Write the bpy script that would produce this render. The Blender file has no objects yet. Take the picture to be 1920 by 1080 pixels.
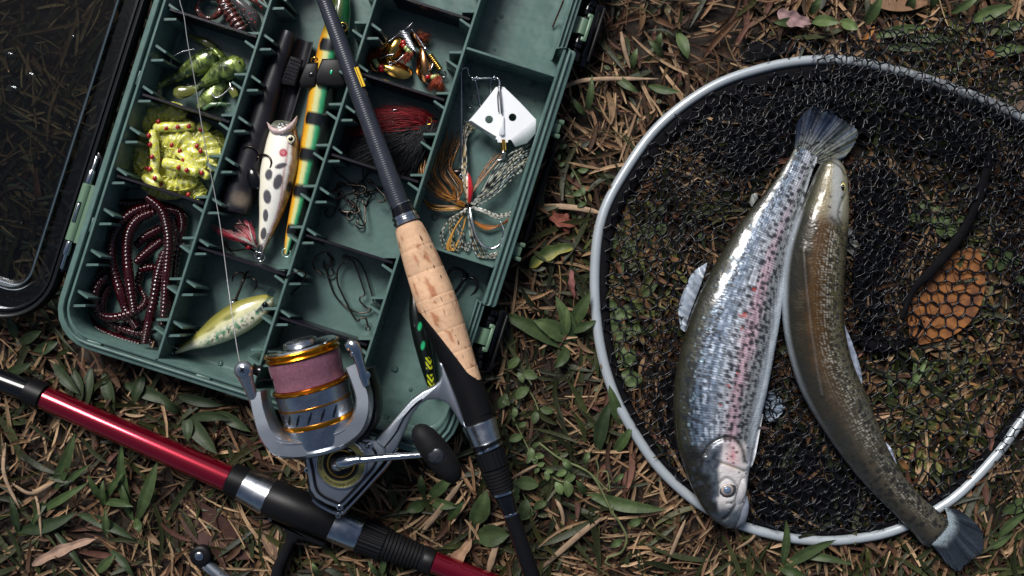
import bpy, math, random
import numpy as np
from mathutils import Vector
random.seed(7); RNG = np.random.RandomState(11)
# ---------------------------------------------------------------- camera, sky, sun, exposure
S = 0.00035            # metres per unit; one unit is one photo pixel at the rim of the tackle box
F = 1750.0             # units from the lens to the rim plane
RIM = 102.0            # height of the box rim above the ground, in units
H = F + RIM
scene = bpy.context.scene
COL = scene.collection
cam_data = bpy.data.cameras.new('camera')
cam_data.sensor_width = 36; cam_data.lens = 36 * F / 1920
cam_data.clip_start = 0.05; cam_data.clip_end = 500
cam_data.dof.use_dof = True; cam_data.dof.focus_distance = (H - 115) * S; cam_data.dof.aperture_fstop = 4.5
cam = bpy.data.objects.new('camera', cam_data); COL.objects.link(cam)
cam.location = (0, 0, H * S); scene.camera = cam
world = bpy.data.worlds.new('World'); scene.world = world; world.use_nodes = True
SUN_DIR = Vector((-0.34, 0.74, 0.90)).normalized()      # towards the light
wn = world.node_tree; bg = wn.nodes['Background']
sky = wn.nodes.new('ShaderNodeTexSky'); sky.sky_type = 'NISHITA'; sky.sun_disc = False
sky.sun_elevation = math.asin(SUN_DIR.z); sky.sun_rotation = math.atan2(SUN_DIR.x, SUN_DIR.y)
sky.air_density = 1.0; sky.dust_density = 3.0; sky.ozone_density = 1.0
wn.links.new(sky.outputs[0], bg.inputs[0]); bg.inputs[1].default_value = 0.050
sun_data = bpy.data.lights.new('sun', 'SUN'); sun_data.energy = 3.8; sun_data.angle = math.radians(24)
sun_data.color = (1.0, 0.98, 0.955)
sun = bpy.data.objects.new('sun', sun_data); COL.objects.link(sun)
sun.rotation_euler = (-SUN_DIR).to_track_quat('-Z', 'Y').to_euler()
scene.view_settings.view_transform = 'Standard'; scene.view_settings.look = 'None'
scene.view_settings.exposure = 0.22; scene.view_settings.gamma = 1; scene.view_settings.use_curve_mapping = False
scene.cycles.max_bounces = 8; scene.cycles.transparent_max_bounces = 16

# ---------------------------------------------------------------- numbers
def P(px, py, z):
    """the point at height z (units) that the lens sees at photo pixel px, py"""
    k = (H - z) / F
    return np.array([(px - 960) * k, -(py - 540) * k, z], float)
def PP(lst, z=None):
    return np.array([P(q[0], q[1], z if z is not None else q[2]) for q in lst])
def unit(v):
    v = np.asarray(v, float); return v / max(np.linalg.norm(v), 1e-9)
def spl(pts, n):
    """Catmull-Rom through rows of any width, n samples"""
    p = np.asarray(pts, float)
    p = np.vstack([2*p[0]-p[1], p, 2*p[-1]-p[-2]])
    m = len(p) - 3
    t = np.linspace(0, m, n); i = np.minimum(t.astype(int), m-1); f = (t - i)[:, None]
    a, b, c, d = p[i], p[i+1], p[i+2], p[i+3]
    return 0.5*((2*b)+(-a+c)*f+(2*a-5*b+4*c-d)*f**2+(-a+3*b-3*c+d)*f**3)
def cspl(pts, n):
    """closed Catmull-Rom"""
    p = np.asarray(pts, float); m = len(p)
    t = np.arange(n) * m / n; i = t.astype(int); f = (t - i)[:, None]
    a, b, c, d = p[(i-1) % m], p[i % m], p[(i+1) % m], p[(i+2) % m]
    return 0.5*((2*b)+(-a+c)*f+(2*a-5*b+4*c-d)*f**2+(-a+3*b-3*c+d)*f**3)
def _h(ix, iy, s):
    n = (ix.astype(np.int64) * 374761393 + iy.astype(np.int64) * 668265263 + s * 974634777) & 0x7fffffff
    n = ((n ^ (n >> 13)) * 1274126177) & 0x7fffffff
    return ((n ^ (n >> 16)) & 0xffff) / 65535.0
def vn(x, y, s=0):
    x = np.asarray(x, float); y = np.asarray(y, float)
    ix, iy = np.floor(x), np.floor(y); fx, fy = x-ix, y-iy
    fx = fx*fx*(3-2*fx); fy = fy*fy*(3-2*fy)
    return (_h(ix, iy, s)*(1-fx)+_h(ix+1, iy, s)*fx)*(1-fy)+(_h(ix, iy+1, s)*(1-fx)+_h(ix+1, iy+1, s)*fx)*fy
def fbm(x, y, s=0, o=3):
    return sum(vn(x*2**k, y*2**k, s+k)*0.5**k for k in range(o)) / sum(0.5**k for k in range(o))
def sstep(a, b, x):
    t = np.clip((x-a)/(b-a), 0, 1); return t*t*(3-2*t)
def mixc(c, d, t):
    t = np.asarray(t)[..., None] if np.ndim(t) else t
    return np.asarray(c)*(1-t)+np.asarray(d)*t
def inside(x, y, poly):
    x = np.asarray(x, float); y = np.asarray(y, float); r = np.zeros(x.shape, bool)
    for (x0, y0), (x1, y1) in zip(poly, list(poly[1:])+[poly[0]]):
        c = ((y0 > y) != (y1 > y))
        with np.errstate(divide='ignore', invalid='ignore'):
            xi = (x1-x0)*(y-y0)/((y1-y0) or 1e-9)+x0
        r ^= c & (x < xi)
    return r

# ---------------------------------------------------------------- mesh gatherer (all in units)
class M:
    def __init__(s): s.v=[]; s.f=[]; s.uv=[]; s.c=[]; s.mi=[]; s.n=0; s.hasc=False
    def add(s, v, f, uv=None, c=None, mi=0):
        v = np.asarray(v, float).reshape(-1, 3); k = len(v)
        s.v.append(v)
        if isinstance(f, np.ndarray): s.f.extend((f+s.n).tolist()); nf=len(f)
        else:
            o=s.n; s.f.extend([[i+o for i in q] for q in f]); nf=len(f)
        s.mi.extend([mi]*nf)
        s.uv.append(np.zeros((k,2)) if uv is None else np.asarray(uv,float).reshape(-1,2))
        if c is not None: s.hasc=True
        cc = np.ones((k,3)) if c is None else np.broadcast_to(np.asarray(c,float),(k,3))
        s.c.append(cc); s.n += k; return s
    def grid(s, V, closed=False, uv=None, c=None, mi=0, capA=False, capB=False, flip=False):
        a, b = V.shape[:2]
        i = np.arange(a-1)[:,None]; j = np.arange(b if closed else b-1)[None,:]; j2=(j+1)%b
        q = np.stack([i*b+j, i*b+j2, (i+1)*b+j2, (i+1)*b+j],-1).reshape(-1,4)
        if flip: q=q[:, ::-1]
        fl = q.tolist()
        if capA: fl.append(list(range(b))[::(1 if flip else -1)])
        if capB: fl.append([(a-1)*b+k for k in range(b)][::(-1 if flip else 1)])
        return s.add(V.reshape(-1,3), fl, None if uv is None else uv.reshape(-1,2), None if c is None else c.reshape(-1,3), mi)
    def tube(s, pts, r, n=10, rz=None, cap=True, c=None, mi=0, prof=None, closed=False, up=(0,0,1)):
        p = np.asarray(pts, float); N=len(p)
        r = np.broadcast_to(np.asarray(r,float),(N,)); rz = r if rz is None else np.broadcast_to(np.asarray(rz,float),(N,))
        if closed: t = np.roll(p,-1,0)-np.roll(p,1,0)
        else: t = np.gradient(p, axis=0)
        t /= np.maximum(np.linalg.norm(t,axis=1),1e-9)[:,None]
        upv = np.asarray(up,float); side = np.cross(t, upv); ln = np.linalg.norm(side,axis=1)
        last = None
        for i in range(N):
            if ln[i] > 0.15: last = side[i]/ln[i]; break
        if last is None: last = np.array([1.,0,0])
        for i in range(N):
            if ln[i] > 0.15:
                q = side[i]/ln[i]
                if np.dot(q,last) < 0: q=-q
            else:
                q = last-t[i]*np.dot(last,t[i]); q/=max(np.linalg.norm(q),1e-9)
            side[i]=q; last=q
        w = np.cross(side, t)
        if prof is None:
            a = np.arange(n)*2*math.pi/n; ca, sa = np.cos(a), np.sin(a)
        else:
            pr=np.asarray(prof,float); ca, sa = pr[:,0], pr[:,1]; n=len(pr)
        V = p[:,None,:]+side[:,None,:]*(r[:,None]*ca)[:,:,None]+w[:,None,:]*(rz[:,None]*sa)[:,:,None]
        L = np.concatenate([[0],np.cumsum(np.linalg.norm(np.diff(p,axis=0),axis=1))])
        UV = np.stack([np.repeat(L[:,None],n,1), np.repeat(np.arange(n)[None,:]/n,N,0)],-1)
        C = None
        if c is not None:
            C = np.asarray(c,float)
            C = np.broadcast_to(C if C.ndim==3 else (C[:,None,:] if C.ndim==2 else C),(N,n,3))
        if closed: V=np.concatenate([V,V[:1]]); UV=np.concatenate([UV,UV[-1:]]); C = None if C is None else np.concatenate([C,C[:1]]); cap=False
        return s.grid(V, True, UV, C, mi, cap, cap)
    def lathe(s, p0, p1, prof, n=28, mod=None, cap=True, c=None, mi=0):
        """prof: (t, radius) from p0 to p1"""
        p0=np.asarray(p0,float); p1=np.asarray(p1,float); ax=p1-p0; L=np.linalg.norm(ax); t=ax/L
        side = np.cross(t,(0,0,1)); 
        if np.linalg.norm(side)<0.05: side=np.cross(t,(0,1,0))
        side=unit(side); w=np.cross(side,t)
        a=np.arange(n)*2*math.pi/n
        pr=np.asarray(prof,float)
        R=np.repeat(pr[:,1][:,None],n,1)
        if mod is not None: R=R*mod(np.repeat(pr[:,0][:,None],n,1),np.repeat(a[None,:],len(pr),0))
        V=p0+ax*pr[:,0][:,None,None]+side*(R*np.cos(a))[:,:,None]+w*(R*np.sin(a))[:,:,None]
        UV=np.stack([np.repeat((pr[:,0]*L)[:,None],n,1),np.repeat(a[None,:]/(2*math.pi),len(pr),0)],-1)
        return s.grid(V,True,UV,None if c is None else np.broadcast_to(np.asarray(c,float),V.shape),mi,cap,cap)
    def ell(s, c0, r, axis=(1,0,0), n=14, m=9, c=None, mi=0):
        a=unit(axis); b=unit(np.cross((0,0,1),a)) if abs(a[2])<.95 else np.array([0,1.,0]); w=np.cross(a,b)
        th=np.linspace(0.001,math.pi-0.001,m); ph=np.arange(n)*2*math.pi/n
        V=np.asarray(c0)+a*(r[0]*np.cos(th))[:,None,None]+b*(r[1]*np.sin(th)[:,None]*np.cos(ph))[:,:,None]+w*(r[2]*np.sin(th)[:,None]*np.sin(ph))[:,:,None]
        return s.grid(V,True,None,None if c is None else np.broadcast_to(np.asarray(c,float),V.shape),mi,True,True,flip=True)
    def box(s, c0, ax, ay, az, bev=0.0, c=None, mi=0):
        """half-extent vectors"""
        c0=np.asarray(c0,float); ax=np.asarray(ax,float); ay=np.asarray(ay,float); az=np.asarray(az,float)
        if bev<=0:
            V=[c0+sx*ax+sy*ay+sz*az for sz in(-1,1) for sy in(-1,1) for sx in(-1,1)]
            return s.add(V,[[0,2,3,1],[4,5,7,6],[0,1,5,4],[2,6,7,3],[0,4,6,2],[1,3,7,5]],c=c,mi=mi)
        lx,ly,lz=[max(np.linalg.norm(q),1e-6) for q in(ax,ay,az)]
        rings=[]
        for sz,ins in((-1,bev),(-1+bev/lz,0),(1-bev/lz,0),(1,bev)):
            fx,fy=(lx-ins)/lx,(ly-ins)/ly
            b1=min(bev,lx*.4,ly*.4)
            pts=[]
            for qx,qy in((1,1),(-1,1),(-1,-1),(1,-1)):
                A=c0+az*sz+ax*fx*qx+ay*fy*qy
                dx=ax/lx*b1*qx; dy=ay/ly*b1*qy
                pts += [A-dy, A-dx] if qx*qy>0 else [A-dx, A-dy]
            rings.append(pts)
        return s.grid(np.array(rings),True,None,None if c is None else np.broadcast_to(np.asarray(c,float),(4,8,3)),mi,True,True)
    def prism(s, poly, z0, z1, bev=2.0, c=None, mi=0, n=1):
        """poly: xy (units) counter-clockwise or not; walls z0..z1 with a bevelled top"""
        p=np.asarray(poly,float)[:,:2]
        A=np.sum(p[:,0]*np.roll(p[:,1],-1)-np.roll(p[:,0],-1)*p[:,1])
        if A<0: p=p[::-1]
        e=np.roll(p,-1,0)-p; e/=np.maximum(np.linalg.norm(e,axis=1),1e-9)[:,None]
        nrm=np.stack([-e[:,1],e[:,0]],1); nv=nrm+np.roll(nrm,1,0); nv/=np.maximum((nv**2).sum(1),.3)[:,None]*.5
        R=[]
        def ring(o,z): R.append(np.column_stack([p+nv*o, np.full(len(p),z)]))
        ring(0,z0)
        ring(0,z1-bev)
        if bev>0: ring(bev*.3,z1-bev*.3); ring(bev,z1)
        return s.grid(np.array(R),True,None,None if c is None else np.broadcast_to(np.asarray(c,float),(len(R),len(p),3)),mi,True,True)
ORG={}
MESHCACHE={}
def build(name, m, mat, parent=None, smooth=True, sharp=38, org=None, label=None):
    v=np.concatenate(m.v); uv=np.concatenate(m.uv); c=np.concatenate(m.c)
    if parent is not None: o=ORG[parent]
    elif org is not None: o=np.asarray(org,float)
    else: o=np.array([(v[:,0].min()+v[:,0].max())/2,(v[:,1].min()+v[:,1].max())/2,v[:,2].min()])
    me=bpy.data.meshes.new(name); vv=(v-o)*S
    me.from_pydata(vv.tolist(),[],m.f)
    mats=mat if isinstance(mat,(list,tuple)) else [mat]
    for q in mats: me.materials.append(q)
    if len(mats)>1: me.polygons.foreach_set('material_index',m.mi)
    li=np.zeros(len(me.loops),np.int32); me.loops.foreach_get('vertex_index',li)
    l=me.uv_layers.new(name='UVMap'); l.data.foreach_set('uv',uv[li].ravel())
    if m.hasc:
        at=me.color_attributes.new('Col','FLOAT_COLOR','POINT')
        at.data.foreach_set('color',np.column_stack([c,np.ones(len(c))]).astype(np.float32).ravel())
    me.polygons.foreach_set('use_smooth',[bool(smooth)]*len(me.polygons))
    if smooth and sharp and len(me.polygons)<120000: me.set_sharp_from_angle(angle=math.radians(sharp))
    me.update()
    ob=bpy.data.objects.new(name,me); COL.objects.link(ob)
    if parent is not None: ob.parent=parent
    else: ob.location=o*S
    ORG[ob]=o
    if label: ob['label']=label
    return ob
def thing(name,label,cat,at,group=None):
    o=bpy.data.objects.new(name,None); COL.objects.link(o); o.location=np.asarray(at,float)*S
    o.empty_display_size=.01; ORG[o]=np.asarray(at,float); return tag(o,label,cat,group)
def tag(o,label,cat,group=None,kind=None):
    if label: o['label']=label
    if cat: o['category']=cat
    if group: o['group']=group
    if kind: o['kind']=kind
    return o
def copy_tree(o,parent=None):
    c=o.copy(); COL.objects.link(c)
    if parent is not None: c.parent=parent
    for ch in [q for q in o.children if q is not c]: copy_tree(ch,c)
    return c

# ---------------------------------------------------------------- materials
def mat(name, base=(.5,.5,.5), rough=.5, metal=0., var=.15, vs=30., bump=0., bs=8., coat=0., attr=False, spec=.5,
        trans=0., sss=0., hue=None, hs=60., rv=.0, stretch=None, alpha=1., ior=1.45, sheen=0., coords='Object'):
    """procedural principled material; vs, bs, hs are feature sizes in photo pixels"""
    m=bpy.data.materials.new(name); m.use_nodes=True; nt=m.node_tree; N=nt.nodes; L=nt.links
    b=N['Principled BSDF']; tc=N.new('ShaderNodeTexCoord'); src=tc.outputs[coords]
    if stretch:
        mp=N.new('ShaderNodeMapping'); mp.inputs['Scale'].default_value=stretch; L.new(src,mp.inputs[0]); src=mp.outputs[0]
    def noise(size,det=4):
        n=N.new('ShaderNodeTexNoise'); n.inputs['Scale'].default_value=(1/(size*S) if coords=='Object' else 1/size)
        n.inputs['Detail'].default_value=det; L.new(src,n.inputs['Vector']); return n.outputs['Fac']
    if attr:
        a=N.new('ShaderNodeAttribute'); a.attribute_name='Col'; colsrc=a.outputs['Color']
    else:
        r=N.new('ShaderNodeRGB'); r.outputs[0].default_value=(*base,1); colsrc=r.outputs[0]
    if hue is not None:
        mx=N.new('ShaderNodeMix'); mx.data_type='RGBA'; L.new(colsrc,mx.inputs[6]); mx.inputs[7].default_value=(*hue,1)
        rp=N.new('ShaderNodeMapRange'); rp.inputs[1].default_value=.42; rp.inputs[2].default_value=.66; L.new(noise(hs,5),rp.inputs[0]); L.new(rp.outputs[0],mx.inputs[0]); colsrc=mx.outputs[2]
    if var>0:
        mr=N.new('ShaderNodeMapRange'); mr.inputs[1].default_value=.25; mr.inputs[2].default_value=.75
        mr.inputs[3].default_value=1-var; mr.inputs[4].default_value=1+var; L.new(noise(vs),mr.inputs[0])
        sc=N.new('ShaderNodeVectorMath'); sc.operation='SCALE'; L.new(colsrc,sc.inputs[0]); L.new(mr.outputs[0],sc.inputs['Scale']); colsrc=sc.outputs[0]
    L.new(colsrc,b.inputs['Base Color'])
    b.inputs['Metallic'].default_value=metal; b.inputs['Roughness'].default_value=rough
    if rv>0:
        mr=N.new('ShaderNodeMapRange'); mr.inputs[1].default_value=.3; mr.inputs[2].default_value=.7
        mr.inputs[3].default_value=max(rough-rv,.02); mr.inputs[4].default_value=min(rough+rv,1); L.new(noise(vs*.5),mr.inputs[0]); L.new(mr.outputs[0],b.inputs['Roughness'])
    b.inputs['Coat Weight'].default_value=coat; b.inputs['Coat Roughness'].default_value=.08
    b.inputs['Specular IOR Level'].default_value=spec; b.inputs['Transmission Weight'].default_value=trans; b.inputs['IOR'].default_value=ior
    if sss>0: b.inputs['Subsurface Weight'].default_value=sss; b.inputs['Subsurface Radius'].default_value=(.004,.002,.001); b.inputs['Subsurface Scale'].default_value=1
    if sheen: b.inputs['Sheen Weight'].default_value=sheen
    if alpha<1: b.inputs['Alpha'].default_value=alpha
    if bump>0:
        bp=N.new('ShaderNodeBump'); bp.inputs['Strength'].default_value=bump; bp.inputs['Distance'].default_value=2*S
        L.new(noise(bs,6),bp.inputs['Height']); L.new(bp.outputs[0],b.inputs['Normal'])
    return m
MT={}
MT['soil']=mat('dark_soil',(.022,.016,.012),.95,var=.5,vs=40,bump=.8,bs=12)
MT['litter']=mat('plant_litter',attr=True,rough=.7,spec=.3,var=.28,vs=14,bump=.4,bs=6)
MT['leaf']=mat('green_leaf',attr=True,rough=.5,var=.3,vs=18,bump=.35,bs=6,spec=.3)
MT['green']=mat('green_box_plastic',(.086,.146,.131),.30,var=.14,vs=45,bump=.07,bs=2.5,rv=.10,hue=(.070,.120,.106),hs=22)
MT['green2']=mat('latch_green_plastic',(.10,.17,.11),.38,var=.06,vs=60)
MT['plate']=mat('dark_divider_plastic',(.006,.005,.010),.3,spec=.4,var=.2,vs=50,bump=.1,bs=5)
MT['black']=mat('black_plastic',(.005,.005,.006),.42,spec=.22,var=.2,vs=40,bump=.08,bs=3)
MT['lidblack']=mat('smoky_black_plastic',(.004,.005,.006),.28,spec=.3,var=.2,vs=60,bump=.05,bs=6)
MT['blackgloss']=mat('black_gloss',(.004,.0045,.006),.14,var=.1,spec=.35,coat=.25)
MT['rubber']=mat('black_soft_rubber',(.006,.006,.007),.6,spec=.2,var=.25,vs=12,bump=.25,bs=2)
MT['chrome']=mat('polished_steel',(.55,.57,.60),.13,1.,var=.12,vs=20,rv=.05)
MT['steel']=mat('brushed_steel',(.48,.50,.53),.26,1.,var=.1,vs=30,rv=.05)
MT['gun']=mat('grey_blue_cast_metal',(.33,.36,.40),.34,.9,var=.08,vs=20,bump=.12,bs=1.6)
MT['dark_metal']=mat('dark_bronze_metal',(.055,.045,.04),.3,1.,var=.3,vs=12)
MT['wire']=mat('steel_wire',(.42,.42,.44),.22,1.,var=.2,vs=10)
MT['orange']=mat('orange_anodised_ring',(.75,.27,.015),.22,1.,var=.1)
MT['gold']=mat('gold_plate',(.70,.42,.10),.16,1.,var=.2,vs=18,rv=.06)
MT['copper']=mat('copper_plate',(.50,.24,.10),.18,1.,var=.3,vs=18)
MT['olive']=mat('olive_gold_ring',(.26,.24,.09),.38,.7,var=.08)
MT['hoop']=mat('pale_painted_hoop',(.40,.44,.47),.28,.25,var=.08,vs=60,bump=.08,bs=4,coat=.3)
MT['net']=mat('black_nylon_net',(.004,.0045,.007),.30,var=.3,vs=10,spec=.6)
MT['paint']=mat('painted_lure',attr=True,rough=.22,var=.05,vs=6,coat=.8)
MT['fish']=None
MT['fin']=mat('fin_membrane',attr=True,rough=.4,var=.25,vs=7,coat=.15,bump=.15,bs=5)
MT['hair']=mat('dyed_hair',attr=True,rough=.5,var=.1)
MT['rubberleg']=mat('silicone_strand',attr=True,rough=.3,var=.12,vs=8,coat=.3)
# ---------------------------------------------------------------- ground
def axis_steps(lo,hi,step,far):
    a=list(np.arange(lo,hi+1,step)); g=step; x=a[0]
    while x>-far: g*=1.6; x-=g; a.insert(0,x)
    g=step; x=a[-1]
    while x<far: g*=1.6; x+=g; a.append(x)
    return np.array(a)
gx=axis_steps(-1500,1500,14,300000); gy=axis_steps(-1000,1000,14,300000)
GX,GY=np.meshgrid(gx,gy,indexing='ij')
fall=sstep(3000,1500,np.hypot(GX,GY))
GZ=(fbm(GX/120,GY/120,3)*16-14+fbm(GX/25,GY/25,5)*6-3)*fall-2
m=M(); m.grid(np.stack([GX,GY,GZ],-1)); ground=build('ground',m,MT['soil'],sharp=0,org=(0,0,0)); tag(ground,None,None,kind='structure')

# ---------------------------------------------------------------- litter (uncountable) : vectorised leaf strips
BU=np.array([math.cos(math.radians(17.6)),math.sin(math.radians(17.6))]); BV=np.array([-BU[1],BU[0]])
def ab(px,py): return px*BU[0]+py*BU[1], px*BV[0]+py*BV[1]
def strips(name,px,py,L,W,ang,z,col,shape='strip',curl=0.25,tilt=0.12,fold=.25,matl=None,K=5,bend=.35,label=None,cat=None):
    n=len(px); T=np.linspace(0,1,K+1)
    if shape=='strip': w=np.array([.55,.9,1,1,.85,.35]) if K==5 else np.interp(T,[0,.2,.8,1],[.5,1,.9,.3])
    elif shape=='lance': w=np.interp(T,[0,.2,.45,.75,1],[.35,.8,1,.75,.04])
    else: w=np.interp(T,[0,.15,.5,.8,1],[.12,.7,1,.75,.08])
    bend_a=(RNG.rand(n)-.5)*2*bend; cur=(RNG.rand(n)-.4)*2*curl; til=(RNG.rand(n)-.5)*2*tilt; roll=(RNG.rand(n)-.5)*1.1
    s=(T-.5)[None,:]*L[:,None]
    off=bend_a[:,None]*L[:,None]*((T-.5)**2-.25)[None,:]
    ca,sa=np.cos(ang)[:,None],np.sin(ang)[:,None]
    cx=px[:,None]+s*ca-off*sa; cy=py[:,None]+s*sa+off*ca
    cz=z[:,None]+til[:,None]*s+cur[:,None]*L[:,None]*((T-.5)**2)[None,:]
    wid=W[:,None]*w[None,:]*.5
    V=np.zeros((n,K+1,3,3))
    for j,q in enumerate((-1,0,1)):
        V[:,:,j,0]=cx-q*wid*sa*np.cos(roll)[:,None]; V[:,:,j,1]=cy+q*wid*ca*np.cos(roll)[:,None]
        V[:,:,j,2]=cz+q*wid*np.sin(roll)[:,None]+(abs(q)*wid*fold)
    V[...,2]=np.maximum(V[...,2],-10)
    k=(H-V[...,2])/F; X=V[...,0]; Y=V[...,1]
    V3=np.stack([X-960,-(Y-540),V[...,2]],-1)
    b=3*(K+1); i=np.arange(K)[:,None]; j=np.arange(2)[None,:]
    q=np.stack([i*3+j,i*3+j+1,(i+1)*3+j+1,(i+1)*3+j],-1).reshape(-1,4)
    Fc=(q[None]+(np.arange(n)*b)[:,None,None]).reshape(-1,4)
    shade=.82+.36*RNG.rand(n,K+1,1,1); mid=np.array([1.,.82,1.]).reshape(1,1,3,1)
    C=np.broadcast_to(col[:,None,None,:]*TONE*WARM*shade*mid,(n,K+1,3,3))
    mm=M(); mm.add(V3,Fc,c=C.reshape(-1,3))
    o=build(name,mm,matl or MT['litter'],sharp=0,org=(0,0,0))
    if label: tag(o,label,cat)
    tag(o,None,None,kind='stuff'); return o
def scatter(n,x0=-420,x1=2340,y0=-420,y1=1500,dens=None,margin=14):
    px=RNG.uniform(x0,x1,n*3); py=RNG.uniform(y0,y1,n*3)
    a,b=ab(px,py); keep=~((a>278-margin)&(a<1052+margin)&(b>-545-margin)&(b<570+margin))
    if dens is not None: keep&=RNG.rand(n*3)<dens(px,py)
    px,py=px[keep][:n],py[keep][:n]; return px,py
TONE=.50
WARM=np.array([1.0,.875,.66])
def flow(px,py,k=.85): return 6.283*fbm(px/420,py/420,77,2)*1.6+RNG.randn(len(px))*k
clump=lambda x,y:.30+.70*sstep(.36,.56,fbm(x/85,y/85,91))
def palette(cols,n,wts):
    cols=np.array(cols); w=np.array(wts,float); w/=w.sum(); i=RNG.choice(len(cols),n,p=w)
    return cols[i]*(.6+.7*RNG.rand(n,1))
# drier and paler between the box and the hoop, greener and darker lower left
def green_d(x,y):
    d=.25+.75*sstep(.45,.62,fbm(x/260,y/260,21)); return np.clip(d*(.55+.6*sstep(560,900,y))*(1+.3*(x<900)),0,1)
px,py=scatter(10500,dens=clump)
n=len(px); small=RNG.rand(n)
tan=palette([(.27,.18,.115),(.16,.092,.054),(.070,.040,.026),(.36,.27,.19),(.18,.095,.08),(.035,.024,.018)],n,[3,4,6,1.4,2,5])
strips('dry_straw_litter',px,py,26+120*small**1.7,2.5+5.5*RNG.rand(n)**1.5,flow(px,py),-2+20*RNG.rand(n),tan,'strip',label='brown and tan scraps of dead grass and bark covering the ground',cat='litter')
px,py=scatter(8500,dens=clump); n=len(px)
col=palette([(.24,.15,.09),(.12,.065,.04),(.055,.032,.022),(.30,.20,.14),(.17,.075,.055),(.02,.014,.010)],n,[3,4,5,1.4,1.5,4])
strips('bark_chip_litter',px,py,9+26*RNG.rand(n),3+7*RNG.rand(n),RNG.rand(n)*6.283,-4+20*RNG.rand(n),col,'oval',K=3,label='small brown bark chips and crumbled leaves between the straw',cat='litter')
px,py=scatter(2800,dens=lambda x,y:sstep(.35,.55,fbm(x/200,y/200,8))); n=len(px)
col=palette([(.66,.50,.38),(.56,.41,.30),(.42,.27,.19)],n,[2,2,2])
strips('pale_straw_litter',px,py,35+110*RNG.rand(n)**1.5,2.5+4.5*RNG.rand(n),flow(px,py,.6),9+14*RNG.rand(n),col,'strip',fold=.4,label='pale bleached straws lying on top of the brown litter',cat='straw')
px,py=scatter(2300,dens=green_d); n=len(px)
col=palette([(.040,.058,.020),(.055,.075,.030),(.028,.042,.018),(.075,.085,.030)],n,[4,3,4,1])
strips('green_grass_blades',px,py,45+110*RNG.rand(n),5+10*RNG.rand(n),flow(px+300,py,.9),10+16*RNG.rand(n),col,'lance',curl=.3,bend=.5,matl=MT['leaf'],label='short dark green grass blades growing through the litter',cat='grass')
px,py=scatter(2600,dens=lambda x,y:np.clip(.12+.9*sstep(.5,.62,fbm(x/170,y/170,31))*(1+(x>1100)),0,1)); n=len(px)
col=palette([(.055,.080,.032),(.085,.105,.045),(.04,.06,.028),(.12,.12,.05)],n,[4,3,4,1.2])
strips('small_round_leaves',px,py,10+22*RNG.rand(n)**1.3,5+9*RNG.rand(n),RNG.rand(n)*6.283,8+14*RNG.rand(n),col,'oval',matl=MT['leaf'],K=4,label='small oval green weed leaves scattered through the litter',cat='weeds')
px,py=scatter(900); n=len(px)
col=palette([(.34,.25,.15),(.22,.13,.08),(.09,.10,.04)],n,[3,3,2])
strips('curled_dry_leaves',*(lambda q:(q[0],q[1],35+70*RNG.rand(len(q[0]))**1.4,5+9*RNG.rand(len(q[0])),flow(q[0],q[1]),4+18*RNG.rand(len(q[0])),palette([(.26,.165,.10),(.15,.08,.05),(.09,.05,.035),(.30,.21,.15),(.20,.10,.09)],len(q[0]),[3,4,4,2,2])))(scatter(2600)),'lance',curl=.9,fold=.75,tilt=.3,bend=.6,label='curled brown grass leaves among the straw',cat='leaves')
strips('thin_dry_stems',px,py,40+90*RNG.rand(n),1.6+1.6*RNG.rand(n),RNG.rand(n)*6.283,12+14*RNG.rand(n),col,'strip',bend=.9,fold=.1,label='thin dry curved stems lying over the litter',cat='stems')

# brighter flattened leaves that show through the single layer of net
HZ=[(1205,520,90,200),(1770,800,130,150),(1300,250,60,50),(1460,800,60,80),(1860,640,60,180),(1850,90,170,70),(1650,400,40,80),(1350,380,60,60)]
hx=[];hy=[]
for x,y,a,b in HZ:
    k=int(a*b/170); hx.append(x+RNG.randn(k)*a*.55); hy.append(y+RNG.randn(k)*b*.55)
px,py=np.concatenate(hx),np.concatenate(hy); n=len(px); TONE=.62
col=palette([(.13,.17,.06),(.09,.13,.05),(.34,.22,.12),(.30,.17,.09),(.42,.30,.20),(.20,.17,.07)],n,[4,4,3,3,1.5,2])
strips('leaves_under_net',px,py,14+42*RNG.rand(n)**1.5,4+8*RNG.rand(n),RNG.rand(n)*6.283,16+8*RNG.rand(n),col,'oval',K=4,curl=.1,tilt=.05,matl=MT['leaf'],label='small green and tan leaves pressed flat beneath the net',cat='leaves')
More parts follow.
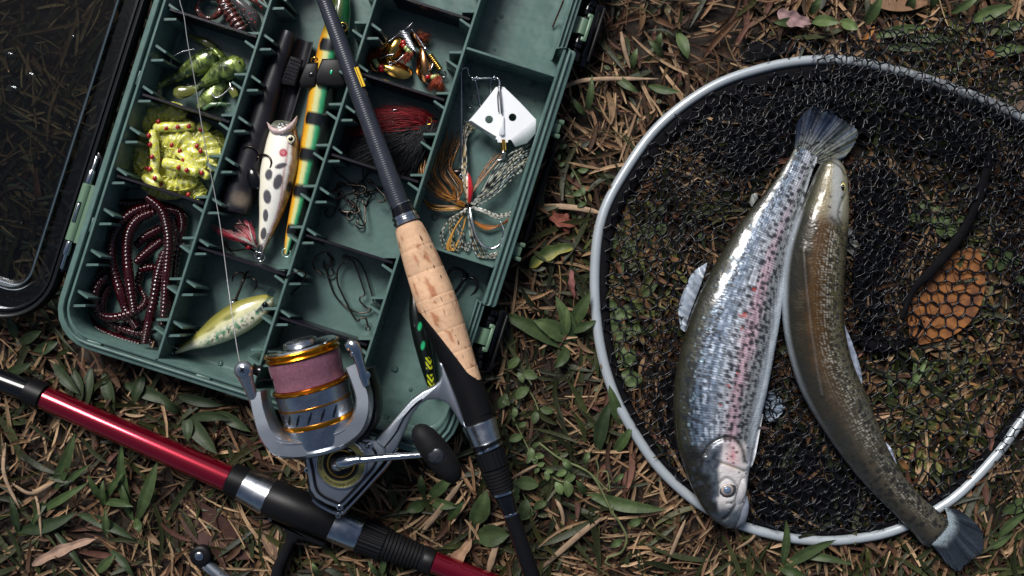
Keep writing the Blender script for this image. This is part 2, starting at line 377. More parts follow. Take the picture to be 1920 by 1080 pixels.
# ---------------------------------------------------------------- tackle box
def B(a,b,z):
    return np.array([a*BU[0]+b*BV[0]-960, -(a*BU[1]+b*BV[1]-540), z], float)
AX=np.array([BU[0],-BU[1],0.]); AY=np.array([BV[0],-BV[1],0.])      # box axes as vectors
L0,R0,T0,B0=271.,1060.,-545.,577.; NX=1040.; NOT=[(-348.,-238.),(272.,386.)]
def box_ring(o,z,k=7,notch=True,r0=78.):
    """outline of the box inset by o"""
    def c(cx,cy,r,a0,a1):
        t=np.linspace(a0,a1,k); return [(cx+r*math.cos(q),cy+r*math.sin(q)) for q in t]
    r=max(r0-o,6); h=math.pi/2; pts=[]
    Rr=R0-o; nx=NX-o*.75; s=min(7.,(Rr-nx)*.3)
    pts+=c(Rr-r,T0+o+r,r,-h,0)
    for b0,b1 in NOT:
        if notch:
            pts+=c(Rr-s,b0-o*.0-s-2,s,0,h)+[(nx+(Rr-nx)*.5,b0-2)]+[(nx,b0-2-o*.3)]+[(nx,b1+2+o*.3)]+[(nx+(Rr-nx)*.5,b1+2)]+c(Rr-s,b1+s+2,s,-h,0)
        else:
            pts+=c(Rr-s,b0-s-2,s,0,0.01)+[(Rr,b0-1)]+[(Rr,b0)]+[(Rr,b1)]+[(Rr,b1+1)]+c(Rr-s,b1+s+2,s,-.01,0)
    pts+=c(Rr-r,B0-o-r,r,0,h)+c(L0+o+r,B0-o-r,r,h,2*h)+c(L0+o+r,T0+o+r,r,2*h,3*h)
    return np.array([B(x,y,z) for x,y in pts])
box=thing('tackle_box','open green plastic tackle box with divided compartments and a clear smoky lid','tackle box',B(660,10,0))
sec=[(14,0),(10,6),(5,80),(4,86),(0,88),(0,93),(1.5,94.5),(9,94.5),(9.6,101),(10.5,102),(13.5,102),(14.5,101),(15,91),(19,91),(19.6,98),(20.6,99),(24,99),(25.2,97.5),(29,22),(31,14),(35,12)]
m=M(); V=np.array([box_ring(o,z) for o,z in sec]); m.grid(V,True,None,None,0,False,False)
m.add(box_ring(14,0),[list(range(len(V[0])))]); m.add(box_ring(34.9,12),[list(range(len(V[0])))[::-1]])
build('tray_body',m,MT['green'],box,sharp=50)
def wall(a0,b0,a1,b1,zt=99,th=2.6,zb=11.5):
    p0=B(a0,b0,0); p1=B(a1,b1,0); d=unit(p1-p0); nrm=np.array([-d[1],d[0],0])*1
    m=M(); V=[]
    for z,w in ((zb,th+1.4),(zt-1.2,th),(zt,th-1)):
        V.append([p0+nrm*w+[0,0,z],p1+nrm*w+[0,0,z],p1-nrm*w+[0,0,z],p0-nrm*w+[0,0,z]])
    m.grid(np.array(V),True,capA=True,capB=True); return m
WA=(483.,670.,857.)
for w in WA: build('divider_wall',wall(w,T0+24,w,B0-20),MT['green'],box)
build('divider_wall',wall(860.5,-180,1033,-180,zt=97),MT['green'],box)
build('divider_wall',wall(860.5,197,1033,197,zt=97),MT['green'],box)
# slot ribs, splayed in pairs
def rib_mesh():
    m=M(); V=[]
    for z,l,w in ((12,30,3.0),(50,27,2.9),(90.6,24.5,2.8),(91.5,24,2.4)):
        V.append([[0,w,z],[l,w*.8,z],[l,-w*.8,z],[0,-w,z]])
    m.grid(np.array(V),True,capA=True,capB=True); return m
rib0=None
def rib(a,b,sgn,tilt):
    global rib0
    if rib0 is None:
        mm=rib_mesh(); rib0=build('slot_rib',mm,MT['green'],org=(0,0,0),sharp=30); o=rib0; COL.objects.unlink(o)
    o=rib0.copy(); COL.objects.link(o); o.parent=box
    d=AX*sgn*math.cos(tilt)+AY*math.sin(tilt)
    o.location=(B(a,b,0)-ORG[box])*S; o.rotation_euler=(0,0,math.atan2(d[1],d[0]))
RB=[6+81*k for k in range(-6,7)]
for side,(a,sg) in enumerate([(298.5,1),(WA[0]-2.8,-1),(WA[0]+2.8,1),(WA[1]-2.8,-1),(WA[1]+2.8,1),(WA[2]-2.8,-1)]):
    for b in RB:
        rib(a,b-15,sg,math.radians(18)); rib(a,b+15,sg,-math.radians(18))
# loose black plates slid between the ribs
def plate(ca,b,name='divider_plate'):
    a0,a1=(ca+5,ca+182); m=M(); V=[]
    for z,ins,w in ((13,11,2.0),(50,7,2.4),(90,2,2.9),(91.5,3,2.1)):
        V.append([B(a0+ins,b-w,z),B(a1-ins,b-w,z),B(a1-ins,b+w,z),B(a0+ins,b+w,z)])
    m.grid(np.array(V),True,capA=True,capB=True); build(name,m,MT['plate'],box)
for ca,b in ((296,-82),(296,87),(296,248),(483,330),(670,-235),(670,-75),(670,87),(670,247),(670,410)): plate(ca,b)
# hinge
for bc in (336,-326):
    m=M(); m.lathe(B(254,bc-57,82),B(254,bc+57,82),[(0,8),(.015,10.5),(.985,10.5),(1,8)],n=24)
    m.box(B(264,bc,81),AX*9,AY*57,np.array([0,0,7.]))
    hb=build('hinge_barrel',m,MT['green2'],box)
    m=M(); m.box(B(252.5,bc,92.2),AX*3.6,AY*20,np.array([0,0,.8])); build('barrel_slot',m,MT['blackgloss'],hb)
    m=M(); m.lathe(B(252.5,bc-17,92.8),B(252.5,bc+19,92.8),[(0,2),(.05,2.8),(.95,2.8),(1,2)],n=12); build('barrel_pin',m,MT['chrome'],hb)
    for s in (-1,1):
        m=M(); m.lathe(B(254,bc+s*58,84),B(254,bc+s*84,84),[(0,6),(.06,6.5),(.94,6.5),(1,5.5)],n=16)
        m.lathe(B(254,bc+s*84,84),B(254,bc+s*112,84),[(0,4),(.1,3.4),(.94,3.4),(1,2.5)],n=12); build('hinge_pin',m,MT['chrome'],box)
# latches: green barrel on the tray, black hasp hanging outside
for bc in (329,-292):
    m=M(); m.lathe(B(1055,bc-16,64),B(1055,bc+16,64),[(0,10),(.03,12.5),(.97,12.5),(1,10)],n=24)
    m.box(B(1046,bc,64),AX*8,AY*16,np.array([0,0,10.])); build('latch_barrel',m,MT['green2'],box)
    m=M(); m.box(B(1067,bc,70),AX*3.2,AY*26,np.array([0,0,4.]),bev=1)
    m.box(B(1064,bc-23,70),AX*5,AY*4,np.array([0,0,4.2]),bev=1); m.box(B(1064,bc+23,70),AX*5,AY*4,np.array([0,0,4.2]),bev=1)
    build('latch_plate',m,MT['green2'],box)
    m=M()
    m.lathe(B(1056,bc-56,62),B(1056,bc+62,62),[(0,4),(.01,6),(.99,6),(1,4)],n=16)
    for s in (-32,33): m.lathe(B(1056,bc+s-10,64),B(1056,bc+s+10,64),[(0,7),(.1,10),(.45,10.5),(.5,8.5),(.55,10.5),(.9,10),(1,7)],n=20)
    m.lathe(B(1058,bc-56,58),B(1058,bc-42,58),[(0,9),(.2,12),(.8,12),(1,9)],n=20)
    m.lathe(B(1058,bc+46,58),B(1058,bc+64,58),[(0,9),(.2,12),(.8,12),(1,9)],n=20)
    m.box(B(1074,bc+4,38),AX*10,AY*62,np.array([0,0,6.]),bev=2)
    hp=build('latch_hasp',m,MT['blackgloss'],box)
    m=M(); m.box(B(1086,bc+3,46),AX*3,AY*55,np.array([0,0,12.]),bev=1.6); build('hasp_lip',m,MT['black'],hp)
# carrying handle pivots and grip under the rim
for b in (-92,154):
    m=M(); m.box(B(1064,b,66),AX*10,AY*9,np.array([0,0,9.]),bev=2); m.box(B(1072,b-14,66),AX*6,AY*4,np.array([0,0,8.]),bev=1.5); m.box(B(1072,b+14,66),AX*6,AY*4,np.array([0,0,8.]),bev=1.5); m.box(B(1066,b,64),AX*5,AY*16,np.array([0,0,6.]),bev=1.5)
    build('handle_lug',m,MT['green2'],box)
m=M(); m.tube(np.array([B(1070,-74,56),B(1074,-50,34),B(1072,30,26),B(1074,120,34),B(1070,136,56)]),6,n=10,rz=5); m.box(B(1072,170,58),AX*6,AY*6,np.array([0,0,7.]),bev=2); m.box(B(1072,-108,58),AX*6,AY*6,np.array([0,0,7.]),bev=2)
build('carrying_handle',m,MT['black'],box)
# rim stiffeners: shallow tabs along the groove
for bb in ((330,),(545,),(760,),(960,)):
    a=bb[0]; m=M(); m.box(B(a+30,B0-17,93.5),AX*14,AY*2.6,np.array([0,0,4.]),bev=1); build('rim_tab',m,MT['green'],box)
for bb in (-420,-120,60,350):
    m=M(); m.box(B(L0+17,bb,93.5),AX*2.6,AY*14,np.array([0,0,4.]),bev=1); build('rim_tab',m,MT['green'],box)
# lid, opened flat to the left; clear smoky plastic
def glass(name,col,fac=.12,rough=.05):
    m=bpy.data.materials.new(name); m.use_nodes=True; nt=m.node_tree; N=nt.nodes; L=nt.links
    out=N['Material Output']; N.remove(N['Principled BSDF'])
    t=N.new('ShaderNodeBsdfTransparent'); t.inputs[0].default_value=(*col,1)
    g=N.new('ShaderNodeBsdfGlossy'); g.inputs[0].default_value=(.9,.95,1,1); g.inputs['Roughness'].default_value=rough
    fr=N.new('ShaderNodeFresnel'); fr.inputs[0].default_value=1.36
    tc=N.new('ShaderNodeTexCoord'); n=N.new('ShaderNodeTexNoise'); n.inputs['Scale'].default_value=1/(14*S); L.new(tc.outputs['Object'],n.inputs['Vector'])
    bp=N.new('ShaderNodeBump'); bp.inputs['Strength'].default_value=.12; bp.inputs['Distance'].default_value=2*S; L.new(n.outputs['Fac'],bp.inputs['Height']); L.new(bp.outputs[0],g.inputs['Normal'])
    mx=N.new('ShaderNodeMixShader'); L.new(fr.outputs[0],mx.inputs[0]); L.new(t.outputs[0],mx.inputs[1]); L.new(g.outputs[0],mx.inputs[2]); L.new(mx.outputs[0],out.inputs[0]); return m
MT['smoke']=glass('smoky_clear_plastic',(.36,.40,.38)); MT['smoke2']=glass('smoky_plastic_edge',(.22,.26,.28),rough=.12); MT['ridge']=mat('ridge_edge_highlight',(.07,.10,.115),.22,coat=.6,var=.2); MT['water']=glass('clear_water',(.80,.86,.85),rough=.02)
LL,LR,LT,LB=-560.,249.,-545.,577.
def lid_ring(o,z,r0=105,k=12):
    r=max(r0-o,10); h=math.pi/2; pts=[]
    for cx,cy,a0 in ((LR-o-r,LT+o+r,-h),(LR-o-r,LB-o-r,0),(LL+o+r,LB-o-r,h),(LL+o+r,LT+o+r,2*h)):
        pts+=[(cx+r*math.cos(q),cy+r*math.sin(q)) for q in np.linspace(a0,a0+h,k)]
    return np.array([B(x,y,z) for x,y in pts])
m=M(); V=np.array([lid_ring(o,z) for o,z in [(8,46),(2,50),(0,78),(2,81),(7,81),(9,79),(10,68),(14,68),(15,73),(19,73),(20,71),(21,50)]]); m.grid(V,True)
lf=build('lid_frame',m,MT['lidblack'],box,sharp=50)
m=M(); V=np.array([lid_ring(o,z) for o,z in [(20.5,49),(50,46),(54,46),(57,53),(60,54),(63,53),(66,40),(74,38)]]); m.grid(V,True)
build('lid_edge',m,MT['smoke2'],box,sharp=60)
m=M(); V=np.array([lid_ring(o,z) for o,z in [(59.5,54.6),(61,55.8),(62.5,54.6)]]); m.grid(V,True); build('lid_ridge_highlight',m,MT['ridge'],box,sharp=60)  # pale opaque strip colours in the edge highlight of the clear plastic
m=M(); R=lid_ring(73,38.2); m.add(R,[list(range(len(R)))[::-1]]); R2=lid_ring(73,36); build('lid_window',m,MT['smoke'],box,sharp=60)
for bc in (336,-326):
    for s in (-1,1):
        m=M(); m.prism([B(244,bc+s*60,0),B(262,bc+s*60,0),B(266,bc+s*80,0),B(264,bc+s*108,0),B(248,bc+s*122,0),B(238,bc+s*112,0)],70,76,1.5)
        build('lid_hinge_lug',m,MT['blackgloss'],box)

# ---------------------------------------------------------------- water drops on the tray floor
def drop(px,py,r,z=12,h=.45,n=14,ry=None,ang=0,wob=.12):
    c=P(px,py,z); m=M(); rings=[]; k=(H-z)/F; a=np.arange(n)*2*math.pi/n
    w=1+wob*(RNG.rand(n)-.5)*2; w=(w+np.roll(w,1)+np.roll(w,-1))/3; ry=ry or r
    for t in (1,.96,.8,.5,.02):
        x=r*t*w*np.cos(a)*k; y=ry*t*w*np.sin(a)*k
        X=x*math.cos(ang)-y*math.sin(ang); Y=x*math.sin(ang)+y*math.cos(ang)
        rings.append(np.column_stack([c[0]+X,c[1]+Y,np.full(n,c[2]+.15+min(r,ry)*h*math.sqrt(max(1-t*t,0)))]))
    m.grid(np.array(rings),True,capB=True)
    o=build('water_drop',m,MT['water'],sharp=0); tag(o,'small clear drop of water standing on the green floor of the open tray','water drop','water drops on the tray floor'); return o
for q in ((597,419,5),(630,414,2),(640,400,1.6),(648,388,1.3),(740,692,7),(724,783,6),(413,682,6),(455,700,4),(346,592,5),(893,187,12,.12),(882,205,7,.2),(880,160,5),(896,163,4),(872,168,9,.12),(903,150,4),(917,163,3),
          (876,199,3),(815,407,7),(808,452,3),(800,374,6),(850,405,3),(770,560,3),(928,93,3),(930,40,3),(940,31,4),(660,470,3),(596,488,4),(580,490,2.6),(706,560,3),(572,571,3),(700,640,4),(770,730,4),(995,309,3),(968,180,2),(1003,190,2),(812,378,2.5),(870,372,4),(880,456,3),(912,470,3)):
    drop(q[0],q[1],q[2],h=q[3] if len(q)>3 else .5)
drop(1000,158,12,h=.1,ry=5,ang=.5)
for q in ((20,104,13,8,.5),(60,143,12,7,.7),(24,168,13,9,.2),(137,70,5,4,.9),(112,360,3,3,0),(92,395,3,3,0),(40,420,3,3,0),(130,240,2.5,2.5,0)):  # first three drops stand in for bright reflections in the lid
    o=drop(q[0],q[1],q[2],z=39,h=.35,ry=q[3],ang=-q[4]); o['label']='clear water drop on the smoky lid window, the largest three standing in for reflections'; o['group']='water drops on the lid window'
# ---------------------------------------------------------------- main fishing rod lying across the box
def k_at(z): return (H-z)/F
_P0=P
def P(px,py,z): return _P0(px,py,z-16)      # this rod and reel rest on the box walls
def seg(m,p0,p1,prof,z0,z1=None,**kw):
    """turned part between two photo pixels; radii given in photo pixels"""
    z1=z0 if z1 is None else z1
    m.lathe(P(*p0,z0),P(*p1,z1),[(t,r*k_at((z0+z1)/2)) for t,r in prof],**kw); return m
RZ=156.
rod=thing('fishing_rod','dark blue-grey fishing rod with a cork grip laid diagonally across the open box','fishing rod',P(893,770,RZ))
def matwrap():
    m=mat('rod_blank_wrap',(.030,.034,.046),.34,.2,var=.25,vs=20)
    nt=m.node_tree; N=nt.nodes; L=nt.links; b=N['Principled BSDF']
    uv=N.new('ShaderNodeUVMap'); mp=N.new('ShaderNodeMapping'); mp.inputs['Scale'].default_value=(1/7.5,1,1); L.new(uv.outputs[0],mp.inputs[0])
    w=N.new('ShaderNodeTexWave'); w.inputs['Scale'].default_value=.55; w.inputs['Distortion'].default_value=.6; L.new(mp.outputs[0],w.inputs[0])
    bp=N.new('ShaderNodeBump'); bp.inputs['Strength'].default_value=.35; bp.inputs['Distance'].default_value=.6*S; L.new(w.outputs['Fac'],bp.inputs['Height']); L.new(bp.outputs[0],b.inputs['Normal']); return m
MT['wrap']=matwrap()
m=M(); seg(m,(560,-130),(752,392),[(0,11.5),(.3,14.5),(.7,17),(1,18.6)],148,RZ); build('rod_blank',m,MT['wrap'],rod)
m=M(); p=[P(660,129,163),P(667,147,163.6),P(674,165,164.3)]; m.tube([q+np.array([9.,3.,0]) for q in p],2.6,n=8,rz=1.6); m.tube([q+np.array([5.,2.,1.2]) for q in p],1.3,n=6,rz=1.2); build('gold_marking',m,mat('yellow_gold_inlay',(.65,.42,.03),.3,.4),rod)
m=M(); seg(m,(750,383),(760,408),[(0,19),(.04,21.2),(.1,21.2),(.14,20),(.9,23.5),(1,23.5)],RZ); build('winding_check',m,MT['blackgloss'],rod)
m=M(); seg(m,(750,382.5),(752,386.5),[(0,19),(.3,21.4),(.7,21.4),(1,19.6)],RZ); build('trim_ring',m,MT['steel'],rod)
m=M(); seg(m,(757,402),(764,419),[(0,21),(.06,24.6),(.34,25.2),(.4,23.6),(.5,23.6),(.56,25.8),(.94,26.4),(1,23)],RZ); build('trim_ring',m,MT['chrome'],rod)
def corkmat():
    m=bpy.data.materials.new('cork'); m.use_nodes=True; nt=m.node_tree; N=nt.nodes; L=nt.links; b=N['Principled BSDF']
    at=N.new('ShaderNodeAttribute'); at.attribute_name='Col'
    tc=N.new('ShaderNodeTexCoord')
    def nz(size,sc=(1,1,1),det=5):
        mp=N.new('ShaderNodeMapping'); mp.inputs['Rotation'].default_value=(0,0,math.radians(-20.5)); L.new(tc.outputs['Object'],mp.inputs[0])
        m2=N.new('ShaderNodeMapping'); m2.inputs['Scale'].default_value=sc; L.new(mp.outputs[0],m2.inputs[0])
        n=N.new('ShaderNodeTexNoise'); n.inputs['Scale'].default_value=1/(size*S); n.inputs['Detail'].default_value=det; L.new(m2.outputs[0],n.inputs[0]); return n.outputs['Fac']
    g=N.new('ShaderNodeMapRange'); g.inputs[3].default_value=.72; g.inputs[4].default_value=1.22; L.new(nz(7),g.inputs[0])
    g2=N.new('ShaderNodeMapRange'); g2.inputs[3].default_value=.75; g2.inputs[4].default_value=1.2; L.new(nz(40),g2.inputs[0])
    mu=N.new('ShaderNodeMath'); mu.operation='MULTIPLY'; L.new(g.outputs[0],mu.inputs[0]); L.new(g2.outputs[0],mu.inputs[1])
    sc=N.new('ShaderNodeVectorMath'); sc.operation='SCALE'; L.new(at.outputs['Color'],sc.inputs[0]); L.new(mu.outputs[0],sc.inputs['Scale'])
    pit=N.new('ShaderNodeMapRange'); pit.inputs[1].default_value=.63; pit.inputs[2].default_value=.70; L.new(nz(9,(2.2,.45,1),5),pit.inputs[0])
    mx=N.new('ShaderNodeMix'); mx.data_type='RGBA'; L.new(pit.outputs[0],mx.inputs[0]); L.new(sc.outputs[0],mx.inputs[6]); mx.inputs[7].default_value=(.12,.050,.022,1)
    L.new(mx.outputs[2],b.inputs['Base Color']); b.inputs['Roughness'].default_value=.8
    bp=N.new('ShaderNodeBump'); bp.inputs['Strength'].default_value=.5; bp.inputs['Distance'].default_value=1.2*S; bp.invert=True; L.new(pit.outputs[0],bp.inputs['Height'])
    b2=N.new('ShaderNodeBump'); b2.inputs['Strength'].default_value=.2; b2.inputs['Distance'].default_value=.8*S; L.new(nz(3),b2.inputs['Height']); L.new(bp.outputs[0],b2.inputs['Normal']); L.new(b2.outputs[0],b.inputs['Normal']); return m
MT['cork']=corkmat()
cA=P(764,419,RZ); cB=P(876,722,RZ); cL=np.linalg.norm(cB-cA)
def cork_r(t): return np.interp(t,[0,.03,.1,.25,.42,.58,.75,.88,1],[22,27.5,30.5,35,38.6,38.4,34.5,31.5,29.6])*k_at(RZ)
grip=M(); cuts=[0,.155,.30,.455,.52,.655,.795,.91,1]
gobj=None
for i in range(len(cuts)-1):
    t=cuts[i]+(cuts[i+1]-cuts[i])*np.array([0,.025,.15,.35,.5,.65,.85,.975,1]); r=cork_r(t); r[0]-=.3; r[-1]-=.3
    n=40; a=np.arange(n); base=np.array([.66,.41,.25])*(.88+.2*RNG.rand())
    tt=np.repeat(((t-cuts[i])/(cuts[i+1]-cuts[i]))[:,None],n,1)
    blk=_h(np.floor(np.repeat((a/n*9+i*1.7)[None,:],9,0)),np.floor(tt*1.6)+i*5,3)
    C=base*(.90+.15*blk)[...,None]; st=(vn(np.repeat(a[None,:]*.9+i*7,9,0),tt*2,9)>.86)
    C=np.where(st[...,None],C*np.array([.62,.42,.32]),C)
    m=M(); tv=(t-cuts[i])/(cuts[i+1]-cuts[i]); p0=cA+(cB-cA)*cuts[i]; p1=cA+(cB-cA)*cuts[i+1]
    ax=p1-p0; m.lathe(p0,p1,list(zip(tv,r)),n=n); m.c[-1]=C.reshape(-1,3); m.hasc=True
    build('cork_ring',m,MT['cork'],rod)
# black reel seat with a slanting edge over the cork
ax=unit(cB-cA); side=unit(np.cross(ax,(0,0,1))); upv=np.cross(side,ax)      # side points to photo left
sE=P(897,778,RZ); Ls=np.dot(sE-cA,ax)
n=56; rows=[]; a=np.arange(n)*2*math.pi/n
cs=np.cos(a)                                # +1 = left side of the rod
tst=np.interp(cs,[-1,-.8,-.35,.1,.6,.85,1],[.995,.99,.93,.78,.60,.52,.50])*cL
for q in np.linspace(0,1,16):
    s_=tst+(Ls-tst)*q; r=np.where(s_/cL<=1,cork_r(np.minimum(s_/cL,1)),np.interp(s_/cL,[1,1.16],[29.6,27.8])*k_at(RZ))+(1.4 if q>0 else .1)
    c0=cA+ax*s_[:,None]; rows.append(c0+side*(r*np.cos(a))[:,None]+upv*(r*np.sin(a))[:,None])
m=M(); m.grid(np.array(rows),True,capB=True); build('reel_seat',m,MT['black'],rod,sharp=60)
m=M(); seg(m,(891,765),(899,791),[(0,26),(.05,28.6),(.95,28.6),(1,26)],RZ); build('seat_collar',m,MT['black'],rod)
m=M(); seg(m,(897,789),(912,832),[(0,27),(.04,32.5),(.12,33.2),(.86,29.6),(.92,30.5),(1,26)],RZ); build('seat_hood',m,MT['steel'],rod)
m=M(); seg(m,(911,829),(917,846),[(0,26),(.1,28.5),(.5,28.5),(.55,24),(1,24)],RZ); build('hood_spacer',m,MT['blackgloss'],rod)
m=M(); seg(m,(914,836),(917,843),[(0,25),(.2,29),(.8,29),(1,25)],RZ); build('trim_ring',m,MT['chrome'],rod)
m=M(); seg(m,(916,843),(928,879),[(0,24),(.06,28.8),(.9,27.6),(1,24)],RZ,n=72,mod=lambda t,a:1-.035*(np.sin(a*18)>.0)); build('locking_nut',m,MT['black'],rod,sharp=20)
def bellows(n,r0,r1,d=.9):
    pr=[]
    for i in range(n):
        r=r0+(r1-r0)*i/(n-1)
        pr+=[((i+.02)/n,r-d-1),((i+.15)/n,r),((i+.8)/n,r),((i+.93)/n,r-d-1)]
    return pr
m=M(); seg(m,(927,878),(942,921),bellows(7,27,23.6),RZ-1,RZ-3); build('rubber_grip',m,MT['rubber'],rod,sharp=60)
m=M(); seg(m,(942,920),(944,927),[(0,20),(.2,23),(.8,22.6),(1,18)],RZ-3); build('trim_ring',m,MT['chrome'],rod)
m=M(); seg(m,(944,926),(957,962),[(0,18),(.1,18.5),(.9,15.6),(1,14)],RZ-3,RZ-5); build('ferrule',m,MT['blackgloss'],rod)
m=M(); seg(m,(956.5,960),(958.5,966),[(0,14),(.2,16),(.8,15.6),(1,14)],RZ-5); build('trim_ring',m,MT['chrome'],rod)
m=M(); seg(m,(958,964),(1046,1220),[(0,15.2),(1,15.2)],RZ-5,RZ-22); build('rear_grip',m,MT['black'],rod)

# ---------------------------------------------------------------- spinning reel hanging under the main rod
reel=thing('spinning_reel','silver spinning reel with mauve line and orange spool rings mounted on the cork rod','fishing reel',P(640,870,60))
SA=P(562,640,200); SB=P(612,828,176)     # spool axis, top to cup
sd=SB-SA; sL=np.linalg.norm(sd)
def sp(prof,matl,name,parent=reel,n=56,mod=None,label=None):
    m=M(); kk=k_at(190); m.lathe(SA,SB,[(t,r*kk) for t,r in prof],n=n,mod=mod); return build(name,m,matl,parent,sharp=30,label=label)
sp([(-.022,10),(-.018,26),(-.008,31),(.03,33)],MT['steel'],'drag_knob')
spool=sp([(.02,40),(.035,66),(.06,70),(.075,66),(.085,64),(.1,66),(.105,50)],MT['chrome'],'spool')
sp([(.045,60),(.05,70.5),(.062,72),(.075,70.5),(.08,66),(.10,66),(.106,70),(.116,71),(.126,70),(.135,62)],MT['orange'],'spool_ring',spool)
# wound line: many turns
pr=[]; nt_=30
for i in range(nt_):
    t0=.135+(.40-.135)*i/nt_; t1=.135+(.40-.135)*(i+1)/nt_; rr=67+1.0*math.sin(i*.21)
    pr+=[(t0,rr-1.0),(t0+(t1-t0)*.3,rr+.2),(t0+(t1-t0)*.7,rr+.2)]
MT['line']=mat('mauve_fishing_line',(.34,.155,.21),.2,.35,var=.3,vs=5,coat=.5)
sp(pr,MT['line'],'wound_line',spool,n=72)
sp([(.40,60),(.405,70),(.415,73),(.43,73.6),(.44,72),(.445,68)],MT['orange'],'spool_ring',spool)
sp([(.44,68),(.45,70.5),(.60,69.5),(.74,68),(.745,60)],MT['steel'],'spool_skirt',spool)
sp([(.575,68),(.58,70.6),(.595,70.8),(.60,69)],MT['orange'],'spool_ring',spool)
sp([(.735,66),(.74,69.6),(.75,70.2),(.775,70.0),(.785,68.4),(.79,62)],MT['orange'],'spool_ring',spool)
sp([(.78,60),(.785,67.5),(.95,66.5),(1.03,64),(1.04,50)],MT['steel'],'spool_skirt',spool)
# slots in the skirt: slanted dark windows
sax=unit(sd); ss=unit(np.cross(sax,(0,0,1))); su=np.cross(ss,sax)
for ph in (-128,-108,-88,-68,-50,-30):
    m=M(); kk=k_at(190); V=[]
    for q in (-1,-.6,0,.6,1):
        t=.672+q*.052; dph=math.radians(-ph)+(-q)*.09
        w=.038*(1-.55*abs(q)); row=[]
        for e in (-1,1):
            an=dph+e*w; r=69.6*kk
            row.append(SA+sd*t+ss*(r*math.cos(an))+su*(r*math.sin(an)))
        V.append(row)
    m.grid(np.array(V)); build('skirt_slot',m,MT['blackgloss'],spool)
# rotor: cup plus U-shaped arms
m=M(); kk=k_at(185); m.lathe(SA,SB,[(t,r*kk) for t,r in [(.97,50),(.98,66),(1.0,68),(1.03,66),(1.05,58),(1.055,30)]],n=56); build('rotor_cup',m,MT['gun'],reel)
RR=[(-1,-.55),(-.62,-1),(.62,-1),(1,-.55),(1,.62),(.66,1),(-.66,1),(-1,.62)]
path=spl([(487,733,196,15),(491,758,197,15),(499,786,198,16),(510,812,199,18),(530,832,200,21),(565,836,200,22),(605,828,200,23),(640,816,200,22),(668,800,200,19),(682,776,200,17),(685,744,199,16),(676,712,198,15.5),(664,684,197,15)],40)
rotor=M(); pts=np.array([P(*q[:3]) for q in path]); rotor.tube(pts,path[:,3]*k_at(200),rz=np.interp(np.arange(40),[0,8,30,39],[30,34,34,30]),prof=RR); ro=build('rotor',rotor,MT['gun'],reel,sharp=40)
path=spl([(500,768,196,3),(512,806,200,3),(532,828,203,3),(568,830,204,3),(610,820,204,3),(650,806,203,3),(672,784,200,3)],24)
m=M(); pts=np.array([P(*q[:3]) for q in path])+np.array([0,3,30.]); m.tube(pts,2.2,n=6,rz=1.6); build('rotor_bevel',m,MT['steel'],ro)
path=spl([(690,690,165,11),(699,730,165,13),(700,770,165,14),(690,796,165,14),(672,812,160,14)],20)
m=M(); m.tube(np.array([P(*q[:3]) for q in path]),path[:,3]*1.0,rz=36,prof=RR); build('rotor_underside',m,MT['black'],reel)
# bail arms
m=M(); path=spl([(481,768,214,8),(474,744,222,10),(466,722,232,12),(460,704,238,15),(457,694,240,17)],18); m.tube(np.array([P(*q[:3]) for q in path]),path[:,3]*.93,n=14,rz=path[:,3]*.7); m.ell(P(457,694,240),(17,17,13)); ba=build('bail_arm',m,MT['gun'],reel,sharp=60)
def screw(px,py,z,r,parent,name='screw',cross=True):
    c=P(px,py,z); m=M(); m.lathe(c-[0,0,2],c+[0,0,2.4],[(0,r*1.0),(.55,r),(.8,r*.86),(1,r*.6)],n=20); o=build(name,m,MT['chrome'],parent,sharp=40)
    if cross:
        m=M(); an=.6
        for q in (an,an+math.pi/2):
            m.box(c+[0,0,2.5],np.array([math.cos(q),math.sin(q),0])*r*.55,np.array([-math.sin(q),math.cos(q),0])*r*.14,np.array([0,0,.5]))
        build('screw_cross',m,MT['blackgloss'],o)
    return o
screw(455,694,252,9,ba)
m=M(); m.lathe(P(472,692,226),P(488,696,222),[(0,8),(.1,11),(.4,9),(.6,9),(.9,11),(1,8)],n=20); build('line_roller',m,MT['blackgloss'],reel)
m=M(); m.tube(spl([P(484,714,225),P(500,712,224),P(520,713,222)],8),1.6,n=6); build('bail_wire',m,MT['dark_metal'],reel)
m=M(); path=spl([(652,650,240,10),(660,647,243,12),(668,658,243,11),(675,680,240,9),(682,704,236,9),(687,722,232,7)],22); m.tube(np.array([P(*q[:3]) for q in path]),path[:,3]*.93,n=16,rz=path[:,3]*.8); build('bail_arm',m,MT['chrome'],reel,sharp=60)
screw(685,704,238,8.5,reel,'bail_screw'); screw(660,664,248,4,reel,'bail_screw',False)
# body, stem and foot
foot=[(700,826),(727,800),(751,771),(770,750),(793,733),(812,725),(823,715),(827,703),(825,690),(823,679),(832,681),(844,712),(856,745),(866,775),(874,803),(864,796),(852,775),(843,762),(834,754),(820,749),(801,750),(786,760),(770,782),(757,812),(744,840),(728,858),(712,862)]
def poly(pts,z): return [P(x,y,z)[:2] for x,y in pts]
m=M(); m.prism(poly(foot,172),124,156,4); st=build('stem',m,MT['gun'],reel,sharp=50)
m=M(); path=spl([(722,838,173.2),(742,812,173.2),(757,784,173.2),(775,762,173.2),(792,748,173.2)],20); m.tube(np.array([P(*q) for q in path]),[1.6]*19+[.6],n=6,rz=.8); m.tube(np.array([P(*q) for q in spl([(706,832,173.2),(718,838,173.2),(722,838,173.2)],6)]),1.4,n=6,rz=.8); build('stem_groove',m,MT['blackgloss'],st)
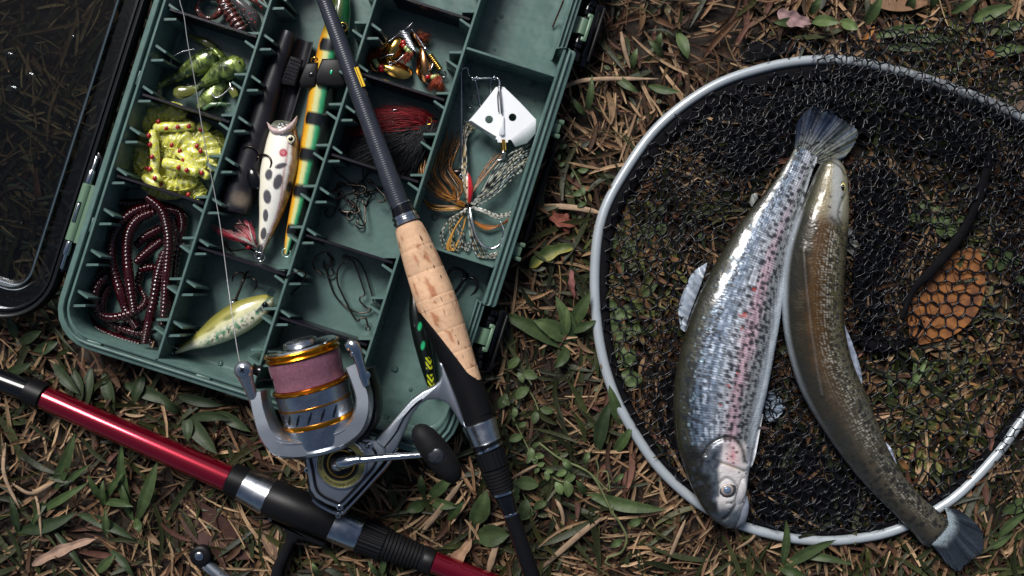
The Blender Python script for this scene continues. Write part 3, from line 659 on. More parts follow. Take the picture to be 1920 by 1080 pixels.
# soft rounded lower edge of stem
body=[(566,852),(573,884),(578,926),(586,940),(604,955),(638,968),(655,956),(690,918),(722,885),(744,850),(741,834),(716,832),(690,822),(640,826),(600,838)]
m=M(); m.prism(poly(body,150),79,134,5); build('body_shell',m,MT['blackgloss'],reel,sharp=50)
plate_=[(571,846),(574,872),(581,918),(591,934),(612,946),(636,955),(650,944),(684,908),(708,880),(722,862),(722,842),(705,826),(676,820),(640,822),(600,834)]
m=M(); m.prism(poly(plate_,178),124,162,3.5); pl=build('side_plate',m,MT['gun'],reel,sharp=50)
inner=[(581,850),(586,882),(592,914),(602,928),(620,938),(636,943),(650,932),(680,900),(700,876),(706,856),(696,838),(672,828),(636,828),(600,840)]
ip=np.array([P(x,y,180) for x,y in inner]); cp=cspl(ip,60)
m=M(); m.tube(cp,2.4,n=8,rz=1.4,closed=True); build('plate_groove',m,MT['blackgloss'],pl)
m=M(); path=spl([(586,936,162,3.2),(604,950,160,4),(637,963,160,4),(656,948,160,4),(700,900,160,4),(728,868,160,4),(746,838,160,3)],40); m.tube(np.array([P(*q[:3]) for q in path]),path[:,3],n=10,rz=6); build('chrome_trim',m,MT['chrome'],reel)
HC=P(640,869,180)
def disc(prof,name,matl,parent,n=56):
    m=M(); m.lathe(HC,HC+[0,0,10],[(z,r*k_at(180)) for z,r in prof],n=n); return build(name,m,matl,parent,sharp=30)
disc([(-.3,49),(.15,49),(.32,47.5),(.32,45.5),(.1,45)],'bearing_rim',MT['steel'],pl)
br=disc([(-.2,45.2),(.2,45),(.24,44),(.24,34),(.1,33)],'bearing_ring',MT['olive'],pl)
m=M()
for q in np.concatenate([np.linspace(-140,-50,25),np.linspace(118,200,22)]):
    if RNG.rand()<.12: continue
    an=math.radians(q); d=np.array([math.cos(an),math.sin(an),0]); tt=np.array([-d[1],d[0],0])
    m.box(HC+d*39.5*k_at(180)+[0,0,2.55],d*(1.2+.9*RNG.rand()),tt*.55,np.array([0,0,.2]))
build('ring_engraving',m,MT['blackgloss'],br,smooth=False)
disc([(-.2,34),(.12,34),(.3,32),(.3,29),(.15,28),(.2,24),(.5,23),(.9,20),(1.2,12),(1.25,3)],'handle_socket',MT['blackgloss'],pl)
disc([(.22,27.6),(.36,26.6),(.36,25.2),(.2,24.4)],'socket_ring',MT['gold'],pl)
for q in ((576,881,172,6.2),(692,836,180,7.6),(637,951,176,6.4),(634,967,158,5)): screw(*q,pl)
m=M(); path=spl([(634,873,196,9),(638,868,206,13),(650,866,214,12),(664,863,218,9.5),(674,862,220,8.2),(680,862,220,7.2),(720,858,224,6.6),(760,855,230,6.2),(800,852,238,5.6)],44)
m.tube(np.array([P(*q[:3]) for q in path]),path[:,3]*.93,n=18); m.ell(P(633,872,200),(12,11,16)); cr=build('crank_handle',m,MT['chrome'],reel,sharp=70)
m=M(); m.lathe(P(670,862,219.5),P(673,861.7,220),[(0,8.2),(.2,9.2),(.8,9.2),(1,8.2)],n=18); build('crank_collar',m,MT['steel'],cr)
kn0=P(779,798,262); kn1=P(859,902,250)
m=M(); m.lathe(kn0,kn1,[(0,2),(.02,9),(.08,16),(.2,21.5),(.36,24),(.5,24.6),(.64,24),(.8,21.5),(.92,16),(.98,9),(1,2)],n=32); kb=build('handle_knob',m,MT['rubber'],reel,sharp=70)
c=(kn0+kn1)/2+np.array([0,0,20.]); m=M(); m.lathe(c,c+[0,0,5.5],[(0,13.5),(.5,13.5),(.8,12),(.95,9),(1,2)],n=28); build('knob_cap',m,mat('smoked_steel_cap',(.07,.075,.085),.3,.8,var=.5,vs=6),kb)

P=_P0
# ---------------------------------------------------------------- red rod on the ground, lower left
R2=thing('fishing_rod','glossy red and black fishing rod lying in the grass below the green box','fishing rod',P(506,933,4))
MT['red']=mat('red_metallic_lacquer',(.25,.004,.020),.18,.75,var=.06,vs=60,coat=.8)
z2=44.
m=M(); seg(m,(-60,690),(76,741),[(0,20),(1,21)],z2-4,z2); build('rod_blank',m,MT['blackgloss'],R2)
m=M(); seg(m,(52,731),(84,745),[(0,22),(.06,25.5),(.94,25.5),(1,22)],z2); build('tube_collar',m,MT['black'],R2)
m=M(); seg(m,(78,743),(440,903),[(0,22),(1,25)],z2-2,z2+2,n=48); build('red_tube',m,MT['red'],R2)
m=M(); seg(m,(430,896),(463,910),[(0,27),(.08,31),(.9,31.5),(1,28)],z2+2); build('tube_collar',m,MT['black'],R2)
m=M(); seg(m,(456,907),(506,932),[(0,29),(.04,31.5),(.9,35.5),(.96,36),(1,34)],z2+3); build('metal_band',m,MT['steel'],R2)
m=M(); seg(m,(503,931),(628,982),[(0,33),(.03,35.5),(.5,35.5),(.96,34.5),(1,32)],z2+4); sb=build('reel_seat',m,MT['black'],R2)
m=M(); seg(m,(622,980),(676,1003),[(0,31),(.05,33.5),(.95,33),(1,31)],z2+3); build('metal_band',m,MT['steel'],R2)
m=M(); seg(m,(674,1002),(722,1021),[(0,30),(.05,33.5),(.93,32),(1,29)],z2+2,n=96,mod=lambda t,a:1-.03*(np.sin(a*24)>0)); build('locking_nut',m,MT['black'],R2,sharp=20)
m=M(); seg(m,(720,1020),(794,1047),bellows(11,30,24),z2+1,z2-2); build('rubber_grip',m,MT['rubber'],R2,sharp=60)
m=M(); seg(m,(792,1046),(812,1054),[(0,23),(.1,24.5),(.9,24),(1,21)],z2-2); build('tube_collar',m,MT['black'],R2)
m=M(); seg(m,(810,1053),(960,1110),[(0,20.5),(1,20.5)],z2-2,z2-8); build('red_tube',m,MT['red'],R2)
# reel on the red rod: foot, stem, roller, mostly below the frame
RL=thing('spinning_reel','black fishing reel under the red rod, partly cut off at the bottom edge','fishing reel',P(480,1120,4))
ft=[(488,964),(508,972),(612,1018),(606,1028),(580,1018),(560,1012),(549,1022),(538,1050),(530,1066),(526,1090),(524,1130),(500,1130),(504,1090),(510,1062),(522,1040),(534,1016),(536,998),(526,986),(506,978),(490,974)]
m=M(); m.prism(poly(ft,50),20,50,5); build('stem',m,MT['black'],RL,sharp=60)
screw(506,974,51.5,4,RL)
m=M(); m.prism(poly([(440,1120),(452,1100),(500,1092),(560,1100),(590,1130),(580,1190),(500,1230),(440,1200)],40),6,40,6); build('body_shell',m,MT['black'],RL,sharp=50)
m=M(); c=P(374,1044,40); m.lathe(c-[0,0,24],c,[(0,16),(.1,20),(.85,20.5),(.95,18.5),(1,14)],n=32); rl=build('line_roller',m,MT['black'],RL); screw(373,1043,42,8.5,rl,'roller_cap',False)
m=M(); path=spl([(388,1058,26,10),(402,1070,24,12),(420,1086,22,14),(436,1110,22,16),(450,1150,22,18)],16); m.tube(np.array([P(*q[:3]) for q in path]),path[:,3],n=12); m.tube(np.array([P(*q[:3]) for q in path])+np.array([-6,-3,6.]),4,n=8); build('bail_arm',m,MT['gun'],RL)
m=M(); path=spl([(392,1064,34,1.5),(376,1086,28,1.5),(350,1120,22,1.5)],10); m.tube(np.array([P(*q[:3]) for q in path]),1.6,n=6); build('bail_wire',m,MT['dark_metal'],RL)
# ---------------------------------------------------------------- loose fishing line from the reel roller up over the box
m=M(); path=spl([(330,-60,108),(337,0,110),(345,30,108),(352,80,106),(365,150,104),(376,220,103),(388,290,103),(402,360,104),(414,430,110),(427,530,128),(438,610,158),(450,680,198),(462,694,220)],70)
m.tube(np.array([P(*q) for q in path]),.9,n=6); o=build('fishing_line',m,mat('pale_monofilament',(.30,.30,.30),.25,.2,var=.1),sharp=0); tag(o,'thin pale fishing line running from the reel up across the left compartments','fishing line')
# ---------------------------------------------------------------- hooks and wires
def wire(m,pts,r,z=None,n=8,ns=None,tip=False,**kw):
    q=[(p[0],p[1],p[2] if len(p)>2 else z) for p in pts]
    s=spl(q,ns or max(8,len(q)*6)); rr=np.full(len(s),float(r))
    if tip: rr[-4:]*=[.8,.6,.4,.12]
    m.tube(np.array([P(*w) for w in s]),rr,n=n,**kw); return m
def ring(m,px,py,z,r,w=1.4,tilt=0,ang=0,n=18):
    c=P(px,py,z); a=np.arange(n)*2*math.pi/n
    e1=np.array([math.cos(ang),math.sin(ang),0]); e2=np.array([-math.sin(ang)*math.cos(tilt),math.cos(ang)*math.cos(tilt),math.sin(tilt)])
    pts=c+e1*(r*np.cos(a))[:,None]+e2*(r*np.sin(a))[:,None]
    m.tube(pts,w,n=6,closed=True); return m
def treble(px0,py0,px1,py1,z0,z1,arms,r,name_mat,parent,zr=None,barb=True):
    """eye at p0, shank to p1, arms: lists of photo points ending in a point"""
    m=M(); wire(m,[(px0,py0,z0),((px0+px1)/2,(py0+py1)/2,(z0+z1)/2),(px1,py1,z1)],r*1.35,ns=8)
    ring(m,px0,py0,z0,r*2.6,r*.7); o=build('treble_hook',m,name_mat,parent,sharp=0)
    for a in arms:
        h=M(); wire(h,a,r,tip=True,ns=20); q=a[-1]; p_=a[-2]
        build('hook_bend',h,name_mat,o,sharp=0)
    return o
def painted(path,n,nv,paint,flat=1.0,name='body',matl=None,parent=None,zc=None,sharp=0,power=1.0):
    """body of revolution-ish along rows (px,py,z,r); paint(px,py,s,t)->rgb"""
    s=spl(path,n); pts=np.array([P(*q[:3]) for q in s]); r=np.maximum(s[:,3],.3)*k_at(s[:,2])
    m=M(); m.tube(pts,r,n=nv,rz=r*flat)
    V=m.v[-1]; k=(H-V[:,2])/F; X=V[:,0]/k+960; Y=540-V[:,1]/k
    a=np.tile(np.arange(nv)*2*math.pi/nv,n); t=np.repeat(np.linspace(0,1,n),nv)
    m.c[-1]=paint(X,Y,np.cos(a),t); m.hasc=True
    return build(name,m,matl or MT['paint'],parent,sharp=sharp)
def spot(X,Y,x,y,rx,ry,ang=0,w=.25):
    c,s=math.cos(ang),math.sin(ang); dx,dy=X-x,Y-y; u=(dx*c+dy*s)/rx; v=(-dx*s+dy*c)/ry
    return sstep(1+w,1-w,np.sqrt(u*u+v*v))

# ---------------------------------------------------------------- spotted popper in the long compartment
fr=thing('popper_lure','cream frog-pattern popping lure with dark spots, big eye and red feather tail hook','fishing lure',P(515,370,14))
sp_l=[(527,333,15,5,-.35),(504,327.5,7,10.5,.1),(521,341,8.5,15,.28),(501,369,7.5,13.5,-.1),(498,404,5,12,0),(494,438,5.5,11.5,.12),(488.5,467,4.3,9,.15)]
sp_l[0]=(527,311,12,5,-.3)
def frogpaint(X,Y,s,t):
    ax=np.interp(Y,[222,245,270,300,330,370,406,440,474],[532,532,530,527,521,514,507,498,488]); hw=np.interp(Y,[222,245,270,300,330,370,406,440,474],[22,25,30,34,34,29,22,14,6]); s=(X-ax)/hw
    c=mixc((.80,.76,.62),(.83,.81,.74),sstep(-.9,0,s)+0*s)
    c=mixc(c,(.30,.13,.05),sstep(.42,.66,s+.16*(fbm(X/6,Y/6,4)-.5)))
    c=mixc(c,(.55,.33,.12),sstep(.62,.78,s+.2*(fbm(X/8,Y/12,6)-.5))*.8)
    c=mixc(c,(.05,.03,.02),sstep(.80,1.0,s))
    b=np.exp(-((s-.38-.10*np.sin(Y/28))/.07)**2)*(.5+.5*vn(X/2.2,Y/2.2,3))*(Y>262); c=mixc(c,(.36,.05,.07),np.clip(b,0,1)*.85)
    for x,y,rx,ry,a in sp_l: c=mixc(c,(.085,.082,.09),spot(X,Y,x,y,rx,ry,a,.12))
    for x,y,rx,ry in ((535,383,4,12),(528,405,4,10),(524,425,3,8),(542,350,5,10)): c=mixc(c,(.05,.03,.02),spot(X,Y,x,y,rx,ry,.25,.2))
    c=mixc(c,(.42,.03,.05),spot(X,Y,531,286.5,7.5,7.5)); c=mixc(c,(.7,.35,.38),spot(X,Y,531,286,3.5,3.5)); c=mixc(c,(.42,.03,.05),spot(X,Y,531,286,1.6,1.6))
    return c
fb=painted([(488,477,38,3),(490,468,40,6),(498,440,44,13),(507,406,47,21),(514,370,50,28),(521,330,52,33.5),(527,300,52,34),(530,270,52,30.5),(532,248,51,26),(532.5,236,51,23.5)],150,96,frogpaint,.82,parent=fr)
m=M(); lip=spl([(505,234,60,1.5),(511,243,70,5),(523,247,74,7),(537,243,74,7),(549,234,68,5),(557,222,60,1.2)],24); m.tube(np.array([P(*q[:3]) for q in lip]),lip[:,3],n=10,rz=9); build('mouth_lip',m,mat('pinkish_cream_lip',(.50,.38,.36),.25,var=.3,vs=8,coat=.8),fr,sharp=0)
m=M(); m.lathe(P(532,241,56),P(533,232,60),[(0,22),(.6,23),(1,20)],n=32); build('mouth_cup',m,mat('grey_green_cup',(.13,.14,.11),.3,coat=.6),fr)
m=M(); wire(m,[(523,245,72),(524,236,78),(530,233,80),(536,236,78),(537,243,72)],1.5); build('line_eye',m,MT['wire'],fr,sharp=0)
e=P(545,261,70); m=M(); m.ell(e,(11,10,6)); ey=build('eye',m,mat('cream_eye',(.74,.68,.46),.12,coat=1),fr,sharp=0)
m=M(); ring(m,545,261,73,8.6,1.3); build('eye_ring',m,MT['blackgloss'],ey,sharp=0); m=M(); m.ell(e+[1,0,3.4],(5.6,5.4,3.4)); build('pupil',m,MT['blackgloss'],ey,sharp=0)
# word along the flank
cu=bpy.data.curves.new('t','FONT'); cu.body='RAPALA'; cu.size=9.5*S; cu.extrude=.25*S; cu.align_x='CENTER'; cu.align_y='CENTER'
to=bpy.data.objects.new('t',cu); COL.objects.link(to); dg=bpy.context.evaluated_depsgraph_get(); me=bpy.data.meshes.new_from_object(to.evaluated_get(dg)); bpy.data.objects.remove(to)
to=bpy.data.objects.new('lettering',me); COL.objects.link(to); me.materials.clear(); me.materials.append(MT['blackgloss']); to.parent=fr
q=P(500,445,57.2); to.location=(q-ORG[fr])*S; to.rotation_euler=(0,math.radians(14),math.radians(73)); ORG[to]=q
m=M(); ring(m,488,482,40,9,1.6,.3); ring(m,484,478,42,7,1.4,.2,.7); build('split_ring',m,MT['chrome'],fr,sharp=0)
tb=treble(482,474,467,465,42,46,[[(467,465,46),(452,455,50),(440,440,56),(438,425,60),(446,419,62),(462,424,60),(476,433,58)],[(467,465,46),(440,470,34),(424,462,24),(421,452,20),(424,460,20),(432,470,18),(440,478,18)],[(467,465,46),(455,450,34),(450,435,28),(455,425,24)]],1.7,MT['dark_metal'],fr)
def hairs(name,parent,root,tips,col,n,r=.7,bow=8,z0=20,z1=16,seed=1,spread=2,matl=None,cnt_stuff=True):
    R=np.random.RandomState(seed); m=M()
    for i in range(n):
        f=R.rand(); ti=f*(len(tips)-1); a=int(min(ti,len(tips)-2)); tp=np.array(tips[a])*(1-ti+a)+np.array(tips[a+1])*(ti-a)
        ln=.62+.42*R.rand(); rx,ry=root[0]+R.randn()*spread,root[1]+R.randn()*spread
        ex,ey=rx+(tp[0]-rx)*ln+R.randn()*3,ry+(tp[1]-ry)*ln+R.randn()*3
        mx,my=(rx+ex)/2+R.randn()*bow*.4,(ry+ey)/2+R.randn()*bow*.4-bow*.5
        zz=z0+R.rand()*8
        s=spl([(rx,ry,zz),(mx,my,zz+6+R.rand()*10),(ex,ey,z1+R.rand()*14)],6)
        c=np.array(col[R.randint(len(col))])*(.6+.7*R.rand())
        m.tube(np.array([P(*q) for q in s]),np.linspace(r,r*.25,6),n=3,cap=False,c=c)
    o=build(name,m,matl or MT['hair'],parent,sharp=0); o['kind']='stuff'; return o
hairs('feather_tail',fr,(480,462),[(396,420),(400,436),(425,440),(455,412),(468,418)],[(.36,.01,.03),(.45,.02,.05),(.5,.25,.25)],240,.8,4,44,40,3,1.4)
hairs('tinsel',fr,(480,462),[(424,428),(436,440),(466,416)],[(.5,.6,.55),(.6,.55,.5)],14,.9,3,50,54,4,1)
m=M(); m.ell(P(467,463,50),(6,5.5,5.5)); build('red_bead',m,mat('red_lacquer',(.42,.01,.02),.2,coat=.6),fr,sharp=0)
m=M(); ring(m,478,321,48,7,1.5,.5); ring(m,474,328,42,6,1.4,.9,.6); build('split_ring',m,MT['chrome'],fr,sharp=0)
treble(474,327,486,293,44,62,[[(486,293,62),(482,283,66),(472,276,68),(462,276,66),(456,282,62),(453,290,58),(455,296,54)],[(486,293,62),(494,290,72),(504,294,78),(509,304,80),(507,315,78),(503,324,74)],[(486,293,62),(490,287,50),(497,284,40)]],2.2,MT['dark_metal'],fr)

# ---------------------------------------------------------------- long banded minnow lure beside the wall
ln=thing('minnow_lure','long slim minnow lure, orange, pale green and black with dark bands','fishing lure',P(590,260,14))
bx=[(537,477,36,4),(540,467,38,7),(545,447,40,10.5),(553,420,42,14),(561,390,42,17),(569,355,42,19.5),(579,310,42,22),(589,262,42,24),(598,215,42,25),(606,170,42,26),(616,120,42,26),(625,80,42,26),(633,45,42,23),(638,15,42,19),(642,-20,42,12),(644,-40,42,4)]
def minpaint(X,Y,s,t):
    q=np.array([(b[1],b[0],b[3]) for b in bx])[::-1]; ax=np.interp(Y,q[:,0],q[:,1]); hw=np.interp(Y,q[:,0],q[:,2]); s=(X-ax)*.96/hw
    j=.10*(vn(X/1.6,Y/1.6,7)-.5)
    c=mixc((.60,.22,.015),(.66,.38,.03),sstep(-1,-.7,s)); c=mixc(c,(.55,.56,.26),sstep(-.66,-.46,s+j)); c=mixc(c,(.04,.30,.14),sstep(-.30,-.02,s+j)); c=mixc(c,(.02,.16,.06),sstep(.0,.2,s+j)); c=mixc(c,(.004,.006,.005),sstep(.16,.34,s+j))
    head=sstep(75,40,Y); c=mixc(c,(.08,.12,.02),head*sstep(.5,.1,s)); c=mixc(c,(.01,.10,.03),head*sstep(-.1,.4,s)*.9)
    for x,y in ((613,83),(585,222),(574,289),(560,358),(544,430)):
        b=sstep(1.15,.85,np.sqrt(((Y-y-(X-x)*.15)/(12.5 if y<400 else 10))**2+np.clip(-(s+.80)/.12,0,None)**2)); c=mixc(c,(.006,.007,.008),b)
    return c
painted(bx,150,64,minpaint,.85,parent=ln)
m=M(); ring(m,643,51,60,8.5,1.5); e_=build('eye_ring',m,MT['gold'],ln,sharp=0); m=M(); m.ell(P(643,51,57),(7,7,5)); build('eye',m,MT['blackgloss'],ln,sharp=0)
m=M(); ring(m,537,474,40,8.5,1.7,.15); build('line_eye',m,mat('mint_wire',(.45,.7,.6),.2,.8),ln,sharp=0)
m=M(); wire(m,[(583,116,56),(584,110,60),(590,108,62),(596,111,60),(597,118,56)],1.5); build('belly_eye',m,MT['gold'],ln,sharp=0)
# strap clipped round that lure
cl=thing('plastic_clip','black plastic clip wrapped across the banded minnow lure','clip',P(618,136,60))
m=M(); m.prism(poly([(603,109),(642,108),(652,146),(645,162),(627,163),(592,158),(590,140)],76),58,76,5); build('clip_plate',m,MT['black'],cl,sharp=50)
m=M(); m.prism(poly([(572,118),(596,116),(592,162),(562,163),(560,152)],66),54,66,4); tb=build('clip_tab',m,MT['black'],cl,sharp=50)
m=M(); m.ell(P(584,140,66),(5,5,1.2)); build('clip_hole',m,MT['blackgloss'],tb,sharp=0)
m=M(); m.ell(P(621,135,76.5),(4.6,2.2,1.2),axis=(.25,1,0)); build('green_chip',m,mat('bright_green_paint',(.02,.5,.25),.2,coat=1),cl,sharp=0)
# ---------------------------------------------------------------- black tube with side channel
tu=thing('lure_tube','matte black tapered plastic tube with an open side channel and a knurled pad','plastic tube',P(490,240,14))
MT['bp2']=mat('scuffed_black_plastic',(.014,.0135,.018),.34,spec=.35,var=.3,vs=40,bump=.1,bs=4,hue=(.028,.026,.03),hs=30)
path=[(541,60,46,13),(538,72,46,14.5),(525,112,44,17),(506,170,44,20),(486,240,44,23),(468,300,43,25.5),(452,352,42,27.5),(443,385,41,28.5),(440,396,41,27),(439,400,41,22)]
def tubpaint(X,Y,s,t):
    c=np.broadcast_to(np.array([.013,.0125,.017]),(len(X),3)); return mixc(c,(.24,.19,.14),spot(X,Y,452,374,16,12,.3,.7)*.75)
tbod=painted(path,60,40,tubpaint,.9,parent=tu,matl=mat('scuffed_black_tube',attr=True,rough=.36,spec=.4,var=.3,vs=25,bump=.12,bs=3),sharp=60)
m=M(); s=spl([(572,74,36,17),(566,96,36,17),(552,150,36,16),(538,200,36,15),(520,262,36,13),(506,300,36,9),(502,312,34,3)],40)
pts=np.array([P(*q[:3]) for q in s]); an=np.linspace(math.pi*1.02,math.pi*1.98,13)
outer=[(math.cos(a),math.sin(a)) for a in an]; inn=[(.84*math.cos(a),.84*math.sin(a)) for a in an[::-1]]
m.tube(pts,s[:,3],prof=outer+inn,rz=15); build('side_channel',m,MT['bp2'],tu,sharp=50)
m=M(); m.prism(poly([(544,104),(567,111),(553,162),(529,158),(526,152)],50),40,50,3); pd=build('grip_pad',m,MT['rubber'],tu,sharp=50)
m=M()
for i in range(7):
    for j in range(4):
        x=546+j*5.2-i*2.7+(2.5 if i%2 else 0); y=112+i*6.3+j*1.6
        c=P(x,y,50.2); m.add([c+[-2.6,-2.6,0],c+[2.6,-2.6,0],c+[2.6,2.6,0],c+[-2.6,2.6,0],c+[0,0,2.2]],[[0,1,4],[1,2,4],[2,3,4],[3,0,4]])
build('knurling',m,MT['bp2'],pd,smooth=False)
m=M(); m.ell(P(476,335,62),(22,13,7),axis=(-.35,1,0)); build('tube_mouth',m,MT['blackgloss'],tu,sharp=0)

# ---------------------------------------------------------------- minnow crankbait, bottom left compartment
ck=thing('crankbait_lure','plump cream and olive crankbait with green speckles and a clear lip','fishing lure',P(420,612,14))
cb=[(329,661,34,3),(340,655,36,6),(357,646,38,10),(385,633,42,19),(415,615,44,27.5),(446,597,45,30),(472,583,45,27),(492,571,44,20),(505,563,43,13),(512,559,42,4)]
dots=[(RNG.uniform(375,505),0,0) for _ in range(60)]
def ckpaint(X,Y,s,t):
    yx=np.interp(X,[329,357,385,415,446,472,492,512],[661,646,633,615,597,583,571,559]); hw=np.interp(X,[329,357,385,415,446,472,492,512],[3,10,19,27.5,30,27,20,4]); s=(Y-yx)*.87/hw
    c=mixc((.17,.16,.035),(.30,.28,.07),sstep(-1,-.6,s)); c=mixc(c,(.62,.60,.34),sstep(-.55,-.2,s+.2*(fbm(X/14,Y/14,2)-.5))); c=mixc(c,(.72,.70,.52),sstep(-.1,.1,s)); c=mixc(c,(.55,.50,.25),sstep(.75,1,s))
    c=mixc(c,(.14,.15,.03),spot(X,Y,430,594,14,4.5,-.5)*.85); c=mixc(c,(.20,.18,.05),spot(X,Y,395,618,10,3,-.5)*.7)
    g=sstep(.52,.66,fbm(X/7,Y/7,17))*np.exp(-((s-.42)/.33)**2)*sstep(345,400,X); c=mixc(c,(.04,.25,.12),g*.95)
    g=sstep(.6,.7,vn(X/3,Y/3,5))*np.exp(-((s-.42)/.3)**2)*sstep(370,400,X); c=mixc(c,(.01,.02,.01),g*.9)
    return c
painted(cb,150,80,ckpaint,.72,parent=ck)
lipm=glass('clear_blue_plastic',(.55,.63,.66),rough=.05)
m=M(); m.prism(poly([(479,584),(486,580),(506,562),(516,548),(508,538),(500,546),(502,557),(494,566)],66),62,66,1.4); build('diving_lip',m,lipm,ck,sharp=40)
e=P(497,572,60); m=M(); m.ell(e,(6,6,4)); build('eye',m,MT['blackgloss'],ck,sharp=0)
m=M(); ring(m,437,571,46,5.5,1.3,.4); build('split_ring',m,MT['chrome'],ck,sharp=0); m=M(); ring(m,328,658,36,7,1.7,.1); build('split_ring',m,MT['chrome'],ck,sharp=0)
treble(441,565,458,521,44,40,[[(458,521,40),(456,513,46),(446,511,50),(438,517,50),(435,530,46)],[(458,521,40),(470,520,48),(479,526,52),(481,537,50),(475,547,46)],[(458,521,40),(462,512,28),(468,508,22)]],2,MT['dark_metal'],ck)
treble(331,652,356,621,34,34,[[(356,621,34),(357,612,40),(350,605,44),(341,606,44),(336,615,40)],[(356,621,34),(364,621,40),(373,624,42),(376,629,38)],[(356,621,34),(360,626,24),(366,634,20)]],1.9,MT['dark_metal'],ck)
# offset hook hooked over the wall
def hook_thing(pts,r,label,group,name='fish_hook',mt='dark_metal',eye=None,z=None):
    m=M(); wire(m,pts,r,z=z,tip=True,ns=max(30,len(pts)*7))
    if eye: ring(m,eye[0],eye[1],eye[2],r*2.3,r*.8)
    o=build(name,m,MT[mt],sharp=0); tag(o,label,'fish hook',group); return o
hook_thing([(522,534,70),(530,526,88),(540,518,104),(553,511,114),(566,508,110),(573,512,100),(570,524,88),(560,538,74),(549,547,62),(545,556,54)],1.7,'bent dark wire hook caught over the wall above the crankbait',None)
# four long offset hooks
hook_thing([(546+64,517,20),(600,510,26),(590,503,30),(587,492,30),(592,482,28),(603,474,24),(613,474,22),(620,483,22),(621,492,20),(613,498,20),(612,508,20),(617,526,20),(626,550,20),(640,568,20),(655,579,22),(672,586,22),(690,585,22),(698,578,22)][::-1],1.7,'dark offset hook with the widest bend, leftmost of the four in its compartment',None,z=20,eye=(701,573,22))
hook_thing([(652,482,26),(662,490,26),(669,505,26),(675,522,26),(681,540,26),(684,552,26),(675,558,26),(676,566,26),(684,574,26),(692,578,26),(700,572,26),(699,560,24),(692,534,24),(684,510,24),(674,492,24),(660,482,24),(645,481,24)],1.6,'dark offset hook standing nearest the right wall of the long hook compartment',None,eye=(646,481,24))
hook_thing([(690,613,30),(688,603,30),(685,597,30),(676,597,30),(671,602,30),(662,592,30),(651,570,30),(640,548,30),(633,530,30),(632,512,30),(637,499,30),(647,490,30),(656,489,30)],1.8,'dark offset hook lying on top of the others, its kinked eye towards the reel',None,eye=(690,616,30))
hook_thing([(614,477,18),(625,487,20),(620,500,22),(626,512,22),(616,520,20),(612,508,20),(606,498,20),(608,486,18)],1.6,'short dark hook tangled in the head of the leftmost offset hook',None)
# pile of tiny bronze hooks: one model, copied
def tiny():
    m=M(); pts=spl([(0,0,0),(2,14,0),(4,28,0),(6,38,0),(12,43,1),(19,39,2),(20,31,2),(17,26,2)],26); r=np.full(26,1.7); r[-4:]=[1.5,1.1,.8,.25]; m.tube(pts,r,n=7); a=np.arange(14)*2*math.pi/14
    m.tube(np.column_stack([5*np.cos(a)*.7,-6+6.5*np.sin(a),0*a]),1.4,n=6,closed=True); return m
th0=build('bait_hook',tiny(),MT['dark_metal'],org=(0,0,0),sharp=0)
tl=[(640,350,2.6,14),(650,368,-2.2,16),(664,344,1.2,20),(676,372,-2.9,22),(690,356,.4,18),(668,362,2.0,24),(684,340,-.6,16),(700,368,2.7,20),(652,346,-1.3,26),(712,356,1.9,17),(672,388,-2.4,15),(690,384,-2.7,24),(704,344,-2.0,27),(660,380,.8,28),(644,372,3.0,14)]
for i,(x,y,a,z) in enumerate(tl):
    o=th0 if i==0 else th0.copy()
    if i: COL.objects.link(o)
    p=P(x-6,y,z); o.location=p*S; o.rotation_euler=(RNG.uniform(-.35,.35),RNG.uniform(-.35,.35),a+RNG.uniform(-.3,.3)); ORG[o]=p
    tag(o,'tiny bronze bait hook in the tangled heap beside the rod','fish hook','tiny bronze hooks heaped together')
m=M(); m.tube(np.array([P(*q) for q in spl([(636,392,16),(645,398,18),(655,398,18),(662,393,16)],12)]),np.array([2,2.6,3.2,3.6,4,4,4,3.8,3.2,2.6,2,1.2]),n=8,rz=2); o=build('hook_scrap',m,MT['dark_metal'],sharp=0); tag(o,'small flat bronze hook shield below the tangled hook heap','hook part')
# big treble near the right latch
bt=thing('treble_hook','large black treble hook half hidden behind the cork grip','treble hook',P(868,530,14))
m=M(); wire(m,[(838,575,24),(850,553,26),(862,537,28),(873,519,30)],3.6,ns=12); ring(m,836,580,24,7,2.4); build('shank',m,MT['blackgloss'],bt,sharp=0)
for a in ([(872,521,30),(870,511,34),(862,505,36),(851,503,36),(842,509,36),(838,521,32)],[(872,521,30),(882,521,34),(891,525,36),(896,535,38),(892,546,36),(882,555,32)],[(870,521,28),(874,516,22),(878,512,18)]):
    m=M(); wire(m,a,3.1,tip=True,ns=22); build('hook_bend',m,MT['blackgloss'],bt,sharp=0)
# dark green lure beneath the rod
gl=thing('minnow_lure','black and green lure with yellow chevrons, mostly hidden under the cork grip','fishing lure',P(800,650,14))
def glp(X,Y,s,t):
    c=np.broadcast_to(np.array([.004,.006,.005]),(len(X),3)).copy()
    ch=np.sin(Y/1.8+np.abs(X-808-(Y-700)*.1)*.9)
    y=(Y>670)&(Y<728)&(np.abs(X-806-(Y-700)*.12)<6); c=mixc(c,(.50,.55,.02),(y&(np.abs((Y-697)/3)>1.6))*sstep(-.3,.2,ch))
    for x,yy in ((787,612),(793,648)): c=mixc(c,(.02,.35,.14),spot(X,Y,x,yy,3.5,8,.2,.3))  # green reflections painted on as two spots
    return c
painted([(774,535,40,3),(777,560,42,9),(781,590,44,14),(788,625,44,16),(796,660,44,15),(803,695,42,12),(809,722,40,8),(812,736,38,3)],140,64,glp,.85,parent=gl)
m=M(); ring(m,812,733,46,5,1.2,.3); build('line_eye',m,MT['wire'],gl,sharp=0)

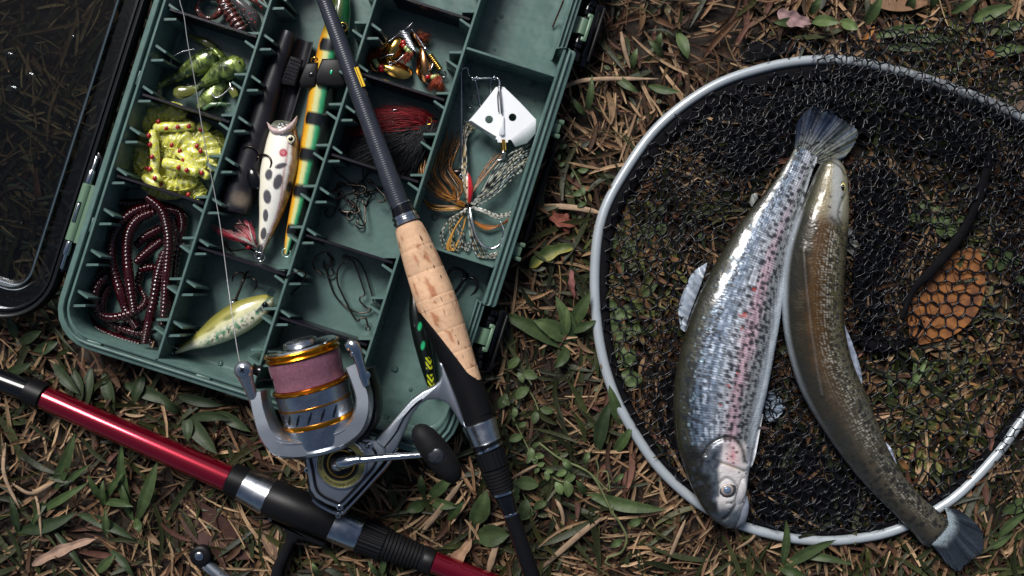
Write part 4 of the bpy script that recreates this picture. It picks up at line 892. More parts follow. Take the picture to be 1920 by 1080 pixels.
# ---------------------------------------------------------------- buzzbait with steel blade
bz=thing('buzzbait_lure','bright steel kite-shaped buzzbait blade with two round holes on a wire frame','fishing lure',P(940,210,14))
def holed(poly_,holes,z0,z1):
    """plate with circular holes, built from a boolean-free ring fan: outer polygon resampled to each hole"""
    import bmesh
    from mathutils import geometry
    outer=[Vector((*P(x,y,z1)[:2],0)) for x,y in poly_]; loops=[outer]
    for hx,hy,hr in holes:
        c=P(hx,hy,z1); loops.append([Vector((c[0]+hr*math.cos(t),c[1]+hr*math.sin(t),0)) for t in np.linspace(0,2*math.pi,20,endpoint=False)])
    tris=geometry.tessellate_polygon(loops); pts=[q for l in loops for q in l]; nP=len(pts)
    V=[(q.x,q.y,z1) for q in pts]+[(q.x,q.y,z0) for q in pts]; Fc=[list(t) for t in tris]+[[a+nP for a in t[::-1]] for t in tris]; o=0
    for l in loops:
        k=len(l); Fc+=[[o+i,o+(i+1)%k,o+(i+1)%k+nP,o+i+nP] for i in range(k)]; o+=k
    m=M(); m.add(V,Fc); return m
slot=[(935,219),(944,219),(944,250),(935,250)]
MT['blade']=mat('satin_bright_steel',(.86,.88,.90),.33,.45,var=.03)
bl=build('blade',holed([(930,163),(945,163),(976,193),(1005,224),(984,242),(958,262),(953,262),(952,267),(933,267),(932,261),(928,262),(902,245),(877,229),(900,202)],[(917,224,7.6),(961,220,7.6)],51,53.5),MT['blade'],bz,sharp=30)
def flap(pts_top,pts_bot):
    m=M(); a=np.array([P(*q) for q in pts_top]); b=np.array([P(*q) for q in pts_bot]); rows=[a+(b-a)*t+np.array([0,0,-6*math.sin(t*math.pi)*-.5]) for t in np.linspace(0,1,6)]
    rows=np.array(rows); m.grid(rows); m.grid(rows-[0,0,1.6],flip=True); return m
build('blade_flap',flap([(1005,224,53.3),(984,242,53.3),(958,262,53.3)],[(1004,250,45),(988,268,43),(966,275,44)]),MT['blade'],bl,sharp=0)
build('blade_flap',flap([(876,229,53.3),(902,245,53.3),(929,262,53.3)],[(884,226,66),(908,242,68),(931,256,66)]),MT['blade'],bl,sharp=0)
m=M(); wire(m,[(936,160,58),(938,180,60),(940,200,60),(941,214,58)],2.2); wire(m,[(937,160,56),(933,180,57),(935,210,57)],1.2); build('spine_wire',m,MT['wire'],bz,sharp=0)
m=M(); m.prism(poly([(935,218),(945,218),(946,251),(943,254),(938,253),(935,249)],60),53.6,60,2); build('raised_tab',m,MT['blade'],bl)
m=M(); wire(m,[(944,262,50),(944,268,50)],5.2,n=14); m.lathe(P(944,266,50),P(945,283,50),[(0,5),(.05,6),(.95,6),(1,4.5)],n=18); build('brass_tube',m,MT['gold'],bz)
m=M(); m.ell(P(944,287,50),(5,5,5)); wire(m,[(944,288,50),(945,294,48),(941,299,46),(932,301,44)],2.2); build('end_bead',m,MT['chrome'],bz,sharp=0)
m=M(); wire(m,[(866,330,34),(865,300,40),(865,260,48),(865,200,54),(865,140,56),(866,131,56),(871,127,56),(877,129,56),(878,137,56),(881,144,56)],2.0,ns=60); ring(m,866,330,34,4,1.6); build('wire_arm',m,MT['wire'],bz,sharp=0)
m=M(); wire(m,[(884,147,56),(900,147,56),(934,146,56)],1.9); m.ell(P(886,147,56),(4,5,4)); m.ell(P(894,146,56),(3,4,3)); m.ell(P(927,146,56),(4,4.6,4)); m.ell(P(933,147,56),(3,3,3)); build('cross_wire',m,MT['chrome'],bz,sharp=0)
m=M(); wire(m,[(891,149,54),(896,172,50),(900,198,46),(903,214,44)],1.7); wire(m,[(921,148,54),(920,160,50),(919,176,46)],1.7); wire(m,[(934,148,55),(937,154,55),(937,164,55)],4,n=12); build('inner_wire',m,MT['wire'],bz,sharp=0)
# ---------------------------------------------------------------- skirted jig
jg=thing('skirted_jig','jig with a red and yellow head, brown and black-banded rubber skirt and a big hook','fishing lure',P(878,387,14))
def jp(X,Y,s,t):
    c=mixc((.62,.45,.04),(.70,.52,.42),sstep(-.5,-.1,s)); c=mixc(c,(.50,.012,.02),sstep(.05,.3,s)); c=mixc(c,(.02,.02,.02),((vn(X/3,Y/3,8)>.72)&(X<877)).astype(float)); return c
sgn=1
def jp2(X,Y,s,t): return jp(X,Y,(X-876)/7.5,t)
painted([(873,317,34,2),(874,324,36,4),(877,336,38,7.2),(879,350,38,8.2),(880,364,36,7),(880,376,32,4.5),(879,384,28,3)],60,40,jp2,.9,name='jig_head',parent=jg)
m=M(); ring(m,867,318,40,5.5,1.6); m.ell(P(858,323,30),(7,13,6),axis=(0,1,0)); build('head_eyelet',m,MT['dark_metal'],jg,sharp=0)
m=M(); wire(m,[(881,384,30),(882,396,34),(884,412,38),(888,430,40),(895,447,42),(905,459,44),(918,466,44),(930,464,44),(939,456,44),(944,443,44),(943,430,46),(938,414,48)],3.2,ns=50,tip=True,n=12); build('hook',m,MT['chrome'],jg,sharp=0)
m=M(); ring(m,878,386,34,5.5,2.4,1.2); build('skirt_collar',m,MT['black'],jg,sharp=0)
def strands(name,n,gen,banded,seed,col,w=1.05):
    R=np.random.RandomState(seed); m=M()
    for i in range(n):
        q=gen(R,i/(max(n-1,1))); s=spl(q,40); ww=np.full(40,w*(.8+.4*R.rand())); ww[-2:]*=.6
        base=np.array(col[R.randint(len(col))])*(.75+.5*R.rand())
        c=np.broadcast_to(base,(40,3)).copy()
        if banded:
            L=np.concatenate([[0],np.cumsum(np.linalg.norm(np.diff(s[:,:2],axis=0),axis=1))]); bd=((L/4.3+R.rand()*2)%2<1.05); c[bd]=(.008,.008,.010)
        elif R.rand()<.3:
            L=np.concatenate([[0],np.cumsum(np.linalg.norm(np.diff(s[:,:2],axis=0),axis=1))]); c[(L/5+R.rand())%3<.7]*=.15
        m.tube(np.array([P(*p) for p in s]),ww,n=4,rz=ww*.55,cap=False,c=c)
    o=build(name,m,MT['rubberleg'],jg,sharp=0); return o
K=(878,387,32)
def g1(R,f):
    ex=808+f*60+R.randn()*7; ey=270-45*f+R.rand()*40; lx=789+f*54+R.randn()*6
    return [K,(862-R.rand()*6,384-R.rand()*10,34+R.rand()*8),(lx+22,365-R.rand()*8-f*10,34+R.rand()*14),(lx,325-R.rand()*10,28+R.rand()*14),((lx+ex)/2-2,290,22+R.rand()*14),(ex,ey,20+R.rand()*10)]
strands('brown_skirt',26,g1,False,1,[(.30,.12,.02),(.36,.15,.025),(.24,.09,.02)])
def g2(R,f):
    a=R.rand(); return [K,(850,385+a*14,34),(815-a*10,382+a*16,26+R.rand()*8),(793,372-a*6,22),(792+a*6,350,22),(800+a*10,320-R.rand()*20,20)]
strands('brown_skirt',9,g2,False,2,[(.38,.19,.03),(.30,.13,.02)])
def g3(R,f):
    ex=985+R.rand()*18; ey=262+f*60+R.randn()*4
    return [K,(896,380-12*(1-f)+R.randn()*2,40),(925,366-40*(1-f)+R.randn()*3,40+R.rand()*10),(955,338-46*(1-f)+R.randn()*3,34+R.rand()*14),(975,300-24*(1-f)+f*20+R.randn()*3,28+R.rand()*14),(ex,ey-10,24)]
strands('banded_skirt',24,g3,True,3,[(.40,.42,.36),(.30,.36,.36),(.50,.47,.34)])
def g4(R,f):
    return [K,(905,392+6*f,42),(935,404+5*f+R.randn()*2,40),(965,400-6*f+R.randn()*2,34),(982,376-8*f,30),(992,340-10*R.rand(),26)]
strands('banded_skirt',9,g4,True,4,[(.62,.62,.56),(.5,.5,.42)],1.5)
def g5(R,f):
    return [K,(884,410,28),(912,424+6*f+R.randn()*2,26),(945,420-4*f,24),(968,396-6*f,24),(982,352-8*R.rand(),22),(990,318,20)]
strands('brown_skirt',16,g5,False,5,[(.34,.12,.02),(.26,.09,.02)])
def g6(R,f):
    x=835+f*40+R.randn()*4; return [K,(872-8*(1-f),398,34),(856-14*(1-f)+R.randn()*3,412,28),(x-8,440,24),(x+R.randn()*3,462+R.rand()*10,20),(x+14,452,20)]
strands('banded_skirt',7,g6,True,6,[(.40,.34,.2),(.45,.45,.4)],1.5)
def g7(R,f):
    return [K,(870,402,30),(852,430,26),(838+6*f,458,22),(842+8*f,470,20),(858,456,20),(868,430,22),(874,405,26)]
strands('brown_skirt',4,g7,False,7,[(.40,.20,.04)],1.6)
def g8(R,f):
    return [K,(880,420,26),(884+20*f,456,20),(898+20*f,482,18),(920+14*f,484-R.rand()*8,18),(946,474-R.rand()*8,18),(958,450,18)]
strands('banded_skirt',6,g8,True,8,[(.36,.42,.40),(.3,.2,.08)],1.4)
def g9(R,f):
    return [K,(874,365,40),(868+6*f,340,44),(866+10*f+R.randn()*2,300,40),(868+8*f,262-R.rand()*20,34),(872+24*f,222+R.rand()*14,28)]
strands('banded_skirt',8,g9,True,9,[(.5,.5,.42),(.4,.3,.15)],1.4)
def g10(R,f):
    return [K,(886,362,38),(896+10*f,336,36),(912+18*f,306+R.randn()*3,32),(930+22*f,290-R.rand()*8,26)]
strands('brown_skirt',5,g10,False,10,[(.28,.12,.03),(.12,.06,.03)],1.3)

# ---------------------------------------------------------------- spinners
def blade(name,px,py,z,hl,hw,ang,matl,parent,dome=6,rx=0.):
    """dished oval blade, ang in photo degrees, pointed one end"""
    c=P(px,py,z); d=np.array([math.cos(math.radians(ang)),-math.sin(math.radians(ang)),0]); e=np.array([-d[1],d[0],0]); kk=k_at(z)
    nu,nv_=20,9; V=np.zeros((nu,nv_,3))
    for i,u in enumerate(np.linspace(-1,1,nu)):
        w=hw*math.sqrt(max(1-u*u,0))*(1+.22*u)*kk+.2
        for j,v in enumerate(np.linspace(-1,1,nv_)): V[i,j]=c+d*u*hl*kk+e*v*w+np.array([0,0,dome*(1-u*u)*(1-v*v)+rx*v*w])
    m=M(); m.grid(V); m.grid(V-[0,0,1.4],flip=True); return build(name,m,matl,parent,sharp=0)
def segbody(x0,y0,x1,y1,z,r,matA,matB,parent,n=8,name='thorax'):
    m=M(); pr=[]
    for i in range(n): pr+=[((i+.05)/n,r*.7),((i+.3)/n,r),((i+.7)/n,r),((i+.95)/n,r*.7)]
    seg(m,(x0,y0),(x1,y1),pr,z,n=16); o=build(name,m,matA,parent,sharp=0)
    m=M()
    for i in range(n):
        t=(i+.5)/n; c=P(x0+(x1-x0)*t,y0+(y1-y0)*t,z); dx=np.array([y1-y0,x1-x0,0])/math.hypot(x1-x0,y1-y0); m.ell(c-dx*r*.62*np.array([1,1,0]),(r*.5,r*.42,r*.8))
    build('dark_rib',m,matB,o,sharp=0); return o
grn=mat('pale_green_bead',(.33,.42,.14),.25,coat=.6); redb=mat('red_bead_plastic',(.36,.008,.01),.25,coat=.5)
def beads(lst,matl,parent,name='bead'):
    for x,y,z,r in lst: m=M(); m.ell(P(x,y,z),(r,r,r*.9)); build(name,m,matl,parent,sharp=0)
ora=[(.34,.06,.015),(.26,.04,.02),(.20,.03,.02)]
s1=thing('spinner_lure','spinner with a wide bright gold blade resting against the lower divider','fishing lure',P(730,115,14))
blade('blade',739,128,30,35,15,22,MT['gold'],s1,8,-.35); segbody(726,79,703,99,30,6.5,MT['gold'],MT['blackgloss'],s1)
m=M(); wire(m,[(728,79,32),(740,70,32),(749,62,34)],1.5); wire(m,[(711,110,34),(722,105,40),(740,102,40)],1.8); wire(m,[(720,126,32),(735,120,36),(748,112,38),(757,102,38)],1.3); ring(m,732,119,40,3.4,1.2); build('shaft',m,MT['wire'],s1,sharp=0)
beads([(702,113,34,5.5),(705,118,34,5.5),(708,123,34,5.2)],grn,s1); beads([(715,126,34,6.5),(716,131,33,5.5)],redb,s1,'red_bead')
m=M(); wire(m,[(698,108,26),(695,118,26),(698,128,26),(706,134,26),(710,130,28)],2.6,tip=True); wire(m,[(700,132,24),(692,133,24),(686,136,24)],1.3); build('hook',m,MT['copper'],s1,sharp=0)
hairs('hair_tail',s1,(706,102),[(682,128),(684,112),(712,92),(722,96)],ora,160,.6,5,28,16,11,3)
s2=thing('spinner_lure','spinner with a ribbed silver body across the middle of the small compartment','fishing lure',P(760,85,14))
blade('blade',740,92,24,26,14,-52,MT['gold'],s2,7,.2)
m=M()
for i in range(13):
    t=i/12; c=P(757+20*t,60+36*t,30); m.box(c+[0,0,2],np.array([8-3*t,0,0]),np.array([0,1.1,0]),np.array([0,0,2.6]),bev=.4)
build('ribbed_body',m,MT['steel'],s2)
m=M(); seg(m,(757,58),(779,99),[(0,4),(.3,6),(.8,6),(1,3)],27,n=14); build('body_core',m,MT['blackgloss'],s2)
beads([(756,80,36,5.5),(757,86,35,5)],redb,s2,'red_bead'); beads([(762,90,36,5.5),(766,95,36,5.5),(769,100,35,5)],grn,s2); beads([(790,62,22,4.6),(794,68,22,4.8),(797,73,20,4)],grn,s2)
m=M(); wire(m,[(758,57,36),(765,51,38),(775,41,38)],1.5); wire(m,[(772,55,34),(782,68,34),(794,87,36),(793,92,36)],1.5); wire(m,[(762,84,42),(772,92,42),(780,98,38)],1.5); build('shaft',m,MT['wire'],s2,sharp=0)
blade('blade',783,74,20,20,9,48,MT['copper'],s2,5,.2)
hairs('hair_tail',s2,(770,100),[(745,118),(758,122),(770,110)],ora,130,.6,4,26,18,12,3); hairs('hair_tail',s2,(786,70),[(812,62),(806,80),(790,52)],ora,90,.6,4,20,16,14,3)
s3=thing('spinner_lure','spinner with an upright copper-gold blade and red-orange hair at the right','fishing lure',P(800,120,14))
blade('blade',794,122,34,33,13.5,84,MT['copper'],s3,8,.25); segbody(806,103,826,131,32,6,MT['gold'],MT['blackgloss'],s3,9)
m=M(); m.ell(P(798,92,40),(6,6,5.5)); build('head_bead',m,MT['chrome'],s3,sharp=0); m=M(); ring(m,831,139,26,5.6,1.4,.3); wire(m,[(812,118,40),(809,128,42),(803,133,40),(805,140,38)],1.3); wire(m,[(801,147,24),(800,155,22),(806,158,22)],1.6,tip=True); build('shaft',m,MT['wire'],s3,sharp=0)
beads([(802,144,34,6.5),(806,142,33,5.5)],redb,s3,'red_bead'); beads([(812,145,34,5.5),(816,144.5,34,5.5),(820,144,33,5)],grn,s3)
hairs('hair_tail',s3,(820,146),[(800,166),(812,176),(832,182),(838,168)],ora+[(.45,.08,.03)],190,.6,3,30,16,13,2.5)
# ---------------------------------------------------------------- red and black streamer
fl=thing('streamer_fly','large hair fly, red on top and black below, with a gold ring eye','fly lure',P(740,250,14))
hairs('red_hackle',fl,(802,228),[(640,262),(640,240),(670,215),(720,200),(770,208)],[(.16,.003,.007),(.22,.004,.009),(.10,.002,.004)],900,.75,10,36,26,21,5)
hairs('black_hackle',fl,(800,236),[(632,268),(642,292),(665,308),(700,325),(740,336),(770,340),(790,300)],[(.005,.005,.006),(.010,.010,.012),(.016,.018,.022)],1700,.95,8,34,22,22,8)
m=M(); ring(m,803,227,44,7,1.9); build('ring_eye',m,MT['gold'],fl,sharp=0); m=M(); m.ell(P(803,227,40),(6.5,6.5,4)); m.ell(P(812,226,34),(10,6,6)); build('head',m,MT['blackgloss'],fl,sharp=0)
m=M(); wire(m,[(733,209,52),(738,206,54),(745,206,54)],1.2); wire(m,[(733,226,52),(738,231,54),(744,234,54)],1.2); build('silver_strand',m,MT['chrome'],fl,sharp=0)
hairs('grey_hackle',fl,(790,262),[(755,336),(772,338),(784,330),(790,306)],[(.12,.16,.19),(.08,.11,.13)],160,.7,3,18,14,24,6)

# ---------------------------------------------------------------- soft baits
def softmat(name,base,rough=.12,trans=.5,bump=.0,bs=3,spk=False):
    m=mat(name,base,rough,var=.2,vs=10,trans=trans,coat=.5,bump=bump,bs=bs,ior=1.4)
    return m
MT['worm']=softmat('dark_wine_jelly',(.024,.0005,.002),.08,.06)
wl={1:[(275,369),(301,392),(312,420),(317,455),(314,495),(311,532),(309,567),(305,610)],2:[(284,386),(252,397),(226,420),(212,449),(210,486),(218,521),(229,555),(237,582),(247,600),(257,616)],
3:[(292,397),(263,409),(246,429),(239,455),(239,489),(243,527),(248,561),(252,585)],4:[(200,498),(177,527),(163,555),(160,587),(175,611),(205,628),(235,639),(262,646)],
5:[(202,515),(183,538),(178,564),(186,587),(206,596),(232,592),(255,583),(270,572),(273,560),(266,545),(262,534)],6:[(207,535),(194,556),(191,578),(200,598),(223,613),(255,624),(285,623),(306,614)],
7:[(303,428),(288,436),(275,443),(255,460)],8:[(306,451),(281,470),(255,493)],9:[(309,470),(301,498),(295,524),(289,561),(281,598),(275,625),(271,645)],10:[(300,392),(320,394),(338,400),(343,420),(340,440),(331,480),(327,520)],
11:[(193,380),(215,380),(245,382),(270,378)],12:[(263,506),(283,502),(300,504)]}
wz={1:62,2:44,3:52,4:26,5:46,6:30,7:30,8:36,9:54,10:30,11:24,12:24}
wlab={1:'dark red ribbed rubber worm crossing the top of the heap from upper left',2:'dark red ribbed worm forming the large outer arch of the heap',3:'dark red ribbed worm forming the inner arch of the heap',4:'dark red worm curled along the rounded corner of the tray',5:'dark red worm whose thin bright tail curls back in the middle of the heap',
6:'dark red worm looping along the bottom of the heap with a bright thin tail',7:'short dark red worm end, upper of the two slanting ones in the heap',8:'short dark red worm end, lower of the two slanting ones in the heap',9:'dark red worm running down the right side of the heap to the bottom edge',10:'dark red worm bent beside the wall at the right of the heap',
11:'dark red worm with a round head lying under the divider plate',12:'short bright red worm tail across the middle gap'}
for k_,pp in wl.items():
    L=sum(math.dist(pp[i],pp[i+1]) for i in range(len(pp)-1)); n=int(L/1.1); s=spl([(x,y,wz[k_]+4*math.sin(i*1.3)) for i,(x,y) in enumerate(pp)],n)
    l=np.linspace(0,L,n); r0=np.interp(l/L,[0,.05,.3,.62,.8,1],[6,8.8,9.6,9.2,8.6,7]) if k_ not in(5,6,12) else np.interp(l/L,[0,.04,.5,.75,.9,1],[6,8.6,9,7,3.5,1.2])
    if k_ in (1,2,3,9): smooth_=np.exp(-((l/L-.66)/.08)**2)
    elif k_==4: smooth_=np.exp(-((l/L-.56)/.10)**2)
    else: smooth_=np.zeros(n)
    rib_=(np.abs(np.sin(l*math.pi/6.6))**.6); r=r0*1.08*(1-.30*(1-rib_)*(1-smooth_)*(r0>3))
    m=M(); m.tube(np.array([P(*q) for q in s]),r,n=12); o=build('rubber_worm',m,MT['worm'],sharp=0); tag(o,wlab[k_],'soft bait','dark red worms in the corner compartment')
for i,(pp,zz,lb) in enumerate([([(190,420),(205,440),(210,470),(196,500),(180,530),(176,560)],20,'dark red worm lying lowest at the left side of the heap under the ribs'),([(325,410),(335,450),(325,490),(312,530),(318,570),(306,600)],20,'dark red worm lying lowest against the right wall of the heap'),([(230,600),(250,560),(262,520),(275,480),(290,440),(296,420)],18,'dark red worm running diagonally beneath the centre of the heap'),([(215,640),(235,610),(262,606),(284,640),(292,655)],16,'dark red worm bunched in the bottom of the corner compartment'),([(200,400),(228,390),(262,382),(300,384),(330,390)],16,'dark red worm lying along the top divider plate')]):
    L=sum(math.dist(pp[j],pp[j+1]) for j in range(len(pp)-1)); n=int(L/1.1); s=spl([(x,y,zz) for x,y in pp],n); l=np.linspace(0,L,n); r0=np.interp(l/L,[0,.08,.6,1],[6,9,9.5,6])
    m=M(); m.tube(np.array([P(*q) for q in s]),r0*(1-.26*(1-np.abs(np.sin(l*math.pi/6.6))**.6)),n=12); o=build('rubber_worm',m,MT['worm'],sharp=0); tag(o,lb,'soft bait','dark red worms in the corner compartment')
# thin hook in the worm compartment
hook_thing([(345,400,50),(352,410,50),(350,425,48),(341,432,46),(336,445,44),(341,456,42),(350,458,42)],1.2,'fine dark hook at the right of the worm heap',None)
# yellow curly grubs
def ymat(name,trans):
    m=mat(name,(.84,.82,.06),.14,var=.22,vs=9,trans=trans,coat=.7,bump=1.0,bs=4.5,ior=1.35,hue=(.86,.88,.48),hs=5)
    return m
MT['yel']=ymat('yellow_glitter_jelly',.25); MT['yel2']=ymat('clear_yellow_jelly',.45); MT['dot']=mat('red_dot',(.30,.008,.008),.3,coat=.4)
def tailribbon(parent,pts,w,seed):
    R=np.random.RandomState(seed); n=60; s=spl(pts,n); p=np.array([P(*q[:3]) for q in s]); t=np.gradient(p,axis=0); t/=np.linalg.norm(t,axis=1)[:,None]
    side=np.cross(t,(0,0,1)); nv_=9; V=np.zeros((n,nv_,3)); wv=w*np.interp(np.linspace(0,1,n),[0,.12,.5,.85,1],[.35,.8,1,.9,.25])
    for j,v in enumerate(np.linspace(-1,1,nv_)):
        ser=(1+.05*np.abs(((np.arange(n)*.5)%1)*2-1)*abs(v)); rip=3.2*np.sin(np.arange(n)*.8+v*2)*abs(v)+6*(1-v*v)+9*(fbm(np.arange(n)/5.,v*2+0*s[:,0],seed)-.5)
        V[:,j]=p+side*(wv*v*ser)[:,None]; V[:,j,2]+=rip
    m=M(); m.grid(V); m.grid(V-[0,0,2.4],flip=True)
    m.tube(V[:,0],1.7,n=5); m.tube(V[:,-1],1.7,n=5); return build('curl_tail',m,MT['yel2'],parent,sharp=0)
def grub(label,body_,tails,dots,r,z):
    g=thing('soft_grub',label,'soft bait',P(body_[0][0],body_[0][1],14),'yellow grubs with red dots')
    n=36; s=spl([(x,y,z+3*math.sin(i*2)) for i,(x,y) in enumerate(body_)],n); rr=r*np.interp(np.linspace(0,1,n),[0,.06,.5,.94,1],[.45,.9,1,.85,.4])
    m=M(); m.tube(np.array([P(*q) for q in s]),rr,n=14); build('body',m,MT['yel'],g,sharp=0)
    for i,t in enumerate(tails): tailribbon(g,t[0],t[1],i+int(z))
    for x,y,dz in dots: m=M(); m.ell(P(x,y,z+dz),(5.0,4.2,3.0),axis=(.3,1,0)); build('red_dot',m,MT['dot'],g,sharp=0)
grub('yellow red-dotted grub lying level along the top of the yellow heap',[(288,240),(312,238),(340,238),(366,234)],[([(285,238,34),(268,226,36),(290,210,38),(325,208,38),(350,218,36)],17)],[(312,240,10),(333,238,10),(354,237,10),(297,228,9)],10,50)
grub('yellow red-dotted grub standing upright at the left of the yellow heap',[(285,244),(289,270),(291,300),(289,325),(300,340)],[([(270,232,30),(258,248,32),(262,275,34),(262,300,34),(252,316,28)],14),([(300,338,40),(325,345,40),(350,342,40),(370,332,36)],13)],[(279,254,12),(281,271,12),(285,294,12),(281,317,11),(290,334,10)],9.3,56)
grub('bright yellow red-dotted grub on top of the middle of the heap',[(306,305),(325,309),(350,317),(374,325)],[([(306,300,34),(318,292,36),(332,300,36)],11)],[(322,309,11),(335,314,11),(350,319,11)],12,60)
grub('yellow grub slanting to the lower right corner with a broad domed tail',[(330,282),(352,300),(374,320),(392,334)],[([(300,258,38),(325,262,46),(345,268,46),(366,296,44),(378,320,40)],21)],[(337,283,9),(344,299,9),(378,324,9),(322,272,12)],9.5,50)
grub('yellow grub stub beside the right wall with a wide serrated tail',[(372,240),(384,236),(392,242)],[([(356,250,36),(376,258,40),(392,280,40),(396,304,36),(398,322,30)],20)],[(376,243,9),(369,274,16),(376,283,16)],10,36)
grub('yellow grub at the bottom edge of the heap against the black divider',[(268,330),(290,345),(312,352)],[([(268,332,24),(285,350,26),(315,358,28),(345,352,28),(366,338,26)],16),([(350,352,22),(366,356,24),(380,372,24)],17)],[(302,346,12),(290,334,11),(353,365,14)],9,30)
grub('pale dull yellow grub in the shaded right corner of the yellow compartment',[(392,250),(402,262),(404,285)],[([(398,246,20),(410,262,20),(408,290,20),(402,318,20)],12)],[],8,20)
g=thing('soft_grub','crumpled clear yellow grub tails filling the bottom of the yellow compartment','soft bait',P(330,300,14),'yellow grubs with red dots')
for i,(pt,w) in enumerate([([(262,240,22),(290,262,26),(320,290,26),(350,318,24)],30),([(300,225,26),(335,245,30),(365,270,30),(385,300,26)],30),([(270,300,22),(295,318,26),(330,330,26),(365,345,22)],28),([(250,270,22),(262,300,26),(285,325,24)],22),([(330,235,30),(350,262,34),(352,292,32)],22),([(300,262,36),(322,270,42),(346,280,42),(360,300,38)],24),([(372,262,34),(388,286,38),(392,312,32)],18)]): tailribbon(g,pt,w,40+i)
for x,y,z in ((320,250,40),(365,300,46),(300,300,40),(275,315,36),(385,265,44),(340,340,36)): m=M(); m.ell(P(x,y,z),(4.6,4,3)); build('red_dot',m,MT['dot'],g,sharp=0)
# green soft fish
def gp(X,Y,s,t):
    sc=vn(X/2.6+Y/5,Y/2.6-X/5,3); c=mixc((.02,.035,.012),(.22,.30,.06),sstep(.45,.75,fbm(X/14,Y/14,12)+.1)); c=mixc(c,(.45,.55,.20),sstep(.55,.75,fbm(X/11,Y/11,33))); c=mixc(c,(.01,.015,.01),sstep(.6,.8,sc)*.7); return c
MT['softfish']=mat('green_pearl_jelly',attr=True,rough=.2,metal=.35,var=.2,vs=8,coat=.9,bump=.35,bs=4)
MT['softtail']=mat('olive_clear_jelly',(.20,.22,.05),.15,trans=.45,coat=.6,var=.2)
def sfish(label,path,tail,z):
    g=thing('soft_fish_lure',label,'soft bait',P(path[0][0],path[0][1],14),'green soft fish lures')
    painted([(x,y,z,r) for x,y,r in path],60,24,gp,.75,name='body',parent=g,matl=MT['softfish'])
    m=M(); s=spl([(x,y,z-2+4*math.sin(i),r) for i,(x,y,r) in enumerate(tail)],24); m.tube(np.array([P(*q[:3]) for q in s]),s[:,3],n=12,rz=np.maximum(s[:,3]*.45,2)); build('paddle_tail',m,MT['softtail'],g,sharp=0)
    e=path[-2]; m=M(); m.ell(P(e[0],e[1]-4,z+e[2]*.6),(3.4,3.4,2)); build('eye',m,MT['blackgloss'],g,sharp=0); return g
sfish('green soft fish lying diagonally at the left, its wide tail curled at the divider',[(298,160,5),(315,152,7),(335,143,10),(358,130,17),(380,118,22),(396,108,20),(406,100,10)],[(298,160,5),(296,168,8),(294,178,10),(293,184,7)],32)
sfish('bright green soft fish in the middle with its pale tail on the tray floor',[(366,168,7),(380,158,8),(394,148,12),(412,136,19),(432,127,22),(448,121,18),(458,117,7)],[(368,166,7),(350,172,11),(335,173,12),(327,172,8)],44)
sfish('dark green soft fish standing on end at the lower right of the green heap',[(424,120,6),(412,150,14),(404,170,18),(394,186,20),(380,198,14),(372,204,6)],[(420,150,6),(436,170,8),(442,182,7)],28)
sfish('green soft fish in the shadow under the upper divider, tail bent to the left',[(395,90,6),(406,100,10),(412,112,14),(418,124,10),(420,132,5)],[(404,100,6),(398,88,8),(384,78,8),(362,70,5),(355,64,4)],24)
m=M(); wire(m,[(382,205,40),(395,198,42),(410,195,42),(427,197,40)],4.2,n=12); ring(m,428,197,40,4,1.6,1.2); o=build('soft_tube_bait',m,mat('clear_green_tube',(.18,.34,.16),.1,trans=.6,coat=.8),sharp=0); tag(o,'clear green tube lying across the bottom of the green fish heap','soft bait')
hook_thing([(366,92,30),(350,95,32),(335,100,34),(323,108,36),(321,118,36),(325,126,34),(332,131,30)],1.7,'silver hook curving out beside the diagonal green soft fish',None,mt='wire')
hook_thing([(431,155,60),(432,164,62),(424,172,62),(414,180,62),(405,183,62),(397,176,62),(394,164,60)],1.6,'silver hook lying over the dark green soft fish',None,mt='wire')
m=M(); ring(m,354,163,34,4.5,1.8,.6); o=build('hook_eye',m,MT['dark_metal'],sharp=0); tag(o,'small dark metal ring above the pale green fish tail','ring')
# crawfish at the top
MT['craw']=mat('smoky_brown_jelly',(.035,.022,.018),.15,trans=.2,coat=.7,var=.4,vs=6,hue=(.20,.03,.02),hs=5)
cw=thing('crawfish_bait','dark brown soft crawfish with a round looped claw at the top edge','soft bait',P(395,20,14),'soft crawfish baits')
m=M(); a=np.arange(40)*2*math.pi/40; m.tube(np.array([P(392+22*math.cos(q),14+20*math.sin(q),30) for q in a]),5.5*np.ones(40)+1.5*np.sin(a*3),n=10,closed=True); build('claw',m,MT['craw'],cw,sharp=0)
for q in (2.4,2.7,3.0,3.3,.2,.5): m=M(); m.ell(P(392+22*math.cos(q),14+20*math.sin(q),35.5),(1.8,1.8,1.2)); build('red_speck',m,redb,cw,sharp=0)
cw=thing('crawfish_bait','ribbed dark crawfish body beside the looped claw','soft bait',P(440,30,14),'soft crawfish baits')
m=M(); s=spl([(415,-14,34),(424,10,34),(437,32,34),(450,50,32),(458,60,26)],60); m.tube(np.array([P(*q) for q in s]),np.interp(np.arange(60),[0,20,50,59],[12,17,15,5])*(1-.16*(np.sin(np.arange(60)*1.05)<0)),n=16); build('ribbed_body',m,MT['craw'],cw,sharp=0)
for i in range(7): m=M(); m.ell(P(419+5.2*i,8+7.6*i,50-i),(6,2.2,2),axis=(1,.3,0)); build('body_ridge',m,mat('pale_ridge',(.22,.18,.2),.15,coat=.8) if i==0 else bpy.data.materials['pale_ridge'],cw,sharp=0)
cw=thing('crawfish_bait','smooth grey-brown crawfish arm lying against the compartment wall','soft bait',P(460,25,14),'soft crawfish baits')
